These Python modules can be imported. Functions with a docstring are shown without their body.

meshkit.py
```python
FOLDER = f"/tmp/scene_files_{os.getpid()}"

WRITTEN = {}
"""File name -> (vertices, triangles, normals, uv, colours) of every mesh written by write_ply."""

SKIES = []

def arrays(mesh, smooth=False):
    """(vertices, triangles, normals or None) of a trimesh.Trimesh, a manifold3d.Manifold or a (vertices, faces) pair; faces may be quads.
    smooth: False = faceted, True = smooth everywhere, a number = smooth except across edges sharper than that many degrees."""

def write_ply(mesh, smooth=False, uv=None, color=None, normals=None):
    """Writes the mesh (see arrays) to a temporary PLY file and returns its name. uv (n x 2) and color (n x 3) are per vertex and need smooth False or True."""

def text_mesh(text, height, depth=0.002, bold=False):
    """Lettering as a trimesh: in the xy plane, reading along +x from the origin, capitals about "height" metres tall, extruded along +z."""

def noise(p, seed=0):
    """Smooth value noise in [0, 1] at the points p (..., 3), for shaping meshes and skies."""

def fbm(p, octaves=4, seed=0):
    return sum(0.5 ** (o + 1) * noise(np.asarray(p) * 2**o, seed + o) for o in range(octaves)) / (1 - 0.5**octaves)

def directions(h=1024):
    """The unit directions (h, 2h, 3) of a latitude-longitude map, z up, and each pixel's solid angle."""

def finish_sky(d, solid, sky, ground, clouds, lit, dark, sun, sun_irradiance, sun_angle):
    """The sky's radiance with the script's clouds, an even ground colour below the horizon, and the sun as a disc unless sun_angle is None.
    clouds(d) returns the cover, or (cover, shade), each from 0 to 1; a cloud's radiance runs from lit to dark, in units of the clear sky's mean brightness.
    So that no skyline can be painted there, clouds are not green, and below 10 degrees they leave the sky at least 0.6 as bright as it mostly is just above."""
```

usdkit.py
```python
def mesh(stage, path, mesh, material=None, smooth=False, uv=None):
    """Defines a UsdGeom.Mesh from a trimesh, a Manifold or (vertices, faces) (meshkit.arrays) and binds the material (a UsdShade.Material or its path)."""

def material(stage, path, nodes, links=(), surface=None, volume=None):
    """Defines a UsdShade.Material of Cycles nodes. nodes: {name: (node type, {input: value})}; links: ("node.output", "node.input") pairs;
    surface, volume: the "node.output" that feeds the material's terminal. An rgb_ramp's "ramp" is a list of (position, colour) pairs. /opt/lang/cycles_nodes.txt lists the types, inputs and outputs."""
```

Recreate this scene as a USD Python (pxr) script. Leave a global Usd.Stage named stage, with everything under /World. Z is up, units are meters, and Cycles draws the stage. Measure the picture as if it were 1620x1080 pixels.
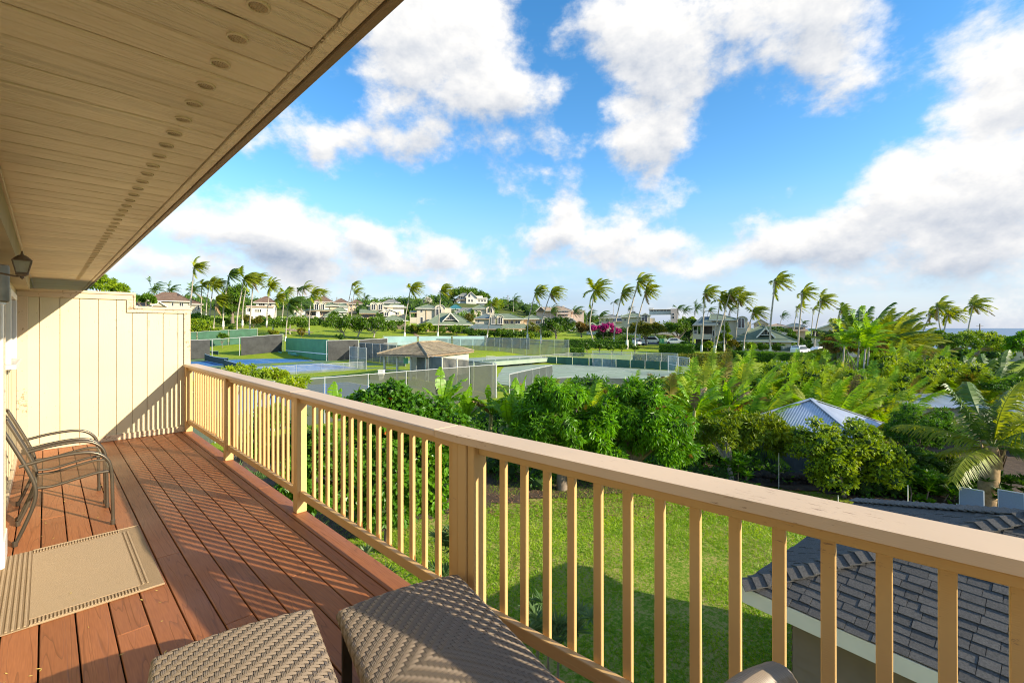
import math, numpy as np, usdkit, meshkit, trimesh
from pxr import Usd, UsdGeom, UsdLux, UsdShade, Gf, Sdf, Vt

stage = Usd.Stage.CreateInMemory()
UsdGeom.SetStageUpAxis(stage, 'Z')
UsdGeom.SetStageMetersPerUnit(stage, 1.0)
WORLD = UsdGeom.Xform.Define(stage, '/World')
UsdGeom.Scope.Define(stage, '/World/Looks')

# ------------------------------------------------------------------ camera, sky, sun, exposure
CAMZ = 5.0
FPX, CX, CY = 728.0, 810.0, 519.0
SY, CYW = 0.7120, 0.7022              # sine / cosine of the view's turn away from +Y (the deck's length)
DECK = CAMZ - 1.63
EXPOSURE = 1.12
SUN_DIR = np.array([0.42, -1.0, 0.435]); SUN_DIR /= np.linalg.norm(SUN_DIR)
SUN_INT, SKY_STR = 1.04, 0.15

cam = UsdGeom.Camera.Define(stage, '/World/camera')
cam.CreateHorizontalApertureAttr(36.0)
cam.CreateVerticalApertureAttr(24.0)
cam.CreateFocalLengthAttr(FPX / 1620 * 36.0)
cam.CreateVerticalApertureOffsetAttr(-(540 - CY) / 1620 * 36.0)
cam.CreateClippingRangeAttr(Gf.Vec2f(0.05, 100000.0))
cam.CreateExposureAttr(EXPOSURE)
cam.AddTransformOp().Set(Gf.Matrix4d(CYW, -SY, 0, 0, 0, 0, 1, 0, -SY, -CYW, 0, 0, 0, 0, CAMZ, 1))


def P(px, py, dep):
    """A point of the place seen dep metres ahead of the tripod."""
    lat = (px - CX) / FPX * dep
    return np.array([CYW * lat + SY * dep, -SY * lat + CYW * dep, CAMZ - (py - CY) / FPX * dep])


def LD(lat, dep, z=0.0):
    return np.array([CYW * lat + SY * dep, -SY * lat + CYW * dep, z])


def skydir(px, py):
    d = P(px, py, 1.0) - np.array([0, 0, CAMZ])
    return d / np.linalg.norm(d)


# ------------------------------------------------------------------ material helpers
LOOKS = {}


def mat(name, nodes, links, surface='p.BSDF', volume=None):
    m = usdkit.material(stage, f'/World/Looks/{name}', nodes, links, surface=surface, volume=volume)
    LOOKS[name] = m
    return m


def hexc(c):
    return tuple(float(x) for x in c)


def pm(name, col, rough=0.6, var=0.12, scale=2.5, detail=4, bump=0.0, bscale=30, bdist=0.01, spec=0.35, rnd=0.0, col2=None, amount=0.5, stretch=(1, 1, 1), metallic=0.0):
    """Plain surface: base colour that wanders with a noise in space (towards col2 if given), tone per object, fine relief."""
    c = np.array(col, float)
    lo, hi = (c * (1 - var), np.minimum(c * (1 + var), 1)) if col2 is None else (c, np.array(col2, float))
    n = {'g': ('geometry', {}), 'mp': ('mapping', {'scale': stretch}), 'n': ('noise_texture', {'scale': scale, 'detail': detail, 'roughness': 0.6}),
         'r': ('rgb_ramp', {'ramp': [(0.5 - amount * 0.4, hexc(lo)), (0.5 + amount * 0.4, hexc(hi))]}),
         'p': ('principled_bsdf', {'roughness': rough, 'specular_ior_level': spec, 'metallic': metallic})}
    l = [('g.position', 'mp.vector'), ('mp.vector', 'n.vector'), ('n.fac', 'r.fac')]
    out = 'r.color'
    if rnd > 0:
        n['oi'] = ('object_info', {})
        n['mr'] = ('map_range', {'from_min': 0, 'from_max': 1, 'to_min': 1 - rnd, 'to_max': 1 + rnd})
        n['hs'] = ('hsv', {'hue': 0.5, 'saturation': 1.0, 'fac': 1.0})
        l += [('oi.random', 'mr.value'), ('mr.result', 'hs.value'), (out, 'hs.color')]
        out = 'hs.color'
    l.append((out, 'p.base_color'))
    if bump > 0:
        n['bn'] = ('noise_texture', {'scale': bscale, 'detail': 5, 'roughness': 0.65})
        n['b'] = ('bump', {'strength': bump, 'distance': bdist})
        l += [('mp.vector', 'bn.vector'), ('bn.fac', 'b.height'), ('b.normal', 'p.normal')]
    return mat(name, n, l)


GREEN = np.array([3.2, 2.50, 1.25])


def leafm(name, dark, mid, light, trans=0.35, rough=0.45, big=0.35, extra=None, spec=0.3):
    """Leaves: colour per leaf, drifting from branch to branch; light shines through."""
    dark, mid, light = (np.minimum(np.array(c) * GREEN, 0.8) for c in (dark, mid, light)) if max(mid) < 0.3 else (dark, mid, light)
    ramp = [(0.0, hexc(dark)), (0.45, hexc(mid)), (0.85, hexc(light))]
    if extra is not None:
        ramp += [(0.93, hexc(light)), (0.96, hexc(extra)), (1.0, hexc(extra))]
    n = {'g': ('geometry', {}), 'n': ('noise_texture', {'scale': big, 'detail': 3}), 'r': ('rgb_ramp', {'ramp': ramp}),
         'mr': ('map_range', {'from_min': 0.3, 'from_max': 0.7, 'to_min': -0.28, 'to_max': 0.28}),
         'ad': ('math', {'math_type': 'add', 'use_clamp': True}),
         'p': ('principled_bsdf', {'roughness': rough, 'specular_ior_level': spec}), 't': ('translucent_bsdf', {}),
         'hs': ('hsv', {'hue': 0.485, 'saturation': 1.08, 'value': 1.25, 'fac': 1.0}), 'm': ('mix_closure', {'fac': trans})}
    l = [('g.position', 'n.vector'), ('n.fac', 'mr.value'), ('mr.result', 'ad.value1'), ('g.random_per_island', 'ad.value2'), ('ad.value', 'r.fac'),
         ('r.color', 'p.base_color'), ('r.color', 'hs.color'), ('hs.color', 't.color'), ('p.BSDF', 'm.closure1'), ('t.BSDF', 'm.closure2')]
    return mat(name, n, l, surface='m.closure')


# ------------------------------------------------------------------ sky with clouds, and the sun
def build_sky():
    el = math.asin(SUN_DIR[2]); rot = math.atan2(SUN_DIR[0], SUN_DIR[1])
    n = {'tc': ('texture_coordinate', {}),
         'sky': ('sky_texture', {'sky_type': 'single_scattering', 'sun_disc': False, 'sun_elevation': el, 'sun_rotation': rot, 'altitude': 50.0, 'air_density': 1.0, 'aerosol_density': 0.25, 'ozone_density': 1.2}),
         'sx': ('separate_xyz', {}), 'zz': ('math', {'math_type': 'add', 'value2': 0.20}), 'zc': ('math', {'math_type': 'maximum', 'value2': 0.06}),
         'dx': ('math', {'math_type': 'divide'}), 'dy': ('math', {'math_type': 'divide'}), 'pl': ('combine_xyz', {'z': 0.0})}
    l = [('tc.generated', 'sx.vector'), ('sx.z', 'zz.value1'), ('zz.value', 'zc.value1'), ('sx.x', 'dx.value1'), ('zc.value', 'dx.value2'), ('sx.y', 'dy.value1'), ('zc.value', 'dy.value2'),
         ('dx.value', 'pl.x'), ('dy.value', 'pl.y')]
    # banks of cloud: (x, y, radius x, radius y) as angles of the place, gathered as soft swellings of one density field
    total = height = None
    for i, (px, py, rad, w) in enumerate(CLOUDS):
        d = skydir(px, py)
        dirz = np.array([0, 0, 1.0])
        n[f'v{i}'] = ('vector_math', {'math_type': 'subtract', 'vector2': tuple(d)})
        n[f's{i}'] = ('vector_math', {'math_type': 'multiply', 'vector2': (1.0 / rad[0], 1.0 / rad[0], 1.0 / rad[1])})
        n[f'l{i}'] = ('vector_math', {'math_type': 'length'})
        n[f'm{i}'] = ('map_range', {'range_type': 'smoothstep', 'from_min': 0.0, 'from_max': 1.0, 'to_min': w * 0.66, 'to_max': 0.0, 'clamp': True})
        l += [('tc.generated', f'v{i}.vector1'), (f'v{i}.vector', f's{i}.vector1'), (f's{i}.vector', f'l{i}.vector1'), (f'l{i}.value', f'm{i}.value')]
        if w > 0:                                   # how high in its own heap: bright heads, grey feet
            n[f'z{i}'] = ('separate_xyz', {}); n[f'h{i}'] = ('math', {'math_type': 'multiply'})
            l += [(f's{i}.vector', f'z{i}.vector'), (f'z{i}.z', f'h{i}.value1'), (f'm{i}.result', f'h{i}.value2')]
            if height is None:
                height = f'h{i}.value'
            else:
                n[f'k{i}'] = ('math', {'math_type': 'add'})
                l += [(height, f'k{i}.value1'), (f'h{i}.value', f'k{i}.value2')]
                height = f'k{i}.value'
        if total is None:
            total = f'm{i}.result'
        else:
            n[f'a{i}'] = ('math', {'math_type': 'add'})
            l += [(total, f'a{i}.value1'), (f'm{i}.result', f'a{i}.value2')]
            total = f'a{i}.value'
    l.append((height, 'hsum.value1'))
    n['hsum'] = ('math', {'math_type': 'multiply', 'value2': -2.3})
    # the open sky round about carries the same sort of scattered cloud
    n['cov'] = ('noise_texture', {'scale': 0.55, 'detail': 2.0, 'roughness': 0.5})
    n['covm'] = ('map_range', {'from_min': 0.35, 'from_max': 0.65, 'to_min': -0.10, 'to_max': 0.16, 'clamp': True})
    l += [('pl.vector', 'cov.vector'), ('cov.fac', 'covm.value')]
    n['sum0'] = ('math', {'math_type': 'add'})
    l += [(total, 'sum0.value1'), ('covm.result', 'sum0.value2')]
    so = np.array([SUN_DIR[0] * 0.6, SUN_DIR[1] * 0.6, 1.0]); so = so / np.linalg.norm(so) * 0.035
    for k, off in (('A', (0, 0, 0)), ('B', tuple(so))):
        n['o' + k] = ('vector_math', {'math_type': 'add', 'vector2': off})
        n['q' + k] = ('mapping', {'scale': (1.0, 1.0, 1.45)})
        n['n' + k] = ('noise_texture', {'scale': 4.2, 'detail': 10.0, 'roughness': 0.56, 'lacunarity': 2.1, 'distortion': 0.12})
        n['w' + k] = ('noise_texture', {'scale': 12.5, 'detail': 9.0, 'roughness': 0.60})
        n['x' + k] = ('math', {'math_type': 'multiply_add', 'value2': 3.0, 'value3': -1.50})
        n['y' + k] = ('math', {'math_type': 'multiply_add', 'value2': 1.35, 'value3': -0.675})
        n['f' + k] = ('math', {'math_type': 'add'})
        l += [('tc.generated', 'o' + k + '.vector1'), ('o' + k + '.vector', 'q' + k + '.vector'), ('q' + k + '.vector', 'n' + k + '.vector'), ('q' + k + '.vector', 'w' + k + '.vector'),
              ('n' + k + '.fac', 'x' + k + '.value1'), ('w' + k + '.fac', 'y' + k + '.value1'), ('x' + k + '.value', 'f' + k + '.value1'), ('y' + k + '.value', 'f' + k + '.value2')]
    n['den'] = ('math', {'math_type': 'add'})
    l += [('sum0.value', 'den.value1'), ('fA.value', 'den.value2')]
    n['mask'] = ('map_range', {'range_type': 'smoothstep', 'from_min': 0.0, 'from_max': 0.66, 'to_min': 0, 'to_max': 1, 'clamp': True})
    l += [('den.value', 'mask.value')]
    n['df'] = ('math', {'math_type': 'subtract'})
    n['thk'] = ('map_range', {'from_min': 0.50, 'from_max': 1.6, 'to_min': 0.0, 'to_max': 0.16, 'clamp': True})
    n['shd'] = ('map_range', {'from_min': -0.60, 'from_max': 0.60, 'to_min': 0.62, 'to_max': -0.26, 'clamp': True})
    n['sh0'] = ('math', {'math_type': 'add'}); n['sh'] = ('math', {'math_type': 'add', 'use_clamp': True})
    n['cc'] = ('rgb_ramp', {'ramp': [(0.0, CLOUD_LIT), (1.0, CLOUD_DARK)]})
    l += [('fA.value', 'df.value1'), ('fB.value', 'df.value2'), ('df.value', 'shd.value'), ('den.value', 'thk.value'), ('shd.result', 'sh0.value1'), ('thk.result', 'sh0.value2'), ('sh0.value', 'sh.value1'), ('hsum.value', 'sh.value2'), ('sh.value', 'cc.fac')]
    n['cs'] = ('vector_math', {'math_type': 'scale', 'scale': CLOUD_GAIN})
    # thin layer cloud all round, low over the horizon, behind the heaps
    n['lo'] = ('map_range', {'range_type': 'smoothstep', 'from_min': 0.0, 'from_max': 0.30, 'to_min': 0.90, 'to_max': 0.0, 'clamp': True})
    n['ln'] = ('noise_texture', {'scale': 2.0, 'detail': 5.0}); n['lq'] = ('mapping', {'scale': (1, 1, 7)})
    n['lc'] = ('rgb_ramp', {'ramp': [(0.35, tuple(CLOUD_GAIN * np.array(LOW_A))), (0.65, tuple(CLOUD_GAIN * np.array(LOW_B)))]})
    l += [('sx.z', 'lo.value'), ('tc.generated', 'lq.vector'), ('lq.vector', 'ln.vector'), ('ln.fac', 'lc.fac')]
    n['mlo'] = ('mix_vector', {'use_clamp': True})
    n['hs'] = ('hsv', {'hue': 0.5, 'saturation': SKY_SAT, 'value': SKY_VAL, 'fac': 1.0})
    n['mx'] = ('mix_vector', {'use_clamp': True})
    n['bg'] = ('background_shader', {'strength': SKY_STR})
    l += [('cc.color', 'cs.vector1'), ('sky.color', 'hs.color'), ('hs.color', 'mlo.a'), ('lc.color', 'mlo.b'), ('lo.result', 'mlo.fac'), ('mask.result', 'mx.fac'), ('mlo.result', 'mx.a'), ('cs.vector', 'mx.b'), ('mx.result', 'bg.color')]
    m = mat('sky_with_clouds', n, l, surface='bg.background')
    dome = UsdLux.DomeLight.Define(stage, '/World/sky')
    UsdShade.MaterialBindingAPI.Apply(dome.GetPrim()).Bind(m)
    dome.GetPrim().SetCustomDataByKey('kind', 'structure')
    sun = UsdLux.DistantLight.Define(stage, '/World/sun')
    sun.CreateIntensityAttr(SUN_INT)
    sun.CreateAngleAttr(0.5)
    sun.CreateNormalizeAttr(True)
    sun.CreateColorAttr(Gf.Vec3f(1.0, 0.89, 0.70))
    z = SUN_DIR; x = np.cross([0, 0, 1.0], z); x /= np.linalg.norm(x); y = np.cross(z, x)
    sun.AddTransformOp().Set(Gf.Matrix4d(*x, 0, *y, 0, *z, 0, 0, 0, 0, 1))


CLOUD_LIT, CLOUD_DARK, CLOUD_GAIN = (1.0, 0.985, 0.96), (0.36, 0.44, 0.58), 3.25
LOW_A, LOW_B = (0.38, 0.50, 0.76), (0.58, 0.67, 0.84)
SKY_SAT, SKY_VAL = 1.38, 0.88
CLOUDS = [  # px, py, (radius across, radius up), weight
    (700, 120, (0.30, 0.26), 0.85), (600, 205, (0.22, 0.15), 0.60), (810, 180, (0.16, 0.20), 0.55), (620, 30, (0.22, 0.18), 0.5), (480, 235, (0.18, 0.10), 0.45), (790, 270, (0.08, 0.08), 0.35),
    (1040, 110, (0.17, 0.28), 0.85), (960, 20, (0.16, 0.16), 0.5), (1180, 40, (0.24, 0.18), 0.62), (1290, 90, (0.16, 0.16), 0.42), (1350, 140, (0.12, 0.09), 0.40), (1560, 110, (0.26, 0.10), 0.55), (1140, 265, (0.08, 0.06), 0.4), (1030, 235, (0.14, 0.10), 0.4),
    (1500, 335, (0.30, 0.17), 0.80), (1610, 235, (0.18, 0.18), 0.50), (1420, 270, (0.13, 0.12), 0.42), (1330, 375, (0.08, 0.10), 0.5), (1590, 170, (0.2, 0.09), 0.4),
    (300, 375, (0.22, 0.10), 0.65), (420, 372, (0.18, 0.12), 0.75), (520, 400, (0.16, 0.10), 0.60), (640, 405, (0.12, 0.08), 0.55), (760, 405, (0.12, 0.07), 0.5), (700, 400, (0.06, 0.06), 0.45), (585, 385, (0.07, 0.05), 0.5), (820, 425, (0.06, 0.04), 0.4), (1020, 430, (0.06, 0.04), 0.4), (440, 292, (0.10, 0.06), 0.30), (350, 285, (0.10, 0.06), 0.30), (665, 310, (0.08, 0.06), 0.28),
    (860, 375, (0.12, 0.11), 0.72), (960, 390, (0.14, 0.09), 0.70), (895, 330, (0.06, 0.05), 0.45), (1065, 388, (0.10, 0.08), 0.78), (1195, 388, (0.15, 0.09), 0.72), (1255, 400, (0.10, 0.07), 0.5), (1130, 435, (0.08, 0.05), 0.5), (880, 295, (0.09, 0.06), 0.35), (1080, 300, (0.08, 0.05), 0.3),
    (1450, 425, (0.5, 0.09), 0.45), (250, 430, (0.16, 0.05), 0.4), (400, 435, (0.4, 0.04), 0.3),
    (545, 150, (0.06, 0.06), -0.75), (925, 190, (0.07, 0.20), -0.62), (1240, 235, (0.20, 0.14), -0.55), (620, 295, (0.40, 0.07), -0.45), (1410, 50, (0.13, 0.14), -0.5), (1250, 320, (0.22, 0.07), -0.5), (850, 290, (0.10, 0.05), -0.2), (1450, 170, (0.14, 0.07), -0.65), (1560, 40, (0.16, 0.06), -0.45), (1320, 260, (0.08, 0.2), -0.4), (740, 345, (0.25, 0.05), -0.4), (860, 20, (0.05, 0.1), -0.4),
]

# ------------------------------------------------------------------ mesh and prim helpers
COUNT = {}
LOCS = {}


def numbered(parent, name):
    k = (parent, name)
    c = COUNT.get(k, 0)
    COUNT[k] = c + 1
    return name if c == 0 else f'{name}_{c:03d}'


def data(prim, **kw):
    for k, v in kw.items():
        if v:
            prim.SetCustomDataByKey(k, v)


def thing(name, label, cat, loc=(0, 0, 0), rot=0.0, group=None, kind=None):
    """An Xform under /World whose children are the thing's parts (their points in its own frame)."""
    path = '/World/' + numbered('/World', name)
    x = UsdGeom.Xform.Define(stage, path)
    x.AddTranslateOp().Set(Gf.Vec3d(*map(float, loc)))
    if rot:
        x.AddRotateZOp().Set(float(rot))
    data(x.GetPrim(), label=label, category=cat, group=group, kind=kind)
    LOCS[path] = np.array(loc, float)
    return path


def put(path, v, f, m, smooth=False):
    v = np.asarray(v, float); f = np.asarray(f, int)
    if smooth:
        return usdkit.mesh(stage, path, (v, f), m, smooth=smooth).GetPrim()
    me = UsdGeom.Mesh.Define(stage, path)
    me.CreatePointsAttr(Vt.Vec3fArray.FromNumpy(v.astype(np.float32)))
    me.CreateFaceVertexCountsAttr(Vt.IntArray.FromNumpy(np.full(len(f), f.shape[1], np.int32)))
    me.CreateFaceVertexIndicesAttr(Vt.IntArray.FromNumpy(f.astype(np.int32).ravel()))
    me.CreateSubdivisionSchemeAttr('none')
    if m is not None:
        UsdShade.MaterialBindingAPI.Apply(me.GetPrim()).Bind(m)
    return me.GetPrim()


_CB_SIGN = np.array([[sx, sy, sz] for sx in (-1, 1) for sy in (-1, 1) for sz in (-1, 1) for a in range(3)], float)
_CB_AX = np.array([a for _ in range(8) for a in range(3)])
_u = np.array([[s if i == a else s * 0.8 for i, s in enumerate(sg)] for sg, a in zip(_CB_SIGN, _CB_AX)])


def _cb_faces():
    from scipy.spatial import ConvexHull
    h = ConvexHull(_u)
    f = h.simplices.copy()
    for k, (a, b, c) in enumerate(f):
        nrm = np.cross(_u[b] - _u[a], _u[c] - _u[a])
        if nrm @ (_u[a] + _u[b] + _u[c]) < 0:
            f[k] = (a, c, b)
    return f


_CB_F = _cb_faces()
_BOX_V = np.array([[x, y, z] for x in (0, 1) for y in (0, 1) for z in (0, 1)], float)
_BOX_F = np.array([[0, 1, 3], [0, 3, 2], [4, 6, 7], [4, 7, 5], [0, 4, 5], [0, 5, 1], [2, 3, 7], [2, 7, 6], [0, 2, 6], [0, 6, 4], [1, 5, 7], [1, 7, 3]])


class MB:
    """Collects triangles; build() makes them ONE mesh of the scene."""

    def __init__(self):
        self.v, self.f, self.n = [], [], 0

    def add(self, v, f):
        v = np.asarray(v, float).reshape(-1, 3); f = np.asarray(f, int)
        if f.shape[1] == 4:
            f = np.vstack([f[:, [0, 1, 2]], f[:, [0, 2, 3]]])
        self.v.append(v); self.f.append(f + self.n); self.n += len(v)
        return self

    def box(self, x0, x1, y0, y1, z0, z1):
        return self.add(_BOX_V * [x1 - x0, y1 - y0, z1 - z0] + [x0, y0, z0], _BOX_F)

    def cbox(self, x0, x1, y0, y1, z0, z1, c=0.003):
        h = np.array([x1 - x0, y1 - y0, z1 - z0]) / 2; m = np.array([x0 + x1, y0 + y1, z0 + z1]) / 2
        v = _CB_SIGN * (h - c)
        v[np.arange(24), _CB_AX] = _CB_SIGN[np.arange(24), _CB_AX] * h[_CB_AX]
        return self.add(v + m, _CB_F)

    def beam(self, a, b, wx, wz, up=(0, 0, 1), c=0.002):
        """A chamfered bar from a to b, wx across and wz along up."""
        a = np.asarray(a, float); b = np.asarray(b, float)
        d = b - a; L = np.linalg.norm(d); d /= L
        s = np.cross(d, up); s /= np.linalg.norm(s) + 1e-12; t = np.cross(s, d)
        k = MB().cbox(-wx / 2, wx / 2, 0, L, -wz / 2, wz / 2, c)
        v = k.v[0]
        return self.add(a + v[:, :1] * s + v[:, 1:2] * d + v[:, 2:] * t, k.f[0])

    def tube(self, pts, r, sides=8, caps=True):
        p = np.asarray(pts, float); n = len(p)
        r = np.atleast_1d(np.asarray(r, float))
        r = np.full(n, r[0]) if len(r) == 1 else np.interp(np.linspace(0, 1, n), np.linspace(0, 1, len(r)), r)
        t = np.gradient(p, axis=0); t /= np.linalg.norm(t, axis=1, keepdims=True) + 1e-12
        ref = np.array([0, 0, 1.0]) if abs(t[0][2]) < 0.9 else np.array([1.0, 0, 0])
        A = []
        a = np.cross(t[0], ref); a /= np.linalg.norm(a)
        for k in range(n):
            a = a - t[k] * (a @ t[k]); a /= np.linalg.norm(a) + 1e-12
            A.append(a)
        A = np.array(A); B = np.cross(t, A)
        ang = np.arange(sides) * 2 * np.pi / sides
        v = p[:, None] + r[:, None, None] * (np.cos(ang)[None, :, None] * A[:, None] + np.sin(ang)[None, :, None] * B[:, None])
        i, j = np.meshgrid(np.arange(n - 1), np.arange(sides), indexing='ij')
        q = np.stack([i * sides + j, i * sides + (j + 1) % sides, (i + 1) * sides + (j + 1) % sides, (i + 1) * sides + j], -1).reshape(-1, 4)
        f = np.vstack([q[:, [0, 1, 2]], q[:, [0, 2, 3]]])
        v = v.reshape(-1, 3)
        if caps:
            v = np.vstack([v, p[:1], p[-1:]])
            k = np.arange(sides)
            f = np.vstack([f, np.stack([np.full(sides, n * sides), (k + 1) % sides, k], 1), np.stack([np.full(sides, n * sides + 1), (n - 1) * sides + k, (n - 1) * sides + (k + 1) % sides], 1)])
        return self.add(v, f)

    def lathe(self, prof, sides=16, center=(0, 0, 0)):
        p = np.asarray(prof, float); n = len(p)
        ang = np.arange(sides) * 2 * np.pi / sides
        v = np.stack([p[:, :1] * np.cos(ang), p[:, :1] * np.sin(ang), np.broadcast_to(p[:, 1:], (n, sides))], -1).reshape(-1, 3) + np.asarray(center, float)
        i, j = np.meshgrid(np.arange(n - 1), np.arange(sides), indexing='ij')
        q = np.stack([i * sides + j, i * sides + (j + 1) % sides, (i + 1) * sides + (j + 1) % sides, (i + 1) * sides + j], -1).reshape(-1, 4)
        return self.add(v, q)

    def poly(self, pts):
        p = np.asarray(pts, float)
        return self.add(p, [[0, k, k + 1] for k in range(1, len(p) - 1)])

    def slab(self, pts, off):
        """A convex polygon thickened by the vector off."""
        p = np.asarray(pts, float); n = len(p); off = np.asarray(off, float)
        f = [[0, k, k + 1] for k in range(1, n - 1)] + [[n, n + k + 1, n + k] for k in range(1, n - 1)]
        for k in range(n):
            f += [[k, k + n, (k + 1) % n + n], [k, (k + 1) % n + n, (k + 1) % n]]
        return self.add(np.vstack([p, p + off]), f)

    def grid(self, G):
        nu, nv = G.shape[:2]
        i, j = np.meshgrid(np.arange(nu - 1), np.arange(nv - 1), indexing='ij')
        q = np.stack([i * nv + j, (i + 1) * nv + j, (i + 1) * nv + j + 1, i * nv + j + 1], -1).reshape(-1, 4)
        return self.add(G.reshape(-1, 3), q)

    def arrays(self):
        return np.vstack(self.v), np.vstack(self.f)

    def build(self, name, m, parent, smooth=False, world=False, **kw):
        v, f = self.arrays()
        if world and parent in LOCS:
            v = v - LOCS[parent]
        path = parent + '/' + numbered(parent, name)
        p = put(path, v, f, m, smooth)
        data(p, **kw)
        return path

    def solo(self, name, m, label=None, cat=None, smooth=False, group=None, kind=None):
        """A thing, or a piece of the setting, that is one mesh."""
        return self.build(name, m, '/World', smooth, label=label, category=cat, group=group, kind=kind)


def bez(pts, n=16):
    """A smooth curve through the points (Catmull-Rom)."""
    p = np.asarray(pts, float)
    p = np.vstack([2 * p[0] - p[1], p, 2 * p[-1] - p[-2]])
    out = []
    m = len(p) - 3
    for k in range(m):
        t = np.linspace(0, 1, n, endpoint=(k == m - 1))[:, None]
        a, b, c, d = p[k:k + 4]
        out.append(0.5 * (2 * b + (c - a) * t + (2 * a - 5 * b + 4 * c - d) * t ** 2 + (3 * b - a - 3 * c + d) * t ** 3))
    return np.vstack(out)


build_sky()
# ------------------------------------------------------------------ materials of the deck
def build_plank_mat():
    n = {'g': ('geometry', {}), 'oi': ('object_info', {}),
         'off': ('combine_xyz', {}), 'o1': ('math', {'math_type': 'multiply', 'value2': 37.0}), 'o2': ('math', {'math_type': 'multiply', 'value2': 91.0}), 'ad': ('vector_math', {'math_type': 'add'}),
         'mp': ('mapping', {'scale': (12.0, 0.62, 12.0)}), 'w': ('noise_texture', {'scale': 1.0, 'detail': 1.5, 'roughness': 0.4}),
         'ml': ('math', {'math_type': 'multiply', 'value2': 11.0}), 'fr': ('math', {'math_type': 'fraction'}), 'pp': ('map_range', {'from_min': 0.0, 'from_max': 0.16, 'to_min': 1.0, 'to_max': 0.0, 'clamp': True}),
         'mp2': ('mapping', {'scale': (90.0, 5.0, 90.0)}), 'fn': ('noise_texture', {'scale': 2.0, 'detail': 4.0}),
         'c': ('rgb_ramp', {'ramp': [(0.3, (0.275, 0.095, 0.032)), (0.7, (0.350, 0.128, 0.044))]}),
         'dk': ('mix', {'mix_type': 'mix', 'color2': (0.150, 0.054, 0.018)}), 'dkf': ('math', {'math_type': 'multiply', 'value2': 0.62}),
         'mr': ('map_range', {'from_min': 0, 'from_max': 1, 'to_min': 0.86, 'to_max': 1.14}), 'hs': ('hsv', {'hue': 0.5, 'saturation': 1.0, 'fac': 1.0}),
         'big': ('noise_texture', {'scale': 1.7, 'detail': 3.0}), 'bm': ('map_range', {'from_min': 0.3, 'from_max': 0.7, 'to_min': 0.45, 'to_max': 0.62}),
         'b': ('bump', {'strength': 0.35, 'distance': 0.002, 'invert': True}), 'p': ('principled_bsdf', {'specular_ior_level': 0.4})}
    l = [('oi.random', 'o1.value1'), ('oi.random', 'o2.value1'), ('o1.value', 'off.x'), ('o2.value', 'off.y'), ('g.position', 'ad.vector1'), ('off.vector' if False else 'off.vector', 'ad.vector2'),
         ('ad.vector', 'mp.vector'), ('mp.vector', 'w.vector'), ('w.fac', 'ml.value1'), ('ml.value', 'fr.value1'), ('fr.value', 'pp.value'), ('ad.vector', 'mp2.vector'), ('mp2.vector', 'fn.vector'),
         ('fn.fac', 'c.fac'), ('c.color', 'dk.color1'), ('pp.result', 'dkf.value1'), ('dkf.value', 'dk.fac'), ('dk.color', 'hs.color'), ('oi.random', 'mr.value'), ('mr.result', 'hs.value'), ('hs.color', 'p.base_color'),
         ('g.position', 'big.vector'), ('big.fac', 'bm.value'), ('bm.result', 'p.roughness'), ('pp.result', 'b.height'), ('b.normal', 'p.normal')]
    return mat('composite_plank', n, l)


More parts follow.
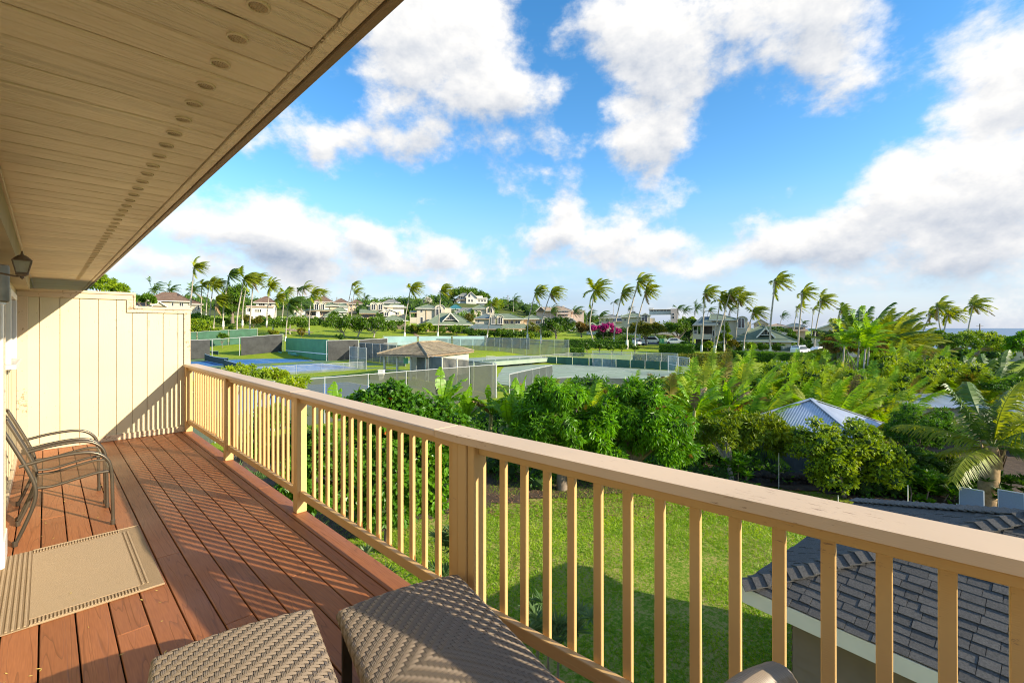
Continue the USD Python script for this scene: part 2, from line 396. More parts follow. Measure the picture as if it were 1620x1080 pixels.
def weathered_paint(name, col, peel, streak=(2.2, 2.2, 2.2), rough=0.45, amount=0.10, var=0.06):
    """House paint with specks and cracks where it has come away along the grain."""
    c = np.array(col)
    n = {'g': ('geometry', {}), 'mp': ('mapping', {'scale': streak}), 'n1': ('noise_texture', {'scale': 22.0, 'detail': 6.0, 'roughness': 0.7}), 'n2': ('noise_texture', {'scale': 2.2, 'detail': 2.0}),
         's': ('math', {'math_type': 'multiply_add', 'value2': 0.55}), 'm': ('map_range', {'from_min': 1.0 - amount * 1.6, 'from_max': 1.05 - amount * 1.6, 'to_min': 0, 'to_max': 1, 'clamp': True}),
         'n3': ('noise_texture', {'scale': 1.3, 'detail': 4.0}), 'c': ('rgb_ramp', {'ramp': [(0.3, hexc(c * (1 - var))), (0.7, hexc(np.minimum(c * (1 + var), 1)))]}),
         'x': ('mix', {'mix_type': 'mix', 'color2': hexc(peel)}), 'n4': ('noise_texture', {'scale': 60.0, 'detail': 3.0}), 'bs': ('math', {'math_type': 'multiply_add', 'value2': -2.2}),
         'b': ('bump', {'strength': 0.3, 'distance': 0.002}), 'p': ('principled_bsdf', {'roughness': rough, 'specular_ior_level': 0.4})}
    l = [('g.position', 'mp.vector'), ('mp.vector', 'n1.vector'), ('g.position', 'n2.vector'), ('n2.fac', 's.value1'), ('n1.fac', 's.value3'), ('s.value', 'm.value'), ('g.position', 'n3.vector'), ('n3.fac', 'c.fac'),
         ('c.color', 'x.color1'), ('m.result', 'x.fac'), ('x.color', 'p.base_color'), ('mp.vector', 'n4.vector'), ('m.result', 'bs.value1'), ('n4.fac', 'bs.value3'), ('bs.value', 'b.height'), ('b.normal', 'p.normal')]
    return mat(name, n, l)


def build_soffit_mat():
    """Painted boards with a raised wood grain that runs along each board (across the deck)."""
    n = {'g': ('geometry', {}), 'oi': ('object_info', {}), 'o1': ('math', {'math_type': 'multiply', 'value2': 41.0}), 'off': ('combine_xyz', {}), 'ad': ('vector_math', {'math_type': 'add'}),
         'mp': ('mapping', {'scale': (1.3, 14.0, 9.0)}), 'w': ('noise_texture', {'scale': 1.0, 'detail': 1.5, 'roughness': 0.45}), 'ml': ('math', {'math_type': 'multiply', 'value2': 17.0}), 'pg': ('math', {'math_type': 'pingpong', 'value2': 0.5}),
         'mp2': ('mapping', {'scale': (8.0, 120.0, 90.0)}), 'fn': ('noise_texture', {'scale': 1.6, 'detail': 4.0}), 'sm': ('math', {'math_type': 'multiply_add', 'value2': 0.5}),
         'n3': ('noise_texture', {'scale': 2.0, 'detail': 4.0}), 'c': ('rgb_ramp', {'ramp': [(0.30, (0.70, 0.575, 0.405)), (0.68, (0.82, 0.69, 0.50))]}),
         'mr': ('map_range', {'from_min': 0, 'from_max': 1, 'to_min': 0.93, 'to_max': 1.07}), 'hs': ('hsv', {'hue': 0.5, 'saturation': 1.0, 'fac': 1.0}),
         'b': ('bump', {'strength': 0.8, 'distance': 0.008}), 'p': ('principled_bsdf', {'roughness': 0.5, 'specular_ior_level': 0.35})}
    l = [('oi.random', 'o1.value1'), ('o1.value', 'off.x'), ('g.position', 'ad.vector1'), ('off.vector', 'ad.vector2'), ('ad.vector', 'mp.vector'), ('mp.vector', 'w.vector'), ('w.fac', 'ml.value1'), ('ml.value', 'pg.value1'),
         ('ad.vector', 'mp2.vector'), ('mp2.vector', 'fn.vector'), ('fn.fac', 'sm.value1'), ('pg.value', 'sm.value3'), ('sm.value', 'b.height'), ('b.normal', 'p.normal'), ('g.position', 'n3.vector'), ('n3.fac', 'c.fac'),
         ('c.color', 'hs.color'), ('oi.random', 'mr.value'), ('mr.result', 'hs.value'), ('hs.color', 'p.base_color')]
    return mat('soffit_paint', n, l)


M_PLANK = build_plank_mat()
M_RAIL = weathered_paint('railing_paint', (0.57, 0.365, 0.150), (0.30, 0.19, 0.10), (5, 0.8, 5), amount=0.015)
M_CAP = weathered_paint('rail_cap_paint', (0.64, 0.46, 0.29), (0.33, 0.20, 0.12), (6.0, 0.6, 6.0), rough=0.5, amount=0.028, var=0.08)
M_SOFFIT = build_soffit_mat()
M_TRIM = weathered_paint('trim_paint', (0.55, 0.43, 0.28), (0.30, 0.20, 0.11), (1, 1, 1), amount=0.06)
M_CREAM = weathered_paint('cream_board_paint', (0.54, 0.48, 0.305), (0.42, 0.34, 0.2), (1.2, 1.2, 0.25), amount=0.012, var=0.05)
M_FASCIA = pm('fascia_brown', (0.26, 0.18, 0.11), 0.5, var=0.2)
M_STUCCO = pm('stucco', (0.47, 0.40, 0.27), 0.8, var=0.1, bump=0.9, bscale=70, bdist=0.01)
M_WHITE = pm('white_frame_paint', (0.72, 0.69, 0.60), 0.4, var=0.06)
M_DARKWOOD = pm('dark_underside', (0.05, 0.035, 0.022), 0.8)
M_RUST = pm('rust_stain', (0.30, 0.12, 0.03), 0.8, var=0.3, scale=40)
M_GLASSDARK = mat('window_glass', {'p': ('principled_bsdf', {'base_color': (0.03, 0.035, 0.04), 'roughness': 0.06, 'specular_ior_level': 0.8})}, [])

rng = np.random.default_rng(7)
RX, PY1 = 1.547, 8.80              # inner face of the railing posts; the partition at the deck's end
WALLX = -0.27

# ------------------------------------------------------------------ the deck
deck = '/World/' + numbered('/World', 'deck')
UsdGeom.Xform.Define(stage, deck); data(stage.GetPrimAtPath(deck), kind='structure')
LOCS[deck] = np.zeros(3)
PW = 0.1435
xs = [-0.024 + PW * k for k in range(-2, 12)]
seams = {0: [6.9], 1: [2.4], 2: [5.6], 3: [1.2, 7.1], 4: [3.2], 5: [7.6], 6: [4.08], 7: [2.9], 8: [6.4], 9: [4.3], 10: [3.15], 11: [6.0]}
for k in range(len(xs) - 1):
    x0, x1 = xs[k] + 0.003, min(xs[k + 1] - 0.004, RX - 0.055)
    if x0 < WALLX: x0 = WALLX + 0.002
    if x1 - x0 < 0.03: continue
    cuts = [-2.6] + seams.get(k, []) + [PY1 - 0.005]
    for a, b in zip(cuts[:-1], cuts[1:]):
        dz = rng.uniform(-0.0008, 0.0008)
        MB().cbox(x0, x1, a + 0.0015, b - 0.0015, DECK - 0.026 + dz, DECK + dz, 0.003).build('plank', M_PLANK, deck)
for k in range(len(xs) - 1):                                   # the neighbour's deck beyond the partition
    x0, x1 = max(xs[k] + 0.003, WALLX + 0.002), min(xs[k + 1] - 0.004, RX)
    if x1 - x0 > 0.03: MB().cbox(x0, x1, PY1 + 0.09, PY1 + 4.6, DECK - 0.026, DECK, 0.003).build('plank', M_PLANK, deck)
MB().box(WALLX, RX - 0.06, -2.6, PY1 + 4.6, DECK - 0.24, DECK - 0.032).build('joists', M_DARKWOOD, deck)
ang = math.radians(4.2)
BY = 1.90                                                     # the deck's front bends outward here
def bent(x, y):
    """x of a line along the front of the deck at y"""
    return x + (max(0.0, BY - y)) * math.tan(ang)
# the board that runs round the edge, a little proud of the planks
MB().cbox(RX - 0.050, RX + 0.088, BY + 0.002, 5.1, DECK - 0.022, DECK + 0.004, 0.003).build('edge_board', M_PLANK, deck)
MB().cbox(RX - 0.050, RX + 0.088, 5.103, PY1 - 0.005, DECK - 0.022, DECK + 0.004, 0.003).build('edge_board', M_PLANK, deck)
a = np.array([RX + 0.019, BY - 0.002, DECK - 0.009]); b = np.array([bent(RX + 0.019, -2.6), -2.6, DECK - 0.009])
MB().beam(a, b, 0.138, 0.026).build('edge_board', M_PLANK, deck)
MB().add(*MB().slab([[RX - 0.06, BY, DECK - 0.004], [bent(RX - 0.055, -2.6), -2.6, DECK - 0.004], [RX - 0.06, -2.6, DECK - 0.004]], [0, 0, -0.02]).arrays()).build('plank', M_PLANK, deck)
MB().box(RX + 0.06, RX + 0.085, BY, PY1, DECK - 0.26, DECK - 0.024).build('rim_joist', M_TRIM, deck)
MB().beam(np.array([RX + 0.075, BY, DECK - 0.14]), np.array([bent(RX + 0.075, -2.6), -2.6, DECK - 0.14]), 0.025, 0.22).build('rim_joist', M_TRIM, deck)

# ------------------------------------------------------------------ the railing
rail = thing('railing', 'tan painted wooden deck railing with square balusters and a broad worn cap', 'railing', (RX, BY, DECK))


def rail_section(y0, y1, x0, x1, n, first):
    """Bars between two posts: from (x0, y0) to (x1, y1)."""
    a = np.array([x0, y0, 0]); b = np.array([x1, y1, 0]); d = (b - a) / np.linalg.norm(b - a); nrm = np.array([d[1], -d[0], 0])
    if nrm[0] < 0: nrm = -nrm
    Z = lambda z: np.array([0, 0, DECK + z])
    MB().beam(a + nrm * 0.046 + Z(0.990), b + nrm * 0.046 + Z(0.990), 0.036, 0.034, c=0.004).build('top_rail', M_RAIL, rail, world=True)
    MB().beam(a + nrm * 0.060 + Z(1.0135), b + nrm * 0.060 + Z(1.0135), 0.085, 0.016, c=0.004).build('top_moulding', M_RAIL, rail, world=True)
    MB().beam(a + nrm * 0.042 + Z(0.165), b + nrm * 0.042 + Z(0.165), 0.036, 0.060, c=0.003).build('bottom_rail', M_RAIL, rail, world=True)
    MB().beam(a + nrm * 0.062 + Z(0.145), b + nrm * 0.062 + Z(0.145), 0.078, 0.026, c=0.003).build('bottom_moulding', M_RAIL, rail, world=True)
    L = np.linalg.norm(b - a)
    for k in range(n):
        t = first + 0.138 * k
        if t > L - 0.02: break
        m = MB(); j = rng.normal(0, 0.0012, 2)
        p = a + d * t + nrm * (0.085 + j[0])
        m.beam(p + Z(0.158), p + d * j[1] + Z(0.999), 0.040, 0.022, up=nrm, c=0.0025)
        bp = m.build('baluster', M_RAIL, rail, world=True)
        nm = MB()
        for zz in (0.178, 0.972):
            c = p - d * 0.0202 + nrm * rng.uniform(-.003, .003) + Z(zz + rng.uniform(-.006, .004))
            s1, s2 = nrm * .0028, np.array([0, 0, .0028]); ring = [c + s1 * math.cos(q) + s2 * math.sin(q) - d * .0006 for q in np.linspace(0, 6.28, 7)[:-1]]
            nm.poly(ring)
        v, f = nm.arrays(); put(bp + '/nail_heads', v - LOCS[rail], f, M_RUST)
        if rng.random() < 0.42:
            s = MB(); hgt = rng.uniform(0.012, 0.05)
            q = p - d * 0.0203 + nrm * rng.uniform(-0.008, 0.008)
            s.slab([q + Z(0.160) + nrm * -0.006, q + Z(0.160) + nrm * 0.007, q + Z(0.160 + hgt) + nrm * 0.002, q + Z(0.160 + hgt * 0.8) + nrm * -0.003], -d * 0.0006)
            v, f = s.arrays()
            pr = put(bp + '/rust_stain', v - LOCS[rail], f, M_RUST)


POSTS = [PY1 - 0.06, 6.50, 4.22]
for i, y in enumerate(POSTS):
    MB().cbox(RX, RX + 0.089, y - 0.044, y + 0.044, DECK + 0.004, DECK + 1.020, 0.004).build('post', M_RAIL, rail, world=True)
rail_section(POSTS[1] + 0.045, POSTS[0] - 0.045, RX, RX, 16, 0.09)
rail_section(POSTS[2] + 0.045, POSTS[1] - 0.045, RX, RX, 16, 0.09)
rail_section(BY + 0.085, POSTS[2] - 0.045, RX, RX, 16, 0.10)
# the corner where the railing bends: two posts and a filler between them
MB().cbox(RX, RX + 0.089, BY + 0.030, BY + 0.084, DECK + 0.004, DECK + 1.020, 0.004).build('post', M_RAIL, rail, world=True)
MB().cbox(RX - 0.006, RX + 0.083, BY - 0.040, BY + 0.0285, DECK + 0.004, DECK + 1.020, 0.004).build('post', M_RAIL, rail, world=True)
MB().cbox(RX + 0.004, RX + 0.093, BY - 0.094, BY - 0.0415, DECK + 0.004, DECK + 1.020, 0.004).build('post', M_RAIL, rail, world=True)
y2 = -0.78
rail_section(BY - 0.095, y2 + 0.045, bent(RX, BY - 0.095), bent(RX, y2 + 0.045), 24, 0.125)
MB().cbox(bent(RX, y2), bent(RX, y2) + 0.089, y2 - 0.044, y2 + 0.044, DECK + 0.004, DECK + 1.020, 0.004).build('post', M_RAIL, rail, world=True)
rail_section(y2 - 0.045, -2.6, bent(RX, y2), bent(RX, -2.6), 16, 0.1)
# the cap, in three lengths
for (ya, yb) in ((PY1 - 0.01, 4.28), (4.277, BY + 0.22)):
    MB().cbox(RX - 0.018, RX + 0.162, yb, ya, DECK + 1.0225, DECK + 1.062, 0.006).build('cap', M_CAP, rail, world=True)
m = MB()
xa, xb = RX - 0.018, RX + 0.162
yb = -2.6
m.slab([[xa, BY + 0.217, DECK + 1.0225], [xb, BY + 0.217, DECK + 1.0225], [xb, BY, DECK + 1.0225], [bent(xb, yb), yb, DECK + 1.0225], [bent(xa, yb), yb, DECK + 1.0225], [xa, BY, DECK + 1.0225]], [0, 0, 0.0395])
m.build('cap', M_CAP, rail, world=True)

# ------------------------------------------------------------------ the soffit overhead
soffit = '/World/' + numbered('/World', 'soffit')
UsdGeom.Xform.Define(stage, soffit); data(stage.GetPrimAtPath(soffit), kind='structure'); LOCS[soffit] = np.zeros(3)
SZ = CAMZ + 0.669
BW = 0.148
VX = 0.311
y = 1.048 - 0.074 - 15 * BW
k = 0
M_VENT = pm('vent_paint', (0.68, 0.56, 0.39), 0.5)
M_HOLE = pm('vent_dark', (0.10, 0.08, 0.05), 0.9)
while y < PY1 + 4.5:
    y1 = y + BW
    d = rng.uniform(0, 0.002)
    b = MB(); b.cbox(-0.142, 0.452, y + 0.0035, y1 - 0.0035, SZ + d, SZ + 0.016 + d, 0.004)
    pl = b.build('plank', M_SOFFIT, soffit)
    yc = y + 0.074
    if 0.3 < yc < PY1 - 0.05:
        vm = MB(); R = 0.0225
        vm.lathe([(R, SZ + d + 0.001), (R, SZ + d - 0.0045), (R * 0.9, SZ + d - 0.006), (R * 0.80, SZ + d - 0.004), (R * 0.78, SZ + d + 0.001)], 20, (VX, yc, 0))
        for q in np.linspace(-0.7, 0.7, 6):
            w = R * 0.8 * math.sqrt(1 - q * q)
            vm.slab([[VX + q * R * 0.8 - 0.0012, yc - w, SZ + d - 0.0045], [VX + q * R * 0.8 + 0.0022, yc - w, SZ + d - 0.0015], [VX + q * R * 0.8 + 0.0022, yc + w, SZ + d - 0.0015], [VX + q * R * 0.8 - 0.0012, yc + w, SZ + d - 0.0045]], [0.0008, 0, 0.0008])
        v, f = vm.arrays(); put(pl + '/vent', v, f, M_VENT)
    y = y1; k += 1
MB().box(-0.142, 0.452, -2.6, PY1 + 4.7, SZ + 0.0185, SZ + 0.04).build('backing', M_DARKWOOD, soffit)
MB().cbox(0.455, 0.4855, -2.6, PY1 + 4.7, SZ - 0.006, SZ + 0.03, 0.004).build('edge_trim', M_SOFFIT, soffit)
MB().cbox(0.4875, 0.508, -2.6, PY1 + 4.7, SZ - 0.012, SZ + 0.20, 0.003).build('fascia', M_FASCIA, soffit)
MB().slab([[0.507, -2.6, SZ + 0.19], [0.507, PY1 + 4.7, SZ + 0.19], [-3.0, PY1 + 4.7, SZ + 1.4], [-3.0, -2.6, SZ + 1.4]], [0, 0, 0.05]).build('roof_deck', M_FASCIA, soffit)
MB().cbox(-0.152, -0.130, -2.6, PY1 + 4.7, SZ - 0.012, SZ - 0.0005, 0.003).build('cove_strip', M_TRIM, soffit)

# ------------------------------------------------------------------ the house wall on the left
wall = thing('house_wall', 'cream house wall under the soffit with a stucco header and a small white window', 'wall', (WALLX, 4.0, DECK))
MB().box(WALLX - 0.20, WALLX, -2.6, PY1 + 4.8, DECK - 3.9, SZ + 0.5).build('wall', M_CREAM, wall, world=True)
MB().box(WALLX + 0.001, -0.143, 2.2, PY1 + 4.7, SZ - 0.17, SZ + 0.02).build('header', M_STUCCO, wall, world=True)
for gy in np.arange(5.35, 8.8, 0.3):
    MB().cbox(WALLX + 0.0005, WALLX + 0.006, gy, gy + 0.006, DECK + 0.02, DECK + 1.9, 0.001).build('batten', M_CREAM, wall, world=True)
MB().cbox(WALLX + 0.0006, WALLX + 0.03, 5.0, PY1 - 0.03, DECK + 0.001, DECK + 0.08, 0.004).build('skirting', M_TRIM, wall, world=True)
# window near the partition
wy0, wy1, wz0, wz1 = 6.55, 7.75, DECK + 1.28, DECK + 1.95
w = MB()
w.cbox(WALLX + 0.001, WALLX + 0.040, wy0 - 0.06, wy0, wz0, wz1, 0.004); w.cbox(WALLX + 0.001, WALLX + 0.040, wy1, wy1 + 0.06, wz0, wz1, 0.004)
w.cbox(WALLX + 0.001, WALLX + 0.041, wy0 - 0.06, wy1 + 0.06, wz1 + 0.001, wz1 + 0.06, 0.004)
fr = w.build('window', M_WHITE, wall, world=True)
v, f = MB().box(WALLX + 0.002, WALLX + 0.012, wy0 + 0.001, wy1 - 0.001, wz0, wz1).arrays(); put(fr + '/pane', v - LOCS[wall], f, M_GLASSDARK)
v, f = MB().cbox(WALLX + 0.001, WALLX + 0.075, wy0 - 0.10, wy1 + 0.10, wz0 - 0.045, wz0 - 0.002, 0.004).arrays(); put(fr + '/sill', v - LOCS[wall], f, M_WHITE)

dj = thing('door_post', 'white door frame post beside the chairs, dull grey at its top', 'door frame', (WALLX, 4.75, DECK))
MB().cbox(WALLX + 0.001, -0.193, 4.62, 4.94, DECK + 0.002, DECK + 0.19, 0.006).build('foot', M_WHITE, dj, world=True)
MB().cbox(WALLX + 0.002, -0.201, 4.60, 4.93, DECK + 0.192, SZ - 0.38, 0.006).build('post', M_WHITE, dj, world=True)
MB().cbox(-0.2005, -0.196, 4.78, 4.80, DECK + 0.2, SZ - 0.40, 0.001).build('seam', M_TRIM, dj, world=True)

M_GREYMETAL = pm('aged_grey_metal', (0.20, 0.165, 0.115), 0.42, var=0.2, metallic=0.6, scale=9)
cyl = thing('cylinder_light', 'dull bronze cylindrical wall light above the white door post', 'wall light', (-0.225, 4.45, SZ - 0.30))
MB().lathe([(0.0, 0.04), (0.058, 0.04), (0.062, 0.03), (0.062, -0.19), (0.056, -0.20), (0.052, -0.19), (0.0, -0.185)], 24).build('shade', M_GREYMETAL, cyl, smooth=35)
MB().lathe([(0.0, -0.186), (0.045, -0.187), (0.045, -0.215), (0.0, -0.22)], 20).build('lamp', M_WHITE, cyl, smooth=35)
MB().box(-0.043, 0.0, -0.03, 0.03, -0.13, -0.03).build('bracket', M_GREYMETAL, cyl)

# ------------------------------------------------------------------ lantern
def lantern():
    M_BR = pm('verdigris_bronze', (0.17, 0.125, 0.085), 0.5, var=0.35, scale=25, metallic=0.35, bump=0.5, bscale=60, bdist=0.006)
    M_LG = mat('lantern_glass', {'g': ('transparent_bsdf', {'color': (0.85, 0.83, 0.74)}), 's': ('principled_bsdf', {'base_color': (0.5, 0.47, 0.38), 'roughness': 0.15}), 'm': ('mix_closure', {'fac': 0.45})},
               [('g.BSDF', 'm.closure1'), ('s.BSDF', 'm.closure2')], surface='m.closure')
    c = np.array([-0.100, 4.10, CAMZ + 0.372])
    t = thing('wall_lantern', 'weathered bronze wall lantern with clear glass panes below the soffit', 'lantern', c)
    UsdGeom.Xformable(stage.GetPrimAtPath(t)).AddScaleOp().Set(Gf.Vec3f(0.6, 0.6, 0.6))
    hz = lambda s, z: [[s, s, z], [-s, s, z], [-s, -s, z], [s, -s, z]]
    m = MB(); 
    m.lathe([(0.0, 0.165), (0.006, 0.16), (0.010, 0.148), (0.006, 0.14), (0.014, 0.132), (0.012, 0.125), (0.030, 0.118), (0.046, 0.105), (0.066, 0.083), (0.078, 0.068), (0.0, 0.066)], 12)
    m.build('hood', M_BR, t, smooth=40)
    m = MB()
    for i in range(4):
        a0 = hz(0.068, 0.064); a1 = hz(0.042, -0.060)
        m.beam(a1[i], a0[i], 0.009, 0.009)
        m.beam(a0[i], a0[(i + 1) % 4], 0.012, 0.010); m.beam(a1[i], a1[(i + 1) % 4], 0.010, 0.010)
    m.build('cage', M_BR, t)
    for i in range(4):
        a0 = np.array(hz(0.063, 0.062)); a1 = np.array(hz(0.039, -0.057)); j = (i + 1) % 4
        n = (a0[i] + a0[j]) * [1, 1, 0]; n = n / np.linalg.norm(n) * 0.002
        MB().slab([a1[i] * [.93, .93, 1], a1[j] * [.93, .93, 1], a0[j] * [.93, .93, 1], a0[i] * [.93, .93, 1]], n).build('pane', M_LG, t)
    MB().lathe([(0.0, 0.045), (0.018, 0.04), (0.024, 0.01), (0.014, -0.03), (0.014, -0.055), (0.0, -0.055)], 14).build('bulb', M_WHITE, t, smooth=60)
    MB().lathe([(0.0, -0.058), (0.046, -0.062), (0.050, -0.072), (0.034, -0.088), (0.014, -0.098), (0.017, -0.108), (0.006, -0.118), (0.0, -0.13)], 14).build('base', M_BR, t, smooth=40)
    m = MB(); m.tube(bez([[0, 0, -0.085], [-0.05, 0, -0.095], [-0.15, 0, -0.075], [-0.275, 0, -0.08]], 6), 0.009, 8); m.cbox(-0.282, -0.270, -0.04, 0.04, -0.14, -0.02, 0.003)
    m.build('bracket', M_BR, t)


lantern()

# ------------------------------------------------------------------ the partition at the end of the deck
pt = thing('privacy_partition', 'cream boarded partition with a stepped tan frame closing the far end of the deck', 'partition', (0.6, PY1, DECK))
Z1, Z2, XS, XR = DECK + 2.14, DECK + 1.936, 0.92, 1.622
gx = [WALLX + 0.02, -0.057, 0.138, 0.334, 0.53, 0.726, 0.905, 1.08, 1.275, 1.46, 1.60]
for a, b in zip(gx[:-1], gx[1:]):
    top = Z1 - 0.08 if b <= XS + 0.01 else Z2 - 0.08
    MB().cbox(a + 0.003, b - 0.003, PY1 + 0.010, PY1 + 0.03, DECK + 0.015, top, 0.003).build('panel', M_CREAM, pt, world=True)
MB().box(WALLX + 0.01, XS, PY1 + 0.024, PY1 + 0.06, DECK - 0.05, Z1 - 0.02).build('core', M_TRIM, pt, world=True)
MB().box(XS + 0.002, XR - 0.02, PY1 + 0.024, PY1 + 0.06, DECK - 0.05, Z2 - 0.02).build('core', M_TRIM, pt, world=True)
fr = [(WALLX + 0.005, WALLX + 0.107, DECK + 0.09, Z1 - 0.095), (WALLX + 0.005, XS + 0.002, Z1 - 0.094, Z1 - 0.022), (XS - 0.080, XS, Z2 - 0.075, Z1 - 0.0955), (XS - 0.080, XR, Z2 - 0.150 + 0.075, Z2 - 0.022), (XR - 0.085, XR, DECK + 0.09, Z2 - 0.0765), (WALLX + 0.005, XR, DECK + 0.002, DECK + 0.088)]
fr[2] = (XS - 0.080, XS, Z2 - 0.0205, Z1 - 0.0955)
for (x0, x1, z0, z1) in fr:
    MB().cbox(x0, x1, PY1 - 0.014, PY1 + 0.012, z0, z1, 0.003).build('frame_board', M_TRIM, pt, world=True)
MB().cbox(WALLX + 0.005, XS + 0.022, PY1 - 0.03, PY1 + 0.085, Z1 - 0.0215, Z1 + 0.016, 0.004).build('cap', M_TRIM, pt, world=True)
MB().cbox(XS + 0.001, XR + 0.02, PY1 - 0.03, PY1 + 0.085, Z2 - 0.0215, Z2 + 0.016, 0.004).build('cap', M_TRIM, pt, world=True)
MB().cbox(XS + 0.0005, XS + 0.022, PY1 - 0.028, PY1 + 0.083, Z2 + 0.0165, Z1 - 0.022, 0.003).build('cap', M_TRIM, pt, world=True)

nh = MB(); rn = np.random.default_rng(5)
M_NAIL = pm('nail_head', (0.16, 0.11, 0.06), 0.7, var=.4, scale=80)
for a, b in zip(gx[:-1], gx[1:]):
    top = Z1 - 0.12 if b <= XS + 0.01 else Z2 - 0.12
    for k in range(rn.integers(4, 9)):
        x, z = rn.uniform(a + .02, b - .02), rn.uniform(DECK + .15, top); r = rn.uniform(.0015, .0035)
        nh.lathe([(0, -.0006), (r, -.0006), (r * 1.05, .0006)], 7); v = nh.v[-1]; nh.v[-1] = np.stack([v[:, 0] + x, v[:, 2] + PY1 + .0095, v[:, 1] + z], 1)
for (x0, x1, z0, z1) in fr:
    L = max(x1 - x0, z1 - z0)
    for k in range(int(L / .4) + 1):
        q = (k + .5) / (int(L / .4) + 1); x, z = x0 + (x1 - x0) * (q if x1 - x0 > z1 - z0 else .5), z0 + (z1 - z0) * (q if z1 - z0 >= x1 - x0 else .5); r = .004
        nh.lathe([(0, -.0006), (r, -.0006), (r * 1.05, .0006)], 7); v = nh.v[-1]; nh.v[-1] = np.stack([v[:, 0] + x, v[:, 2] + PY1 - .0145, v[:, 1] + z], 1)
nh.build('nail_heads', M_NAIL, pt, world=True, kind='stuff')

# ------------------------------------------------------------------ rug
def rug():
    def rm(name, c, sc):
        return pm(name, c, 0.95, scale=260, detail=3, col2=tuple(np.array(c) * 0.55), amount=0.9, bump=0.9, bscale=320, bdist=0.006, spec=0.1)
    A = rm('rug_pile', (0.60, 0.435, 0.265), 1); B = rm('rug_border', (0.46, 0.325, 0.19), 1)
    t = thing('door_mat', 'tan ribbed indoor-outdoor rug lying on the deck planks', 'rug', (0.17, 4.24, DECK))
    x0, x1, y0, y1 = -0.215, 0.535, 3.63, 4.86
    m = MB(); m.cbox(x0, x1, y0, y1, DECK + 0.001, DECK + 0.0065, 0.002); m.build('backing', B, t, world=True)
    m = MB(); m.cbox(x0 + 0.15, x1 - 0.115, y0 + 0.085, y1 - 0.085, DECK + 0.0067, DECK + 0.0095, 0.001); m.build('field', A, t, world=True)
    m = MB()
    for k in range(6):
        xx = x0 + 0.012 + k * 0.0235
        m.cbox(xx, xx + 0.013, y0 + 0.012, y1 - 0.012, DECK + 0.0067, DECK + 0.0125, 0.003)
    for k in range(2):
        xx = x1 - 0.105 + k * 0.0235
        m.cbox(xx, xx + 0.013, y0 + 0.085, y1 - 0.085, DECK + 0.0067, DECK + 0.0115, 0.003)
    n = int((x1 - 0.1 - x0 - 0.155) / 0.0155)
    for k in range(n):
        xx = x0 + 0.155 + k * 0.0155
        for ya in (y0 + 0.018, y1 - 0.070):
            m.cbox(xx, xx + 0.0085, ya, ya + 0.052, DECK + 0.0067, DECK + 0.0125, 0.002)
    m.cbox(x0 + 0.15, x1, y0, y0 + 0.014, DECK + 0.0068, DECK + 0.0115, 0.002); m.cbox(x0 + 0.15, x1, y1 - 0.014, y1, DECK + 0.0068, DECK + 0.0115, 0.002)
    m.build('rib', A, t, world=True, kind='stuff')


rug()

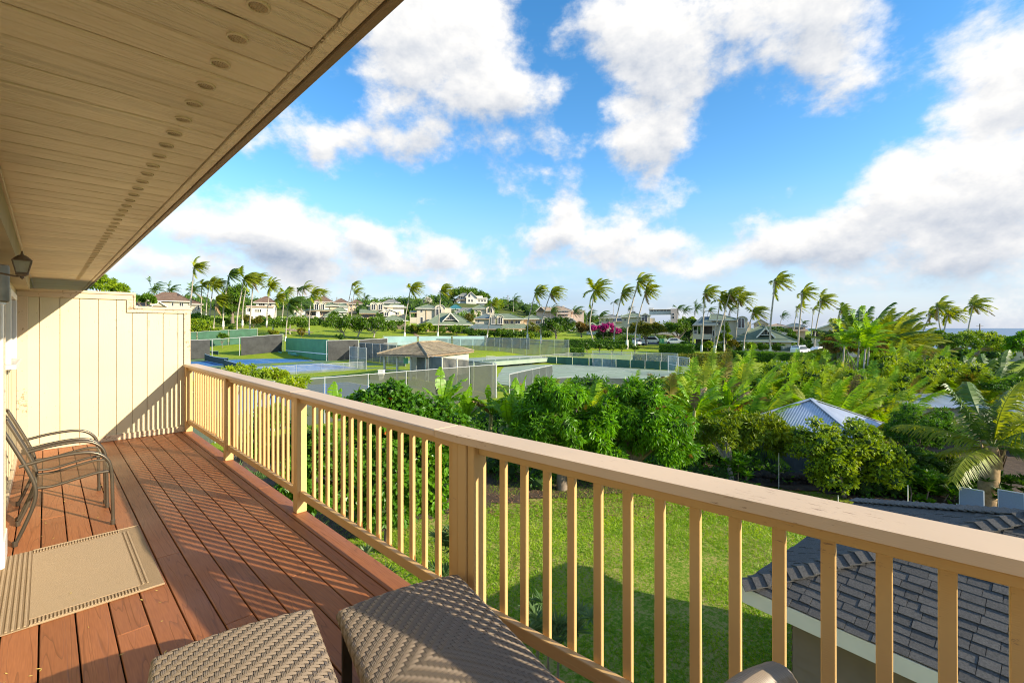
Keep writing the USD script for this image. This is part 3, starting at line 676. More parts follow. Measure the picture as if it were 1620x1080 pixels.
# ------------------------------------------------------------------ two sling chairs
def sling_chair(x, y, label, yaw=0.0):
    M_FR = LOOKS.get('bronze_tube') or pm('bronze_tube', (0.105, 0.085, 0.060), 0.32, var=0.15, metallic=0.55)
    if 'sling_mesh' not in LOOKS:
        mat('sling_mesh', {'g': ('geometry', {}), 'mp': ('mapping', {'scale': (1, 1, 1)}), 'c': ('principled_bsdf', {'base_color': (0.20, 0.135, 0.062), 'roughness': 0.7}), 't': ('transparent_bsdf', {'color': (1, 1, 1)}), 'tl': ('translucent_bsdf', {'color': (0.34, 0.23, 0.10)}),
                           'm0': ('mix_closure', {'fac': 0.35}), 'm': ('mix_closure', {'fac': 0.34})}, [('c.BSDF', 'm0.closure1'), ('tl.BSDF', 'm0.closure2'), ('m0.closure', 'm.closure1'), ('t.BSDF', 'm.closure2')], surface='m.closure')
    M_SL = LOOKS['sling_mesh']
    t = thing('sling_chair', label, 'chair', (x, y, DECK), yaw, 'pair of sling chairs by the wall')
    hw = 0.255
    for s in (-1, 1):
        yy = s * hw
        # foot, front leg, arm back to the upright: one bent tube
        arm = bez([[0.50, yy, 0.012], [0.497, yy, 0.25], [0.49, yy, 0.45], [0.465, yy, 0.545], [0.40, yy, 0.608], [0.30, yy, 0.632], [0.15, yy, 0.625], [0.02, yy, 0.602], [-0.035, yy, 0.590]], 5)
        MB().tube(arm, 0.0125, 8).build('front_leg_and_arm', M_FR, t, smooth=60)
        back = bez([[-0.055, yy, 0.012], [-0.005, yy, 0.14], [0.045, yy, 0.30], [0.050, yy, 0.42], [0.010, yy, 0.56], [-0.06, yy, 0.74], [-0.120, yy, 0.885]], 5)
        MB().tube(back, 0.0125, 8).build('back_leg', M_FR, t, smooth=60)
        side = bez([[0.055, yy * .93, 0.405], [0.15, yy * .93, 0.400], [0.28, yy * .93, 0.425], [0.40, yy * .93, 0.445], [0.49, yy * .93, 0.44]], 5)
        MB().tube(side, 0.011, 8).build('seat_rail', M_FR, t, smooth=60)
        for px, pz in ((0.50, 0.0), (-0.055, 0.0)):
            MB().lathe([(0.0, 0.0), (0.016, 0.0), (0.017, 0.035), (0.013, 0.04)], 10, (px, yy, 0.001)).build('foot_cap', M_FR, t)
    MB().tube(bez([[-0.120, -hw, 0.885], [-0.135, -hw * .7, 0.905], [-0.142, 0, 0.912], [-0.135, hw * .7, 0.905], [-0.120, hw, 0.885]], 6), 0.0125, 8).build('back_top_rail', M_FR, t, smooth=60)
    MB().tube([[0.488, -hw, 0.425], [0.488, hw, 0.425]], 0.010, 8).build('seat_front_rail', M_FR, t)
    MB().tube([[0.050, -hw, 0.385], [0.050, hw, 0.385]], 0.010, 8).build('seat_back_rail', M_FR, t)
    def sheet(curve, name):
        c = bez(curve, 6); u = np.linspace(-1, 1, 7)
        G = np.array([[[p[0], q * hw * 0.92, p[1] - 0.012 * (1 - q * q)] for q in u] for p in [(a[0], a[2]) for a in c]])
        MB().grid(G).build(name, M_SL, t, smooth=60)
    sheet([[0.06, 0, 0.408], [0.15, 0, 0.404], [0.28, 0, 0.428], [0.40, 0, 0.448], [0.485, 0, 0.444]], 'seat')
    sheet([[0.045, 0, 0.44], [0.008, 0, 0.57], [-0.06, 0, 0.745], [-0.118, 0, 0.882]], 'backrest')


sling_chair(-0.105, 5.31, 'bronze sling chair next to the rug, nearer of the pair by the wall', 0)
sling_chair(-0.115, 5.94, 'bronze sling chair by the partition, farther of the pair along the wall', 1.5)

# ------------------------------------------------------------------ woven wicker
def wicker_mats():
    M = mat('wicker_cane', {'r': ('geometry', {}), 'c': ('rgb_ramp', {'ramp': [(0.0, (0.23, 0.175, 0.12)), (0.5, (0.345, 0.268, 0.185)), (1.0, (0.48, 0.385, 0.275))]}), 'p': ('principled_bsdf', {'roughness': 0.38, 'specular_ior_level': 0.5})},
            [('r.random_per_island', 'c.fac'), ('c.color', 'p.base_color')])
    return M, pm('wicker_core', (0.035, 0.026, 0.018), 0.9)


M_CANE, M_CORE = wicker_mats()


def woven(w, l, camber, skirt, pitch, h, canes=3):
    """Herringbone twill of flat cane bundles over a cushion-shaped top with turned-down sides."""
    rr = 0.022
    def fold(a, half):
        s = np.sign(a); q = np.abs(a)
        over = q - (half - rr)
        th = np.clip(over / rr, 0, np.pi / 2)
        x = np.where(over <= 0, q, half - rr + rr * np.sin(th)); dr = np.where(over <= 0, 0, rr * (1 - np.cos(th)))
        dr = dr + np.maximum(0, over - rr * np.pi / 2)
        return s * x, dr
    def S(a, b):
        x, da = fold(a, w / 2); y, db = fold(b, l / 2)
        z = h + camber * (1 - (2 * x / w) ** 2) * (1 - 0.6 * (2 * y / l) ** 2) - np.maximum(da, db) - 0.15 * np.minimum(da, db)
        return np.stack([x, y, z], -1)
    A, B = w / 2 + skirt, l / 2 + skirt
    na, nb = int(2 * A / pitch), int(2 * B / pitch)
    m = MB()
    amp = 0.0020
    def strands(n_along, n_across, along_is_a):
        T = np.linspace(0, n_across, n_across * 2 + 1)          # parameter along the strand in crossings
        for j in range(n_along):
            cross = np.floor(np.minimum(T, n_across - 0.01)).astype(int)
            ia, ib = (cross, np.full_like(cross, j)) if along_is_a else (np.full_like(cross, j), cross)
            mirror = np.where(ib < nb / 2, 1, -1)
            ph = (ia + mirror * ib) % 4
            over = np.where(ph < 2, 1.0, -1.0)
            if not along_is_a: over = -over
            over = 0.5 * over + 0.25 * np.roll(over, 1) + 0.25 * np.roll(over, -1)
            for c in range(canes):
                o = (j + 0.5 + (c - (canes - 1) / 2) * 0.30 * 3 / canes) 
                hw_ = 0.145 * 3 / canes
                rows = []
                for e, dz in ((-hw_, -0.0009), (0, 0.0006), (hw_, -0.0009)):
                    if along_is_a: a = -A + T * pitch; b = np.full_like(T, -B + (o + e) * pitch)
                    else: b = -B + T * pitch; a = np.full_like(T, -A + (o + e) * pitch)
                    base = S(a, b)
                    ep = 1e-3
                    nrm = np.cross(S(a + ep, b) - S(a - ep, b), S(a, b + ep) - S(a, b - ep)); nrm /= np.linalg.norm(nrm, axis=1, keepdims=True) + 1e-12
                    rows.append(base + nrm * (over * amp + dz + 0.002)[:, None])
                m.grid(np.stack(rows, 1))
    strands(nb, na, True)
    strands(na, nb, False)
    ga, gb = np.linspace(-A + 0.003, A - 0.003, 24), np.linspace(-B + 0.003, B - 0.003, 30)
    aa, bb = np.meshgrid(ga, gb, indexing='ij')
    core = S(aa, bb) - np.array([0, 0, 0.0035])
    core[..., :2] *= 0.994
    return m, core


def ottoman(c, rot, w, l, label):
    t = thing('wicker_ottoman', label, 'ottoman', c, rot, 'wicker ottomans at the front of the deck')
    m, core = woven(w, l, 0.045, 0.030, 0.0165, 0.355)
    m.build('woven_top', M_CANE, t, smooth=50)
    MB().grid(core).build('inner_shell', M_CORE, t)
    for sx in (-1, 1):
        for sy in (-1, 1):
            x, y = sx * (w / 2 - 0.035), sy * (l / 2 - 0.035)
            MB().cbox(x - 0.02, x + 0.02, y - 0.02, y + 0.02, 0.002, 0.33, 0.004).build('leg', M_CORE, t)


# corners of the two tops as they stand on the deck
ottoman((1.090, 1.42, DECK), -13.5, 0.60, 1.10, 'brown woven wicker ottoman pushed against the railing')
ottoman((0.468, 1.70, DECK), -12.0, 0.575, 1.00, 'brown woven wicker ottoman standing clear of the railing, in the sun')


def armchair():
    t = thing('wicker_armchair', 'brown wicker armchair by the railing of which one rolled arm shows', 'armchair', (0.935, 0.055, DECK), -90)
    # arms: rolled, wrapped with cane bundles
    for s in (-1, 1):
        x = s * 0.335
        ax = bez([[x, -0.42, 0.83], [x, -0.1, 0.80], [x, 0.30, 0.705], [x, 0.54, 0.615], [x, 0.635, 0.575]], 8)
        MB().tube(ax, np.r_[np.full(len(ax) - 3, 0.036), 0.034, 0.026, 0.010], 12).build('arm_core', M_CORE, t, smooth=60)
        m = MB(); n = len(ax)
        L = np.r_[0, np.cumsum(np.linalg.norm(np.diff(ax, axis=0), axis=1))]
        at = lambda q: np.array([np.interp(q, L, ax[:, k]) for k in range(3)])
        turns = int(L[-1] / 0.030)
        for k in range(turns):
            for sgn in (-1, 1):
                for cc in range(6):
                    th = np.linspace(0, np.pi, 9) * sgn + (np.pi / 2)
                    q = (k + 0.5 * (sgn > 0)) * 0.030 + np.linspace(0, 0.055, 9) + cc * 0.0052
                    ctr = np.array([at(min(v, L[-1])) for v in q])
                    rad = 0.0465 + 0.002 * np.sin(np.linspace(0, np.pi, 9) * (1 if (k + cc) % 2 else -1))
                    rad = rad * np.where(q > L[-1] - 0.06, np.clip((L[-1] - q) / 0.06, 0.1, 1) ** 0.5, 1)
                    p = ctr + np.stack([np.cos(th) * rad, 0 * th, np.sin(th) * rad], -1)
                    w = np.array([0, 0.0026, 0])
                    m.grid(np.stack([p - w, p + (p - ctr) * 0.03, p + w], 1))
        m.build('arm', M_CANE, t, smooth=60)
        mm, core = woven(0.86, 0.50, 0.004, 0.01, 0.03, 0.0)
        v, f = mm.arrays(); v = np.stack([x + np.sign(x) * v[:, 2] * 1.0 + 0.0, -0.08 + v[:, 0], 0.33 + v[:, 1]], 1)
        MB().add(v, f).build('side_panel', M_CANE, t)
        MB().box(x - 0.008, x + 0.0, -0.5, 0.34, 0.08, 0.56).build('side_core', M_CORE, t)
    mm, core = woven(0.60, 0.62, 0.02, 0.05, 0.02, 0.40)
    mm.build('seat', M_CANE, t)
    MB().grid(core).build('seat_core', M_CORE, t)
    mm, core = woven(0.62, 0.55, 0.02, 0.03, 0.02, 0.0)
    R = lambda v: np.stack([v[..., 0], -0.42 + v[..., 2] - 0.25 * v[..., 1], 0.70 + v[..., 1]], -1)
    v, f = mm.arrays(); MB().add(R(v), f).build('backrest', M_CANE, t)
    MB().grid(R(core)).build('back_core', M_CORE, t)
    for sx in (-1, 1):
        for y in (-0.42, 0.30):
            MB().cbox(sx * 0.31 - 0.02, sx * 0.31 + 0.02, y - 0.02, y + 0.02, 0.002, 0.36, 0.004).build('leg', M_CORE, t)


armchair()

# dry leaflets that the wind left on the planks
M_DRY = pm('dry_leaflet', (0.62, 0.46, 0.12), 0.7, rnd=0.3)
lf = MB()
for k in range(70):
    x, y = rng.uniform(-0.2, 0.5), rng.uniform(2.6, 6.6)
    if -0.22 < x < 0.54 and 3.6 < y < 4.9 and rng.random() < 0.6: continue
    gap = min(abs(x - q) for q in xs)
    if gap > 0.03 and rng.random() < 0.5: x = min(xs, key=lambda q: abs(x - q)) + rng.normal(0, 0.006)
    th = rng.uniform(0, 6.28); L = rng.uniform(0.006, 0.016); d = np.array([math.cos(th), math.sin(th), 0]) * L; n = np.array([-d[1], d[0], 0]) * 0.33
    c = np.array([x, y, DECK + (0.013 if (-0.22 < x < 0.54 and 3.6 < y < 4.9) else 0.0025)])
    lf.add([c - d, c - n + [0, 0, 0.002], c + d + [0, 0, 0.003], c + n + [0, 0, 0.001]], [[0, 1, 2], [0, 2, 3]])
lf.solo('fallen_leaves', M_DRY, 'small dry yellow leaflets blown along the plank gaps', 'leaves', kind='stuff')
# ------------------------------------------------------------------ the ground
def hz(lat, dep):
    """Height of the ground lat metres right of and dep metres ahead of the tripod."""
    lat = np.asarray(lat, float); dep = np.asarray(dep, float)
    u = lat / np.maximum(dep, 6.0)
    right = np.clip((lat - np.interp(dep, [30, 45, 78, 97], [3.0, -9.0, -9.0, 3.0])) / 9.0, 0, 1); right = right * right * (3 - 2 * right)
    near = np.interp(dep, [-50, 17, 22, 60], [-0.5, -0.5, 0.0, 0.0])
    nearr = np.interp(dep, [-50, 13, 19, 30, 75, 97, 120], [-0.5, -0.5, -1.1, -1.15, -1.0, -0.15, 0.1])
    base = near * (1 - right) + nearr * right
    hill = np.interp(dep, [75, 90, 105, 125, 140, 160, 200, 250, 300, 350, 450, 1200], [0, 1.4, 2.7, 4.7, 6.3, 8.2, 11, 15, 20, 24, 28, 32])
    L = np.interp(u, [-1.2, -0.45, -0.2, 0, 0.2, 0.4, 0.55, 0.68, 0.8, 1.0], [1.15, 1.0, 0.72, 0.50, 0.36, 0.24, 0.02, -0.35, -0.75, -0.9])
    bump = 9.0 * np.exp(-((lat + 22) / 55) ** 2 - ((dep - 275) / 60) ** 2)
    return base + hill * L + bump


def GR(px, dep, dz=0.0):
    lat = (px - CX) / FPX * dep
    return LD(lat, dep, float(hz(lat, dep)) + dz)


def grass_mat(name, a, b, c, sc=0.6):
    n = {'g': ('geometry', {}), 'n1': ('noise_texture', {'scale': sc, 'detail': 6.0, 'roughness': 0.65}), 'n2': ('noise_texture', {'scale': 14.0, 'detail': 5.0, 'roughness': 0.7}),
         's': ('math', {'math_type': 'multiply_add', 'value2': 0.5}), 'r': ('rgb_ramp', {'ramp': [(0.56, hexc(np.array(a) * 0.8)), (0.72, hexc(b)), (0.84, hexc(c))]}),
         'n3': ('noise_texture', {'scale': 40.0, 'detail': 4.0}), 'b': ('bump', {'strength': 0.8, 'distance': 0.05}), 'p': ('principled_bsdf', {'roughness': 0.85, 'specular_ior_level': 0.15})}
    l = [('g.position', 'n1.vector'), ('g.position', 'n2.vector'), ('g.position', 'n3.vector'), ('n1.fac', 's.value1'), ('n2.fac', 's.value3'), ('s.value', 'r.fac'), ('r.color', 'p.base_color'), ('n3.fac', 'b.height'), ('b.normal', 'p.normal')]
    return mat(name, n, l)


M_LAWN = grass_mat('lawn_grass', (0.165, 0.275, 0.010), (0.225, 0.325, 0.014), (0.290, 0.310, 0.035))
M_YARD = grass_mat('yard_grass', (0.100, 0.220, 0.010), (0.170, 0.275, 0.016), (0.370, 0.320, 0.095), 0.9)
M_SOIL = pm('bare_soil', (0.085, 0.055, 0.032), 0.9, var=0.4, scale=3, bump=0.9, bscale=18, bdist=0.06)
M_FARG = grass_mat('upland_ground', (0.05, 0.09, 0.012), (0.085, 0.12, 0.018), (0.12, 0.12, 0.04), 0.15)
M_PATH = pm('brown_path', (0.30, 0.20, 0.11), 0.85, var=0.2)
M_ASPH = pm('asphalt', (0.075, 0.072, 0.068), 0.85, var=0.2, scale=1.5)
M_SEA = mat('sea_water', {'g': ('geometry', {}), 'n': ('noise_texture', {'scale': 0.03, 'detail': 6.0}), 'b': ('bump', {'strength': 0.4, 'distance': 1.5}), 'p': ('principled_bsdf', {'base_color': (0.035, 0.13, 0.24), 'roughness': 0.35, 'specular_ior_level': 0.4})}, [('g.position', 'n.vector'), ('n.fac', 'b.height'), ('b.normal', 'p.normal')])

deps = np.r_[np.arange(-60, 14, 6.0), np.arange(14, 30, 1.0), np.arange(30, 130, 2.5), np.arange(130, 320, 6.0), np.geomspace(320, 2200, 22)]
us = np.r_[-np.geomspace(260, 12, 26), np.arange(-10, 22, 1.0), np.geomspace(22, 320, 40)]
LT, DP = np.meshgrid(us, deps, indexing='ij')
far = np.clip((DP - 330) / 500, 0, 1)
LT2 = LT * (1 + far * 4)
Z = hz(LT2, DP)
Z = Z + 0.05 * (meshkit.fbm(np.stack([LT2 * 0.25, DP * 0.25, 0 * DP], -1)) - 0.5) * (DP > 8)
G = np.stack([CYW * LT2 + SY * DP, -SY * LT2 + CYW * DP, Z], -1)
MB().grid(G).solo('ground', M_LAWN, kind='structure', smooth=True)
s0 = LD(0, 0)
MB().grid(np.array([[[CYW * la + SY * de, -SY * la + CYW * de, -13.0] for de in (60, 400, 2500, 14000, 60000)] for la in np.linspace(-60000, 60000, 7)])).solo('sea', M_SEA, kind='structure')


def patch(name, pts, m, dz=0.02, step=1.0, label=None, cat=None, edge=0.35, seed=0):
    """A sheet lying on the ground with an uneven outline through the points (lat, dep)."""
    from shapely.geometry import Polygon, Point
    from shapely import contains_xy
    p = np.array(pts, float)
    q = bez(np.vstack([p, p[:1]]), 8)[:-1]
    poly = Polygon(q).buffer(0)
    x0, y0, x1, y1 = poly.bounds
    xx = np.arange(x0, x1 + step, step); yy = np.arange(y0, y1 + step, step)
    X, Y = np.meshgrid(xx, yy, indexing='ij')
    m_ = MB()
    jit = (meshkit.noise(np.stack([X * 1.3, Y * 1.3, 0 * X], -1), seed) - 0.5) * edge * 2
    inside = contains_xy(poly, X + jit, Y + jit)
    V = np.stack([CYW * X + SY * Y, -SY * X + CYW * Y, hz(X, Y) + dz], -1)
    idx = np.arange(X.size).reshape(X.shape)
    c = inside[:-1, :-1] & inside[1:, :-1] & inside[1:, 1:] & inside[:-1, 1:]
    a = np.argwhere(c)
    if len(a) == 0: return
    i, j = a[:, 0], a[:, 1]
    f = np.stack([idx[i, j], idx[i + 1, j], idx[i + 1, j + 1], idx[i, j + 1]], 1)
    used, inv = np.unique(f, return_inverse=True)
    m_.add(V.reshape(-1, 3)[used], inv.reshape(f.shape))
    if name in LOCS_ST or label is None:
        m_.solo(name, m, kind='structure')
    else:
        m_.solo(name, m, label, cat)


LOCS_ST = set()
# the near garden's grass, the soil under the shrubs, the road and the car park up the slope
patch('garden_lawn', [(-14, 3), (-12, 14), (-4, 16), (3, 17), (9, 17.5), (11, 14), (16, 12), (20, 2), (10, -4), (-8, -6)], M_YARD, 0.022, 0.5)
patch('garden_bed', [(-9, 9.2), (-6.5, 9), (-3.2, 12.5), (0, 14.2), (4, 15.0), (7.2, 16.2), (10, 16.3), (12, 14.0), (16, 13.5), (24, 13), (45, 30), (60, 55), (24, 52), (6, 30), (-2, 21), (-12, 21)], M_SOIL, 0.045, 0.4, seed=3)
patch('car_park', [(22, 113), (24, 121), (40, 121), (60, 114), (75, 109), (88, 104), (88, 99), (72, 102), (58, 106), (40, 111)], M_ASPH, 0.06, 1.5)
patch('upland', [(-260, 150), (-120, 172), (-50, 178), (-10, 165), (30, 150), (70, 130), (120, 125), (200, 140), (420, 320), (420, 900), (-260, 900)], M_FARG, 0.15, 8.0, edge=4)
patch('footpath', [(-62, 124), (-57, 119), (-52, 116), (-50, 117.5), (-55, 121), (-61, 126.5)], M_PATH, 0.05, 0.6)
patch('footpath', [(-31, 137), (-27, 124), (-24, 113), (-22.5, 113), (-25, 124), (-29, 137)], M_PATH, 0.05, 0.6)

# ------------------------------------------------------------------ tennis courts (their sides run along the deck's own axes)
M_CGREEN = pm('court_green', (0.105, 0.185, 0.085), 0.75, var=0.15, scale=0.5)
M_CBLUE = pm('court_blue', (0.035, 0.155, 0.36), 0.7, var=0.12, scale=0.5)
M_CPALE = pm('court_pale_green', (0.26, 0.32, 0.23), 0.8, var=0.15, scale=0.4)
M_LINE = pm('court_line_white', (0.75, 0.75, 0.72), 0.7)
M_GALV = pm('galvanised_steel', (0.50, 0.50, 0.48), 0.4, var=0.1, metallic=0.3)
M_BLACKCLOTH = pm('black_windscreen', (0.040, 0.041, 0.038), 0.75, var=0.3, scale=1.0, bump=0.6, bscale=2.5, bdist=0.1)
M_GREENCLOTH = pm('green_windscreen', (0.035, 0.105, 0.060), 0.7, var=0.25, scale=0.8, bump=0.5, bscale=2.5, bdist=0.1)
M_PALECLOTH = pm('faded_green_windscreen', (0.048, 0.085, 0.062), 0.7, var=0.15, scale=0.8, bump=0.5, bscale=2.5, bdist=0.1)
M_PRACT = pm('practice_wall_green', (0.085, 0.255, 0.115), 0.65, var=0.15, scale=0.8)
M_TEAL = pm('pale_teal_windscreen', (0.34, 0.50, 0.50), 0.7, var=0.12, scale=0.5, bump=0.3, bscale=2, bdist=0.08)
M_NET = pm('tennis_net_mesh', (0.035, 0.055, 0.045), 0.8)


def cutout(name, col, clear, rough=0.8):
    """Knitted shade cloth or chain link seen from afar: part of it is holes."""
    return mat(name, {'g': ('geometry', {}), 'w': ('white_noise_texture', {}), 'n': ('noise_texture', {'scale': 1.2, 'detail': 3.0}), 'mr': ('map_range', {'from_min': 0.3, 'from_max': 0.7, 'to_min': clear - 0.08, 'to_max': clear + 0.08}),
                      'd': ('principled_bsdf', {'base_color': hexc(col), 'roughness': rough}), 't': ('transparent_bsdf', {}), 'm': ('mix_closure', {})},
               [('g.position', 'n.vector'), ('n.fac', 'mr.value'), ('mr.result', 'm.fac'), ('d.BSDF', 'm.closure1'), ('t.BSDF', 'm.closure2')], surface='m.closure')


M_SHADE = cutout('grey_shade_cloth', (0.062, 0.070, 0.048), 0.24)
M_SHADE2 = cutout('beige_shade_cloth', (0.20, 0.18, 0.135), 0.33)
M_SHADEP = cutout('pink_shade_cloth', (0.50, 0.36, 0.28), 0.25)
M_LINK = cutout('chain_link', (0.42, 0.42, 0.40), 0.80)
M_DKLINK = cutout('dark_shade_cloth', (0.040, 0.050, 0.045), 0.14)


def court(name, x0, x1, y0, y1, z, lx, ly, along='x', surf=None, play=None, net=None, netlabel=None):
    """A court from x0 to x1 and y0 to y1; lx, ly: the playing area's near corner; net: the post to post range."""
    c = '/World/' + numbered('/World', name)
    UsdGeom.Xform.Define(stage, c); data(stage.GetPrimAtPath(c), kind='structure'); LOCS[c] = np.zeros(3)
    MB().box(x0, x1, y0, y1, z - 0.6, z + 0.006).build('surround', surf or M_CGREEN, c)
    L, Wd = 23.77, 10.97
    if along == 'x': bx = lambda a, b, cc, d: (lx + a, lx + b, ly + cc, ly + d)
    else: bx = lambda a, b, cc, d: (lx + cc, lx + d, ly + a, ly + b)
    def sheet(n, r, zz, m):
        x0_, x1_, y0_, y1_ = r
        MB().poly([[x0_, y0_, zz], [x1_, y0_, zz], [x1_, y1_, zz], [x0_, y1_, zz]]).build(n, m, c)
    if play is not None: sheet('playing_area', bx(0, L, 0, Wd), z + 0.012, play)
    w = 0.07
    for a, b, cc, d in ((0, L, 0, w), (0, L, Wd - w, Wd), (0, L, 1.37, 1.37 + w), (0, L, Wd - 1.37 - w, Wd - 1.37), (0, w * 1.5, w, Wd - w), (L - w * 1.5, L, w, Wd - w), (5.49, 5.49 + w, 1.37 + w, Wd - 1.37 - w), (L - 5.49 - w, L - 5.49, 1.37 + w, Wd - 1.37 - w), (5.49 + w, L - 5.49 - w, Wd / 2 - w / 2, Wd / 2 + w / 2)):
        sheet('court_line', bx(a, b, cc, d), z + 0.018 if cc in (0, Wd - w, 1.37, Wd - 1.37 - w) else z + 0.0185, M_LINE)
    if netlabel:
        a, b, _, _ = (0, 0, 0, 0)
        e0 = (lx + L / 2, ly - 0.9) if along == 'x' else (lx - 0.9, ly + L / 2)
        e1 = (lx + L / 2, ly + Wd + 0.9) if along == 'x' else (lx + Wd + 0.9, ly + L / 2)
        e0 = np.array([*e0, z]); e1 = np.array([*e1, z])
        t = thing('tennis_net', netlabel, 'tennis net', (e0 + e1) / 2)
        for e in (e0, e1):
            MB().tube([e, e + [0, 0, 1.1]], 0.05, 8).build('post', M_GREENCLOTH, t, world=True)
        q = np.linspace(0, 1, 15); sag = 0.16 * 4 * q * (1 - q)
        d = np.array([0.012, 0, 0]) if along == 'x' else np.array([0, 0.012, 0])
        Gt = np.stack([[e0 + (e1 - e0) * k + [0, 0, 0.05], e0 + (e1 - e0) * k + [0, 0, 1.02 - s]] for k, s in zip(q, sag)])
        MB().grid(Gt).grid((Gt + d)[::-1]).build('mesh', M_NET, t, world=True)
        Gt = np.stack([[e0 + (e1 - e0) * k + [0, 0, 1.021 - s], e0 + (e1 - e0) * k + [0, 0, 1.085 - s]] for k, s in zip(q, sag)])
        MB().grid(Gt - d).grid((Gt + d)[::-1]).build('top_band', M_LINE, t, world=True)
    return c


court('tennis_court', -6, 33, 52.3, 68.9, 0.0, 3.9, 54.6, 'x', None, M_CBLUE, True, 'dark tennis net across the nearer blue court')
court('tennis_court', -6, 30.5, 69.0, 87.4, 0.0, 5.2, 70.8, 'x', None, M_CBLUE, True, 'dark tennis net across the farther blue court, in front of the practice wall')
court('tennis_court', -14, 22.4, 24.3, 47.5, 0.0, -4, 30.0, 'x', None, M_CBLUE)
court('tennis_court', -6, 45, 88.6, 105.6, 0.0, 9, 92.5, 'x', None, M_CBLUE, True, 'dark tennis net of the court behind the black windscreens')
court('tennis_court', 34, 61.5, 26.5, 51, -0.96, 36.2, 33.5, 'x', M_CPALE, None)
court('tennis_court', 36, 62, 50, 84, 0.0, 42, 55, 'y', M_CPALE, None)


def fence(label, pts, h, panels, post_gap=2.44, z=None, pr=0.03, mid=False, rail=True, group=None, name='court_fence', bottom=0.03):
    """Posts, rails and cloth panels along a line of (x, y) points; panels: one material, or one per bay (None leaves the bay open)."""
    pts = [np.array(p, float) for p in pts]
    def gz(p):
        if z is not None: return z
        lat = CYW * p[0] - SY * p[1]; dep = SY * p[0] + CYW * p[1]
        return float(hz(lat, dep))
    t = thing(name, label, 'fence', (*pts[0], gz(pts[0])), 0, group)
    k = 0
    for a, b in zip(pts[:-1], pts[1:]):
        L = np.linalg.norm(b - a); n = max(1, int(round(L / post_gap)))
        for i in range(n + 1):
            if i == 0 and a is not pts[0]: continue
            p = a + (b - a) * i / n; q = np.array([*p, gz(p)])
            MB().tube([q - [0, 0, 0.3], q + [0, 0, h + 0.05]], pr, 6).build('post', M_GALV, t, world=True)
        for i in range(n):
            p0 = a + (b - a) * i / n; p1 = a + (b - a) * (i + 1) / n
            P0 = np.array([*p0, gz(p0)]); P1 = np.array([*p1, gz(p1)])
            if rail:
                MB().tube([P0 + [0, 0, h], P1 + [0, 0, h]], pr * 0.8, 5).build('top_rail', M_GALV, t, world=True)
                if mid: MB().tube([P0 + [0, 0, h * 0.52], P1 + [0, 0, h * 0.52]], pr * 0.6, 5).build('mid_rail', M_GALV, t, world=True)
            m = panels[k % len(panels)] if isinstance(panels, (list, tuple)) else panels
            k += 1
            if m is not None:
                d = (P1 - P0) / np.linalg.norm(P1 - P0); nn = np.array([d[1], -d[0], 0]) * (pr * 1.3)
                q = np.linspace(0.03, 0.97, 7); zz = np.linspace(bottom, h - 0.04, 5)
                Gd = np.array([[P0 + (P1 - P0) * s + [0, 0, w] + nn * (1 + 1.2 * math.sin(9 * s + 2 * w + k) * math.sin(3.1 * w + k)) for w in zz] for s in q])
                MB().grid(Gd).build('windscreen' if m is not M_LINK else 'chain_link', m, t, world=True, smooth=True)
    return t


# front enclosure nearest to the garden
fence('grey shade-cloth fence in front of the nearest court, running to a corner beside the gate', [(-12, 24), (22.7, 24)], 2.4, [M_SHADE, M_SHADE, M_SHADE, M_SHADE, M_SHADE, M_SHADE, M_SHADE, M_LINK, M_SHADE, M_SHADE, M_SHADE, M_SHADE, M_SHADE, M_SHADE], mid=False)
fence('pinkish fence gate bay at the near corner of the grey shade-cloth fence', [(22.75, 24), (23.6, 25.3)], 2.45, [M_SHADEP], 1.6, mid=True, name='fence_gate')
fence('dark screened fence leading from the gate back to the pavilion', [(23.6, 25.4), (25.6, 38.5)], 2.4, [M_DKLINK])
# low fence along the blue courts
fence('low chain link fence along the grass strip in front of the blue courts', [(-5, 51.8), (27.2, 51.8)], 0.95, [M_LINK], 2.6, pr=0.028)
fence('tall open fence panel standing at the right of the blue courts', [(27.1, 51.3), (27.8, 57.2)], 2.6, [M_SHADE2], 2.9, mid=True)
# far side of the blue courts
fence('black windscreen fence behind the blue courts with a gap to the court beyond', [(8, 88), (19.2, 88), (23.2, 88), (30.2, 88)], 3.1, [M_BLACKCLOTH, None, M_BLACKCLOTH], 12.0, pr=0.055)
fence('green windscreen fence at the back of the far left court', [(-6, 105), (31, 105)], 3.0, [M_GREENCLOTH], 5.0, pr=0.04)
fence('black windscreen fence right of the green practice wall, half in shade', [(30.2, 69.6), (40.5, 69.4)], 3.1, [M_BLACKCLOTH], 5.2, pr=0.055)
fence('dark fence running back behind the pavilion', [(35, 68.6), (33, 52)], 2.7, [M_DKLINK], 2.8)
fence('open chain link fence behind the black windscreens in the middle', [(31, 74), (46, 66)], 2.4, [M_SHADE2, M_LINK], 2.4)
t = thing('practice_wall', 'green tennis practice wall with a white net line painted across it', 'practice wall', (30.6, 79, 0))
for i, (ya, yb) in enumerate(((70.0, 75.8), (75.805, 81.6), (81.605, 87.6))):
    MB().cbox(30.55, 30.7, ya, yb, 0, 3.25, 0.01).build('panel', M_PRACT, t, world=True)
MB().cbox(30.535, 30.56, 70.0, 87.6, 0.92, 1.06, 0.003).build('net_line', M_LINE, t, world=True)
for yy in (71, 76, 81, 86):
    MB().beam([30.72, yy, 2.9], [32.6, yy, 0.0], 0.1, 0.1).build('brace', M_GALV, t, world=True)
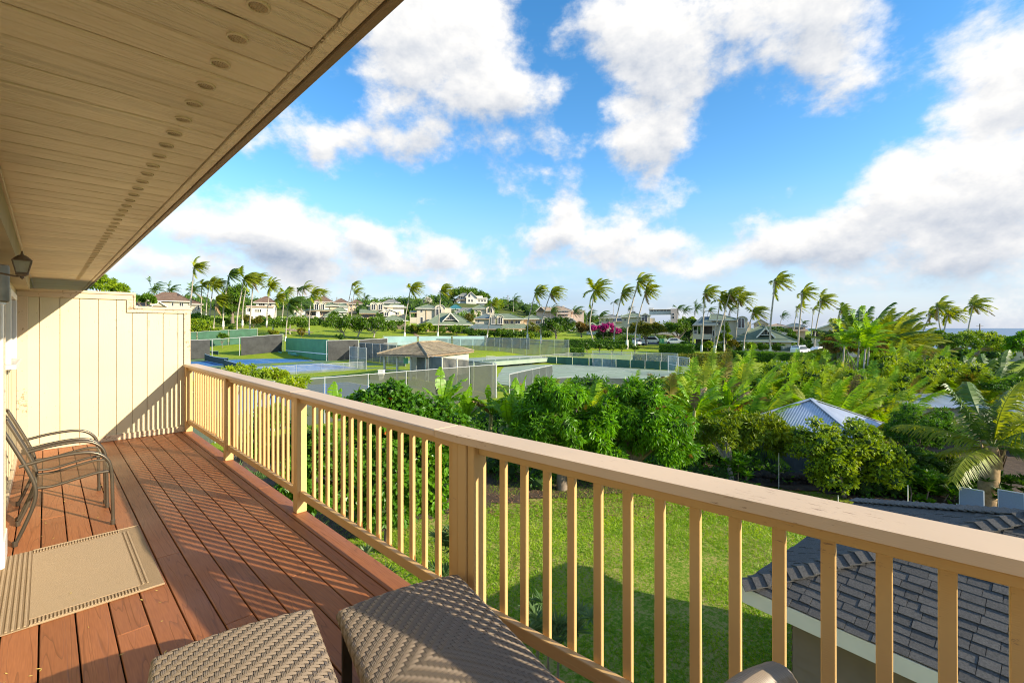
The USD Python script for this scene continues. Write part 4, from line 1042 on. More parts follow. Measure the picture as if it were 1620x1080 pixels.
# middle courts
fence('pale teal windscreen fence across the middle courts behind the pavilion', [tuple(P(606, 538, 96)[:2]), tuple(P(768, 534, 99)[:2])], 3.3, [M_TEAL], 6.5, z=0.0, pr=0.045)
fence('dark screened fence continuing right of the pale teal windscreen', [tuple(P(769, 534, 99)[:2]), tuple(P(838, 536, 93)[:2])], 3.0, [M_DKLINK], 2.4, z=0.0)
fence('beige shade-cloth fence with pale posts on the middle court', [tuple(P(690, 545, 92)[:2]), tuple(P(900, 540, 83)[:2])], 2.9, [M_SHADE2], 2.6, z=0.0, mid=True)
fence('low chain link fence running along the grass above the pale court', [tuple(P(770, 570, 72)[:2]), tuple(P(905, 562, 80)[:2]), tuple(P(1000, 560, 78)[:2])], 1.3, [M_LINK], 2.9, pr=0.032)
# the pale court on the right
fence('dark green screened fence behind the pale court', [(35, 51.2), (59.0, 51.2), (61.2, 43), (61.9, 36), (62.3, 29.0)], 1.25, [M_PALECLOTH] * 9 + [M_GREENCLOTH] * 12, 2.7, z=-1.0, rail=False)
fence('tall thin fence posts with open chain link behind the pale court', [(60.8, 42), (62.2, 36), (62.8, 29.0)], 2.4, [M_LINK], 2.7, z=-1.0, pr=0.035)
fence('open chain link gate at the far corner of the pale court', [tuple(P(1057, 585, 62)[:2]), tuple(P(1091, 590, 57)[:2])], 2.3, [M_LINK], 2.4, z=-1.0, pr=0.05, mid=True, name='fence_gate')
fence('dark screened fence with two gate posts left of the pale court', [tuple(P(806, 600, 37)[:2]), tuple(P(830, 600, 40)[:2]), tuple(P(873, 585, 46)[:2])], 2.1, [M_DKLINK], 1.9, z=-0.8, pr=0.045)
fence('dark low screen along the near side of the pale court', [tuple(P(860, 590, 45)[:2]), tuple(P(905, 600, 46)[:2]), tuple(P(1010, 612, 45)[:2])], 1.1, [M_DKLINK], 3.2, z=-1.0)
fence('short beige fence by the hedge at the right of the courts', [tuple(P(1228, 590, 62)[:2]), tuple(P(1262, 590, 55)[:2])], 1.7, [M_SHADEP, M_SHADE2], 2.4, pr=0.04)

# green benches by the practice wall
M_BENCH = pm('bench_turquoise', (0.10, 0.36, 0.33), 0.5)
def bench(loc, rot, label):
    t = thing('court_bench', label, 'bench', loc, rot, 'turquoise benches beside the blue courts')
    for k in range(3):
        MB().cbox(-0.9, 0.9, -0.20 + k * 0.14, -0.08 + k * 0.14, 0.43, 0.46, 0.005).build('seat_slat', M_BENCH, t)
    for k in range(2):
        MB().cbox(-0.9, 0.9, 0.24, 0.265, 0.58 + k * 0.16, 0.70 + k * 0.16, 0.005).build('back_slat', M_BENCH, t)
    for x in (-0.7, 0.7):
        MB().beam([x, -0.18, 0], [x, -0.16, 0.43], 0.05, 0.05).beam([x, 0.22, 0], [x, 0.23, 0.86], 0.05, 0.05).beam([x, -0.2, 0.40], [x, 0.25, 0.40], 0.05, 0.05).build('leg', M_BENCH, t)
bench(P(445, 562.5, 82) * [1, 1, 0], 90, 'turquoise slatted bench at the left end of the green practice wall')
bench(P(461, 563.5, 79.5) * [1, 1, 0], 90, 'turquoise slatted bench by the practice wall, left of two close together')
bench(P(468, 564, 78) * [1, 1, 0], 90, 'turquoise slatted bench by the practice wall, right of two close together')
bench(P(336, 556, 96) * [1, 1, 0], 20, 'turquoise bench on the far court, seen through the gap between the black windscreens')

# ------------------------------------------------------------------ pavilion by the courts
M_TILE = pm('pavilion_roof_tile', (0.27, 0.215, 0.135), 0.8, var=0.35, scale=1.5)
M_PAVW = pm('pavilion_wall', (0.50, 0.45, 0.35), 0.7)
def pavilion():
    o = LD(-9.6, 46.5, 0.0)
    t = thing('court_pavilion', 'open sided court pavilion with a brown tiled hip roof', 'pavilion', o, -45.4 - 22)
    w, d0, d1, ez, rz = 2.9, -2.6, 7.0, 2.45, 3.55
    A = np.array([[-w, d0, ez], [w, d0, ez], [w, d1, ez], [-w, d1, ez]]); R0 = np.array([0, d0 + 2.9, rz]); R1 = np.array([0, d1 - 2.9, rz])
    def courses(quad, n, name):
        """tile courses on one slope: stepped strips, each broken into tiles"""
        e0, e1, t1, t0 = [np.array(x, float) for x in quad]
        nrm = np.cross(e1 - e0, t0 - e0 if np.linalg.norm(t0 - e0) > 0.1 else t1 - e0); nrm /= np.linalg.norm(nrm)
        if nrm[2] < 0: nrm = -nrm
        m = MB()
        for k in range(n):
            a, b = k / n, (k + 1) / n
            l0, l1 = e0 + (t0 - e0) * a, e1 + (t1 - e1) * a; u0, u1 = e0 + (t0 - e0) * b, e1 + (t1 - e1) * b
            nt = max(1, int(np.linalg.norm(l1 - l0) / 0.30))
            for q in range(nt):
                s0, s1 = (q + 0.03) / nt, (q + 0.97) / nt
                lift = nrm * (0.035 + 0.012 * ((q * 7 + k * 3) % 5) / 5)
                c = [l0 + (l1 - l0) * s0 + lift, l0 + (l1 - l0) * s1 + lift, u0 + (u1 - u0) * s1 + nrm * 0.008, u0 + (u1 - u0) * s0 + nrm * 0.008]
                m.slab(c, -nrm * 0.02)
        m.build(name, M_TILE, t, kind='stuff')
    courses((A[0], A[1], R0, R0), 11, 'roof_tiles'); courses((A[1], A[2], R1, R0), 11, 'roof_tiles'); courses((A[2], A[3], R1, R1), 11, 'roof_tiles'); courses((A[3], A[0], R0, R1), 11, 'roof_tiles')
    m = MB()
    for a, b in ((A[0], R0), (A[1], R0), (A[2], R1), (A[3], R1), (R0, R1)): m.tube([a + [0, 0, .05], b + [0, 0, .05]], 0.09, 6)
    m.build('ridge_tiles', M_TILE, t)
    MB().slab([A[0] - [0, 0, .03], A[1] - [0, 0, .03], A[2] - [0, 0, .03], A[3] - [0, 0, .03]], [0, 0, -0.16]).build('ceiling', M_FASCIA, t)
    for x in (-2.4, -0.9, 0.7, 2.4):
        MB().cbox(x - 0.09, x + 0.09, d0 + 0.45, d0 + 0.63, -0.6, 2.30, 0.01).build('post', M_PAVW, t)
    MB().box(0.9, 2.5, d0 + 3.2, d1 - 0.5, 0, 2.35).build('wall', M_PAVW, t)
    MB().box(-2.5, 0.9, d0 + 5.4, d0 + 5.6, 0, 2.35).build('back_wall', M_PAVW, t)
    MB().cbox(-2.4, 2.4, d0 + 0.5, d0 + 0.58, 0.85, 0.93, 0.01).build('counter_rail', M_PAVW, t)
    MB().cbox(-0.1, 0.42, d0 + 0.44, d0 + 0.47, 1.55, 2.15, 0.01).build('notice_board', M_PRACT, t)
    t2 = thing('drinks_machine', 'small white cooler standing at the front of the court pavilion', 'cooler', LD(-12.6, 44.4, 0.0), -45)
    MB().cbox(-0.28, 0.28, -0.25, 0.25, 0.45, 0.95, 0.03).build('tank', M_WHITE, t2)
    MB().cbox(-0.2, 0.2, -0.18, 0.18, 0.0, 0.45, 0.02).build('stand', M_WHITE, t2)
    MB().cbox(-0.30, 0.30, -0.27, 0.27, 0.951, 1.0, 0.01).build('lid', M_WHITE, t2)
pavilion()
# ------------------------------------------------------------------ houses
M_WCREAM = pm('house_cream', (0.54, 0.475, 0.355), 0.8, var=0.06, scale=0.6)
M_WWHITE = pm('house_white', (0.66, 0.62, 0.54), 0.8, var=0.05, scale=0.6)
M_WPEACH = pm('house_peach', (0.62, 0.45, 0.29), 0.8, var=0.06, scale=0.6)
M_WPINK = pm('house_pink', (0.66, 0.50, 0.40), 0.8, var=0.06, scale=0.6)
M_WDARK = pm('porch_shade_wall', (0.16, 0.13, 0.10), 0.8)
M_RGREEN = pm('roof_grey_green', (0.165, 0.205, 0.135), 0.8, var=0.18, scale=1.2)
M_RBLUE = pm('roof_blue_grey', (0.115, 0.155, 0.155), 0.75, var=0.18, scale=1.2)
M_RBROWN = pm('roof_brown', (0.165, 0.105, 0.072), 0.85, var=0.25, scale=1.2)
M_RGREY = pm('roof_grey', (0.20, 0.20, 0.18), 0.8, var=0.2, scale=1.2)
M_RTAN = pm('roof_tan', (0.34, 0.25, 0.17), 0.85, var=0.15, scale=1.2)
M_RTEAL = pm('roof_teal', (0.04, 0.17, 0.18), 0.6, var=0.15, scale=1.2)
M_WTRIM = pm('house_trim_white', (0.70, 0.66, 0.58), 0.6)
M_TIMBER = pm('window_timber', (0.42, 0.30, 0.18), 0.7)
HOUSES = 'condominium houses with grey green roofs beyond the courts'


class House:
    """A house described in the photograph's own measures at its distance: x along its front, y up from its foot, depth in metres."""

    def __init__(s, label, xc, yb, dep, yaw=0.0, group=None, cat='house', name='condo_house'):
        th = math.atan((xc - CX) / FPX)                     # it faces the deck
        s.xc, s.yb, s.k = xc, yb, dep / FPX
        s.kx = s.k * math.cos(th)
        s.t = thing(name, label, cat, P(xc, yb, dep), -45.4 - math.degrees(th) + yaw, group)
        s.drop = 3.0

    def X(s, x): return (x - s.xc) * s.kx

    def Z(s, y): return (s.yb - y) * s.k

    def wall(s, x0, x1, yt, yb, d0=0.0, d1=6.0, m=None, name='wall'):
        zb = s.Z(yb) - (s.drop if yb >= s.yb - 1 else 0)
        MB().box(s.X(x0), s.X(x1), d0, d1, zb, s.Z(yt)).build(name, m or M_WCREAM, s.t)

    def hip(s, x0, x1, ye, yr, d0=-0.6, d1=6.6, m=None, rid=None, thick=0.18, left=True, right=True):
        """Hip roof over x0..x1; left/right False makes that end a gable end."""
        a, b, ze, zr = s.X(x0), s.X(x1), s.Z(ye), s.Z(yr)
        inset = rid if rid is not None else min((d1 - d0) / 2, (b - a) / 2.0)
        r0, r1 = (a + inset if left else a), (b - inset if right else b)
        if r1 < r0: r0 = r1 = (r0 + r1) / 2
        dm = (d0 + d1) / 2
        A = [np.array(q, float) for q in ((a, d0, ze), (b, d0, ze), (b, d1, ze), (a, d1, ze))]; R0 = np.array([r0, dm, zr]); R1 = np.array([r1, dm, zr])
        mb = MB(); o = [0, 0, -thick]
        for poly in ([A[0], A[1], R1, R0], [A[2], A[3], R0, R1], [A[1], A[2], R1], [A[3], A[0], R0]): mb.slab(poly, o)
        p = mb.build('roof', m or M_RGREEN, s.t)
        mb = MB()
        for q, r in ((A[0], R0), (A[1], R1), (R0, R1)):
            if np.linalg.norm(q - r) > 0.2: mb.tube([q + [0, 0, .03], r + [0, 0, .05]], 0.11, 5)
        v, f = mb.arrays(); put(p + '/ridge_cap', v, f, m or M_RGREEN)
        mb = MB()
        for q, r in ((A[0], A[1]), (A[1], A[2]), (A[3], A[0])): mb.beam(q - [0, 0, thick * 0.6], r - [0, 0, thick * 0.6], 0.06, thick * 1.1)
        v, f = mb.arrays(); put(p + '/fascia', v, f, M_TIMBER if m in (M_RGREEN, M_RBLUE) else M_WTRIM)

    def gable(s, x0, x1, ye, yr, d0=-0.3, d1=5.0, m=None, wm=None, ov=0.45, thick=0.16, face=True, trim=True):
        """Gable whose triangular end faces the deck."""
        a, b, ze, zr = s.X(x0), s.X(x1), s.Z(ye), s.Z(yr); c = (a + b) / 2
        sl = (zr - ze) / ((b - a) / 2)
        if face: MB().slab([[a, d0, ze], [b, d0, ze], [c, d0, zr]], [0, 0.15, 0]).build('gable_wall', wm or M_WCREAM, s.t)
        mb = MB()
        y0, y1 = d0 - ov, d1
        for sg, e in ((-1, a), (1, b)):
            ex = e + sg * ov; ez = ze - sl * ov
            mb.slab([[ex, y0, ez], [c, y0, zr], [c, y1, zr], [ex, y1, ez]][::sg], [0, 0, thick])
        p = mb.build('roof', m or M_RGREEN, s.t)
        if trim:
            mb = MB()
            for sg, e in ((-1, a), (1, b)):
                mb.beam([e + sg * ov, y0 - 0.03, ze - sl * ov + thick * .4], [c, y0 - 0.03, zr + thick * .4], 0.05, 0.26)
            v, f = mb.arrays(); put(p + '/barge_board', v, f, M_WTRIM)

    def shed(s, x0, x1, yl, yh, dl, dh, m=None, thick=0.16, xh0=None, xh1=None):
        """One plane of roof: low edge at yl and depth dl, high edge at yh and depth dh."""
        a, b = s.X(x0), s.X(x1); a2 = s.X(xh0) if xh0 is not None else a; b2 = s.X(xh1) if xh1 is not None else b
        p = MB().slab([[a, dl, s.Z(yl)], [b, dl, s.Z(yl)], [b2, dh, s.Z(yh)], [a2, dh, s.Z(yh)]], [0, 0, -thick]).build('roof', m or M_RGREEN, s.t)
        v, f = MB().beam([a, dl - .02, s.Z(yl) - thick * .6], [b, dl - .02, s.Z(yl) - thick * .6], 0.06, thick * 1.2).arrays(); put(p + '/fascia', v, f, M_TIMBER)

    def win(s, x0, x1, yt, yb, d=0.0, n=1, fm=None):
        a, b, z0, z1 = s.X(x0), s.X(x1), s.Z(yb), s.Z(yt); w = 0.09
        mb = MB().box(a - w, a, d - 0.06, d - 0.002, z0 - w, z1 + w).box(b, b + w, d - 0.06, d - 0.002, z0 - w, z1 + w).box(a, b, d - 0.06, d - 0.002, z1, z1 + w).box(a, b, d - 0.06, d - 0.002, z0 - w, z0)
        for k in range(1, n):
            c = a + (b - a) * k / n; mb.box(c - w / 2, c + w / 2, d - 0.05, d - 0.002, z0, z1)
        p = mb.build('window', fm or M_WTRIM, s.t)
        v, f = MB().box(a, b, d - 0.02, d - 0.001, z0, z1).arrays(); put(p + '/pane', v, f, M_GLASSDARK)

    def tower(s, x0, x1, yt, yb, d0=-1.0, d1=3.0, wx0=None, wx1=None, wyt=None, wyb=None, m=None, n=2, ridge=True):
        """A bay with a rounded head and a tall arched window in it."""
        a, b, z0, z1 = s.X(x0), s.X(x1), s.Z(yb), s.Z(yt); r = (b - a) / 2; c = (a + b) / 2; zs = z1 - r * 0.75
        th = np.linspace(0, np.pi, 11)
        out = [[b, d0, z0]] + [[c + r * np.cos(q), d0, zs + r * 0.75 * np.sin(q)] for q in th] + [[a, d0, z0]]
        MB().slab(out, [0, d1 - d0, 0]).build('bay_wall', m or M_WCREAM, s.t)
        cap = MB()
        top = np.array([[c + (r + 0.12) * np.cos(q), 0, zs + (r * 0.75 + 0.12) * np.sin(q)] for q in th])
        inn = np.array([[c + (r + 0.01) * np.cos(q), 0, zs + (r * 0.75 + 0.01) * np.sin(q)] for q in th])
        for y0, y1 in ((d0 - 0.25, d1 + 0.2),):
            for k in range(10):
                cap.slab([inn[k] + [0, y0, 0], top[k] + [0, y0, 0], top[k + 1] + [0, y0, 0], inn[k + 1] + [0, y0, 0]], [0, y1 - y0, 0])
        cap.build('bay_roof', M_WTRIM if ridge else M_RGREEN, s.t)
        if wx0 is None: wx0, wx1, wyt, wyb = x0 + (x1 - x0) * .2, x1 - (x1 - x0) * .2, yt + (x1 - x0) * .25, yb - (x1 - x0) * .1
        a2, b2, zb, zt = s.X(wx0), s.X(wx1), s.Z(wyb), s.Z(wyt); r2 = (b2 - a2) / 2; c2 = (a2 + b2) / 2; zs2 = zt - r2 * 0.8
        ring = lambda e: [[b2 + e, 0, zb - e]] + [[c2 + (r2 + e) * np.cos(q), 0, zs2 + (r2 * .8 + e) * np.sin(q)] for q in th] + [[a2 - e, 0, zb - e]]
        fo, fi = np.array(ring(0.12)), np.array(ring(0.0))
        mb = MB(); N = len(fo)
        for k in range(N):
            j = (k + 1) % N
            mb.slab([fi[k] + [0, d0 - 0.10, 0], fo[k] + [0, d0 - 0.10, 0], fo[j] + [0, d0 - 0.10, 0], fi[j] + [0, d0 - 0.10, 0]], [0, 0.098, 0])
        for k in range(1, n):
            cc = a2 + (b2 - a2) * k / n; mb.box(cc - 0.06, cc + 0.06, d0 - 0.09, d0 - 0.003, zb, zs2 + r2 * .7)
        p = mb.build('arched_window', M_WTRIM, s.t)
        v, f = MB().slab(fi + [0, d0 - 0.03, 0], [0, 0.028, 0]).arrays(); put(p + '/pane', v, f, M_GLASSDARK)

    def balcony(s, x0, x1, yt, yb, d0=-1.6, d1=0.0, m=None):
        a, b, z0, z1 = s.X(x0), s.X(x1), s.Z(yb), s.Z(yt)
        p = MB().box(a, b, d0, d1, z0 - 0.2, z0).build('balcony', m or M_WCREAM, s.t)
        mb = MB().box(a, b, d0, d0 + 0.08, z0 + 0.001, z1).box(a, a + 0.08, d0 + 0.081, d1, z0 + 0.001, z1)
        v, f = mb.arrays(); put(p + '/parapet', v, f, m or M_WCREAM)

    def post(s, x, yt, yb, d=-1.5, w=0.14, m=None):
        a = s.X(x); zb = s.Z(yb) - (s.drop if yb >= s.yb - 1 else 0)
        MB().box(a - w, a + w, d - w, d + w, zb, s.Z(yt)).build('post', m or M_WCREAM, s.t)

    def attic_win(s, x0, x1, yt, yb, d, n=4):
        """Low triangular-headed band of panes under a gable."""
        a, b, z0, z1 = s.X(x0), s.X(x1), s.Z(yb), s.Z(yt); c = (a + b) / 2
        for k in range(n):
            l, r = a + (b - a) * k / n + 0.06, a + (b - a) * (k + 1) / n - 0.06
            h = lambda x: z0 + (z1 - z0) * (1 - 0.62 * abs(x - c) / ((b - a) / 2))
            MB().slab([[l, d - 0.05, z0], [r, d - 0.05, z0], [r, d - 0.05, h(r)], [l, d - 0.05, h(l)]], [0, 0.045, 0]).build('pane', M_GLASSDARK, s.t)
        MB().box(a - .1, b + .1, d - 0.10, d - 0.003, z0 - 0.14, z0 - 0.005).build('sill', M_WTRIM, s.t)

    def chimney(s, x0, x1, yt, yb, d0, d1, m=None):
        MB().box(s.X(x0), s.X(x1), d0, d1, s.Z(yb), s.Z(yt)).build('chimney', m or M_RGREY, s.t)


# --- far left, brown roofs
h = House('brown roofed house just beyond the step of the deck partition', 275, 505, 130, 0, name='brown_roof_house')
h.wall(238, 302, 475, 505, 0, 8, M_WCREAM); h.hip(233, 303, 476, 462, -0.8, 9, M_RBROWN, rid=3.4)
h.wall(303, 320, 480, 505, 0.5, 7, M_WCREAM); h.hip(299, 323, 480, 473, -0.3, 7.6, M_RBROWN, rid=2.2, left=False)
h.win(310, 312, 484, 490, 0.5); h.win(313.5, 316.5, 482, 489, 0.5); h.win(272, 276, 479, 484, 0, 2); h.win(284, 290, 479, 484, 0, 2)
h.gable(243, 263, 485, 479, -3, 0, M_RBROWN)
h = House('low brown roof corner left of the stepped partition, below the long brown roof', 226, 500, 120, 0, name='brown_roof_house')
h.wall(214, 238, 484, 500, 0, 6); h.hip(208, 240, 484, 477, -0.6, 6.6, M_RBROWN); h.win(222, 228, 486, 491, 0, 2)
h = House('white two storey house with brown roof behind the leaning palms', 412, 500, 150, -6, name='brown_roof_house')
h.wall(389, 434, 484, 500, 0, 9, M_WWHITE); h.wall(404, 433, 477, 485, 1.5, 8.5, M_WWHITE); h.hip(400, 437, 478, 467.5, 0.6, 9.4, M_RBROWN, rid=3.0)
h.win(391.5, 396, 488, 493, 0, 2); h.win(404, 406, 489.5, 493.5, 0); h.win(407.5, 409.5, 489.5, 493.5, 0); h.win(411, 413, 489.5, 493.5, 0); h.win(409, 418, 479.5, 483, 1.5, 3); h.win(423, 429, 479.5, 483, 1.5, 2)
h.shed(388, 434, 485, 483, -0.4, 1.5, M_RBROWN)
# --- long brown roofs behind
for (x0, x1, ye, yr, dep, lab) in ((497, 527, 477, 467, 205, 'long brown roofed block on the hill, the left of three in a row'), (527, 552, 478.5, 471, 208, 'long brown roofed block on the hill, the middle of three in a row'), (550, 578, 481, 473, 211, 'long brown roofed block on the hill, the right of three in a row')):
    h = House(lab, (x0 + x1) / 2, 492, dep, 0, name='brown_roof_house')
    h.wall(x0 + 1.5, x1 - 1.5, ye, 492, 0, 9, M_WPEACH); h.hip(x0, x1, ye, yr, -0.8, 9.8, M_RBROWN, rid=4)
    for q in np.linspace(x0 + 4, x1 - 7, 3): h.win(q, q + 3, ye + 2, ye + 5, 0, 2)
    h.chimney(x0 + 5, x0 + 6.5, yr - 1.5, yr + 3, 3, 4)
# --- condominium with two arched dormers, left
h = House('cream condominium with twin arched dormers and a sloping white wing wall, behind the plumeria', 512, 511, 150, 0, HOUSES)
h.wall(466, 552, 491, 511, 0, 9); h.wall(500, 552, 483, 491.5, 1.5, 9, M_WWHITE); h.wall(522, 533, 482, 491, 1.2, 6, M_WPEACH)
h.hip(508, 537, 483, 477.5, 0.6, 9.6); h.hip(531, 554, 483.5, 478, 0.8, 9.8, rid=2.0)
h.tower(496.5, 505, 478.5, 490.5, 0.4, 4); h.tower(506.5, 514.5, 478.5, 490.5, 0.4, 4)
h.shed(484, 525, 491.5, 489, -1.2, 1.0); h.shed(456, 483, 502, 491, -3, 2, None, xh0=478, xh1=487)
h.wall(471, 484, 493, 507, -1.5, 0.5, M_WWHITE); h.wall(500, 506, 493, 507, -1.5, 0.2, M_WWHITE)
h.win(486.5, 499, 494.5, 498.5, 0, 4, M_TIMBER); h.win(507, 518, 494.5, 498.5, 0, 3, M_TIMBER)
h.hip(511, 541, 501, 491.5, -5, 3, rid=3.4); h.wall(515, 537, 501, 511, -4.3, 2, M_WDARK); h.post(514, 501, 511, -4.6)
h.wall(536, 549, 492, 504, -1.0, 2, M_WWHITE); h.hip(524, 551, 493, 486.5, -1.6, 2.6, rid=1.8); h.win(541, 543, 495, 499, -1.0)
h.balcony(484, 500, 499.5, 502.5, -1.4, 0)
# --- condominium right of it
h = House('cream condominium with two arched dormers over a long shaded lanai, right of the plumeria row', 606, 512, 140, 0, HOUSES)
h.wall(571, 641, 496, 512, 0, 9); h.wall(583, 640, 482, 496, 1.5, 9, M_WWHITE); h.hip(580, 616, 483, 477.5, 0.6, 9.6, rid=3.5)
h.tower(586, 596, 478.5, 490.5, 0.4, 4); h.tower(597, 607, 478.5, 490.5, 0.4, 4); h.wall(613, 622, 483, 489, 1.0, 6, M_WPEACH); h.hip(608, 645, 485, 479.5, 0.8, 9.8, rid=2.4)
h.shed(569, 599, 496, 489, -2.0, 1.4); h.win(574, 583, 497.5, 502, -0.02, 3, M_TIMBER); h.win(585, 594, 497.5, 502, -0.02, 3, M_TIMBER); h.balcony(572, 597, 503, 506, -1.6, 0, M_WPEACH)
h.tower(607, 616, 491.5, 501, -1.6, 1, n=2); h.wall(616, 625, 492, 501, -1.4, 1.5, M_WWHITE); h.gable(606, 626, 493, 489.5, -1.2, 1.5, face=False); h.wall(625, 634, 492, 500, -0.6, 2, M_WPEACH); h.win(626, 631, 494, 498, -0.6, 2)
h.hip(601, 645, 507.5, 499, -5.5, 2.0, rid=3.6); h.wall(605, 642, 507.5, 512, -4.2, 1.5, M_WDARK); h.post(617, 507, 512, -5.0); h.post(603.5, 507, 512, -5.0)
h = House('grey roof peeping over the twin dormer condominium', 620, 492, 205, 0, name='grey_roof_house')
h.wall(608, 632, 479, 492, 0, 8); h.hip(605, 634, 479, 473, -0.7, 8.7, M_RGREY, rid=3); h.win(613, 617, 481, 485, 0, 2); h.win(623, 627, 481, 485, 0, 2)
# --- tall three-storey condominium
h = House('tall cream three storey condominium with an arched tower window beside a low hipped pavilion roof', 690, 519, 140, 0, HOUSES)
h.wall(659.6, 689, 487.5, 519, 0, 9); h.wall(673.5, 675, 487.6, 513, -0.12, 0.0, M_TIMBER, 'downpipe'); h.hip(657.5, 697, 487.7, 480.5, -0.7, 9.7, rid=4)
h.tower(688, 704, 482.5, 513, -0.6, 5, 690, 698, 484.8, 499); h.wall(704, 714, 487, 513, 0.2, 6)
h.win(665.5, 668.5, 490.5, 494, 0); h.win(665.5, 669, 502, 511, 0)
h.shed(648, 660, 494.5, 490.5, -0.6, 4.0); h.balcony(649, 659.5, 502, 510, -0.4, 5); h.post(649.3, 494, 519, -0.2, 0.12); h.wall(655, 659.5, 494.5, 502, 3.5, 4, M_WDARK)
h.hip(671, 746, 513.2, 496, -7.5, 2.5, rid=5.0); h.wall(676, 741, 513.2, 519, -6.6, 2.0, M_TIMBER); h.gable(702, 722, 507, 496.5, -6.4, -2.0); h.attic_win(705.5, 718.5, 500, 506.5, -6.4, 5)
for q in (690, 700, 710, 720, 730): h.win(q, q + 4, 514.5, 518, -6.6, 2, M_TIMBER)
h.chimney(695, 700, 484.5, 489, 2.5, 3.5, M_WCREAM)
# --- mid row
h = House('grey green roofed house with a cream arched bay below the white hilltop house', 755, 503, 190, 0, HOUSES)
h.wall(748.5, 776, 487.5, 503, 0, 9); h.hip(747, 772, 487.7, 481.5, -0.7, 9.7, rid=3.5); h.tower(769, 782, 485, 500, -0.8, 4, 771.5, 778.5, 487, 494.5); h.win(752, 754.5, 490.5, 493, 0)
h.shed(714, 748, 498, 486, -3.5, 4, M_RGREY, xh0=731, xh1=752); h.wall(722, 748, 495, 503, -2.5, 4); h.win(728, 734, 497, 500, -2.5, 2); h.hip(726, 746, 496, 490, -4, 2, rid=2.5)
h = House('teal roofed house under the hillside trees', 721, 498, 225, 0, name='teal_roof_house')
h.wall(711, 731, 488, 498, 0, 8, M_WWHITE); h.hip(709, 733, 488.5, 481.5, -0.7, 8.7, M_RTEAL, rid=3); h.win(714, 718, 490, 493, 0, 2); h.win(723, 727, 490, 493, 0, 2)
h = House('white house with a gabled front and terrace on top of the hill', 748, 484, 280, 0, name='hilltop_house')
h.wall(737.5, 753.5, 470, 484, -1, 10, M_WWHITE); h.gable(737, 754, 470, 462, -1, 10, M_RGREY, M_WWHITE, ov=0.6); h.win(741, 744, 464.5, 470, -1, 1); h.win(745.5, 748, 474, 477.5, -1); h.win(741, 743.5, 474, 477.5, -1)
h.wall(727.5, 737.5, 467, 484, 1, 9, M_WWHITE); h.hip(726, 738, 467.5, 463, 0, 10, M_RGREY, rid=2, right=False); h.win(729, 731.5, 468.5, 472, 1, 1); h.win(733, 736, 468.5, 472, 1, 1); h.win(729, 735, 474.5, 477.5, 1, 3); h.shed(726, 738, 473.8, 472.8, -0.6, 1.1, M_RGREY)
h.wall(753.5, 771, 472.5, 480, 0, 9, M_WWHITE); h.wall(753.5, 764, 467.3, 472, 3, 9, M_WWHITE); h.win(757, 759, 474.5, 477, 0); h.win(761.5, 764, 474.5, 477, 0); h.win(766, 769, 474.5, 477, 0, 2); h.balcony(753.6, 771, 470.8, 472.2, -0.6, 3, M_WWHITE)
# --- long low condominium, centre
h = House('long cream condominium with twin arched dormers and a wraparound grey green porch roof', 785, 532, 135, 0, HOUSES)
h.wall(752, 776.5, 503.5, 513, 0, 8); h.hip(750, 787, 504, 496, -0.7, 8.7, M_RBLUE, rid=4.2); h.win(756.5, 758.5, 506, 510, 0)
h.tower(775.8, 784.2, 498.5, 513, -0.8, 3, m=M_WCREAM); h.tower(786, 796.5, 499, 513.5, -1.0, 3)
h.wall(795, 829, 504, 513, 1.2, 8, M_WPEACH); h.hip(783, 830, 504.2, 495.7, -0.1, 9.2, rid=4.2, left=False); h.win(798, 804, 507, 511.5, 1.2, 2); h.win(808, 812, 507, 511.5, 1.2); h.win(816, 823, 507, 511.5, 1.2, 2)
h.shed(736, 793, 520.3, 512, -3.4, 0.0, M_RBLUE, xh0=752, xh1=791); h.shed(793.2, 831, 519.5, 512, -3.2, 0.9, None, xh0=791.2)
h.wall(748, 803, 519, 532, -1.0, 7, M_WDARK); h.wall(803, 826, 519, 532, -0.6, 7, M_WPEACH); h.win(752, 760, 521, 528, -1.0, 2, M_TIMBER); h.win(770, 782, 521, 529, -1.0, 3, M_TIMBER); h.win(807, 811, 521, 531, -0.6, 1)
for q in (804, 812, 824): h.post(q, 519, 532, -2.9, 0.16, M_WTRIM)
h = House('pinkish condominium wing with an arched end bay, behind the leaning pair of palms', 846, 528, 140, 0, HOUSES)
h.wall(829, 858, 504, 528, 0, 7, M_WPEACH); h.hip(826, 859, 504.3, 497.5, -0.7, 7.7, rid=3.6); h.tower(857, 866, 502, 516, -0.8, 3); h.win(848, 854, 507.5, 511.5, 0, 2); h.win(834, 840, 507.5, 511.5, 0, 2); h.shed(828, 862, 517, 513, -2, 0); h.wall(831, 860, 517, 528, -0.8, 0, M_WDARK); h.win(836, 842, 519, 525, -0.8, 2)
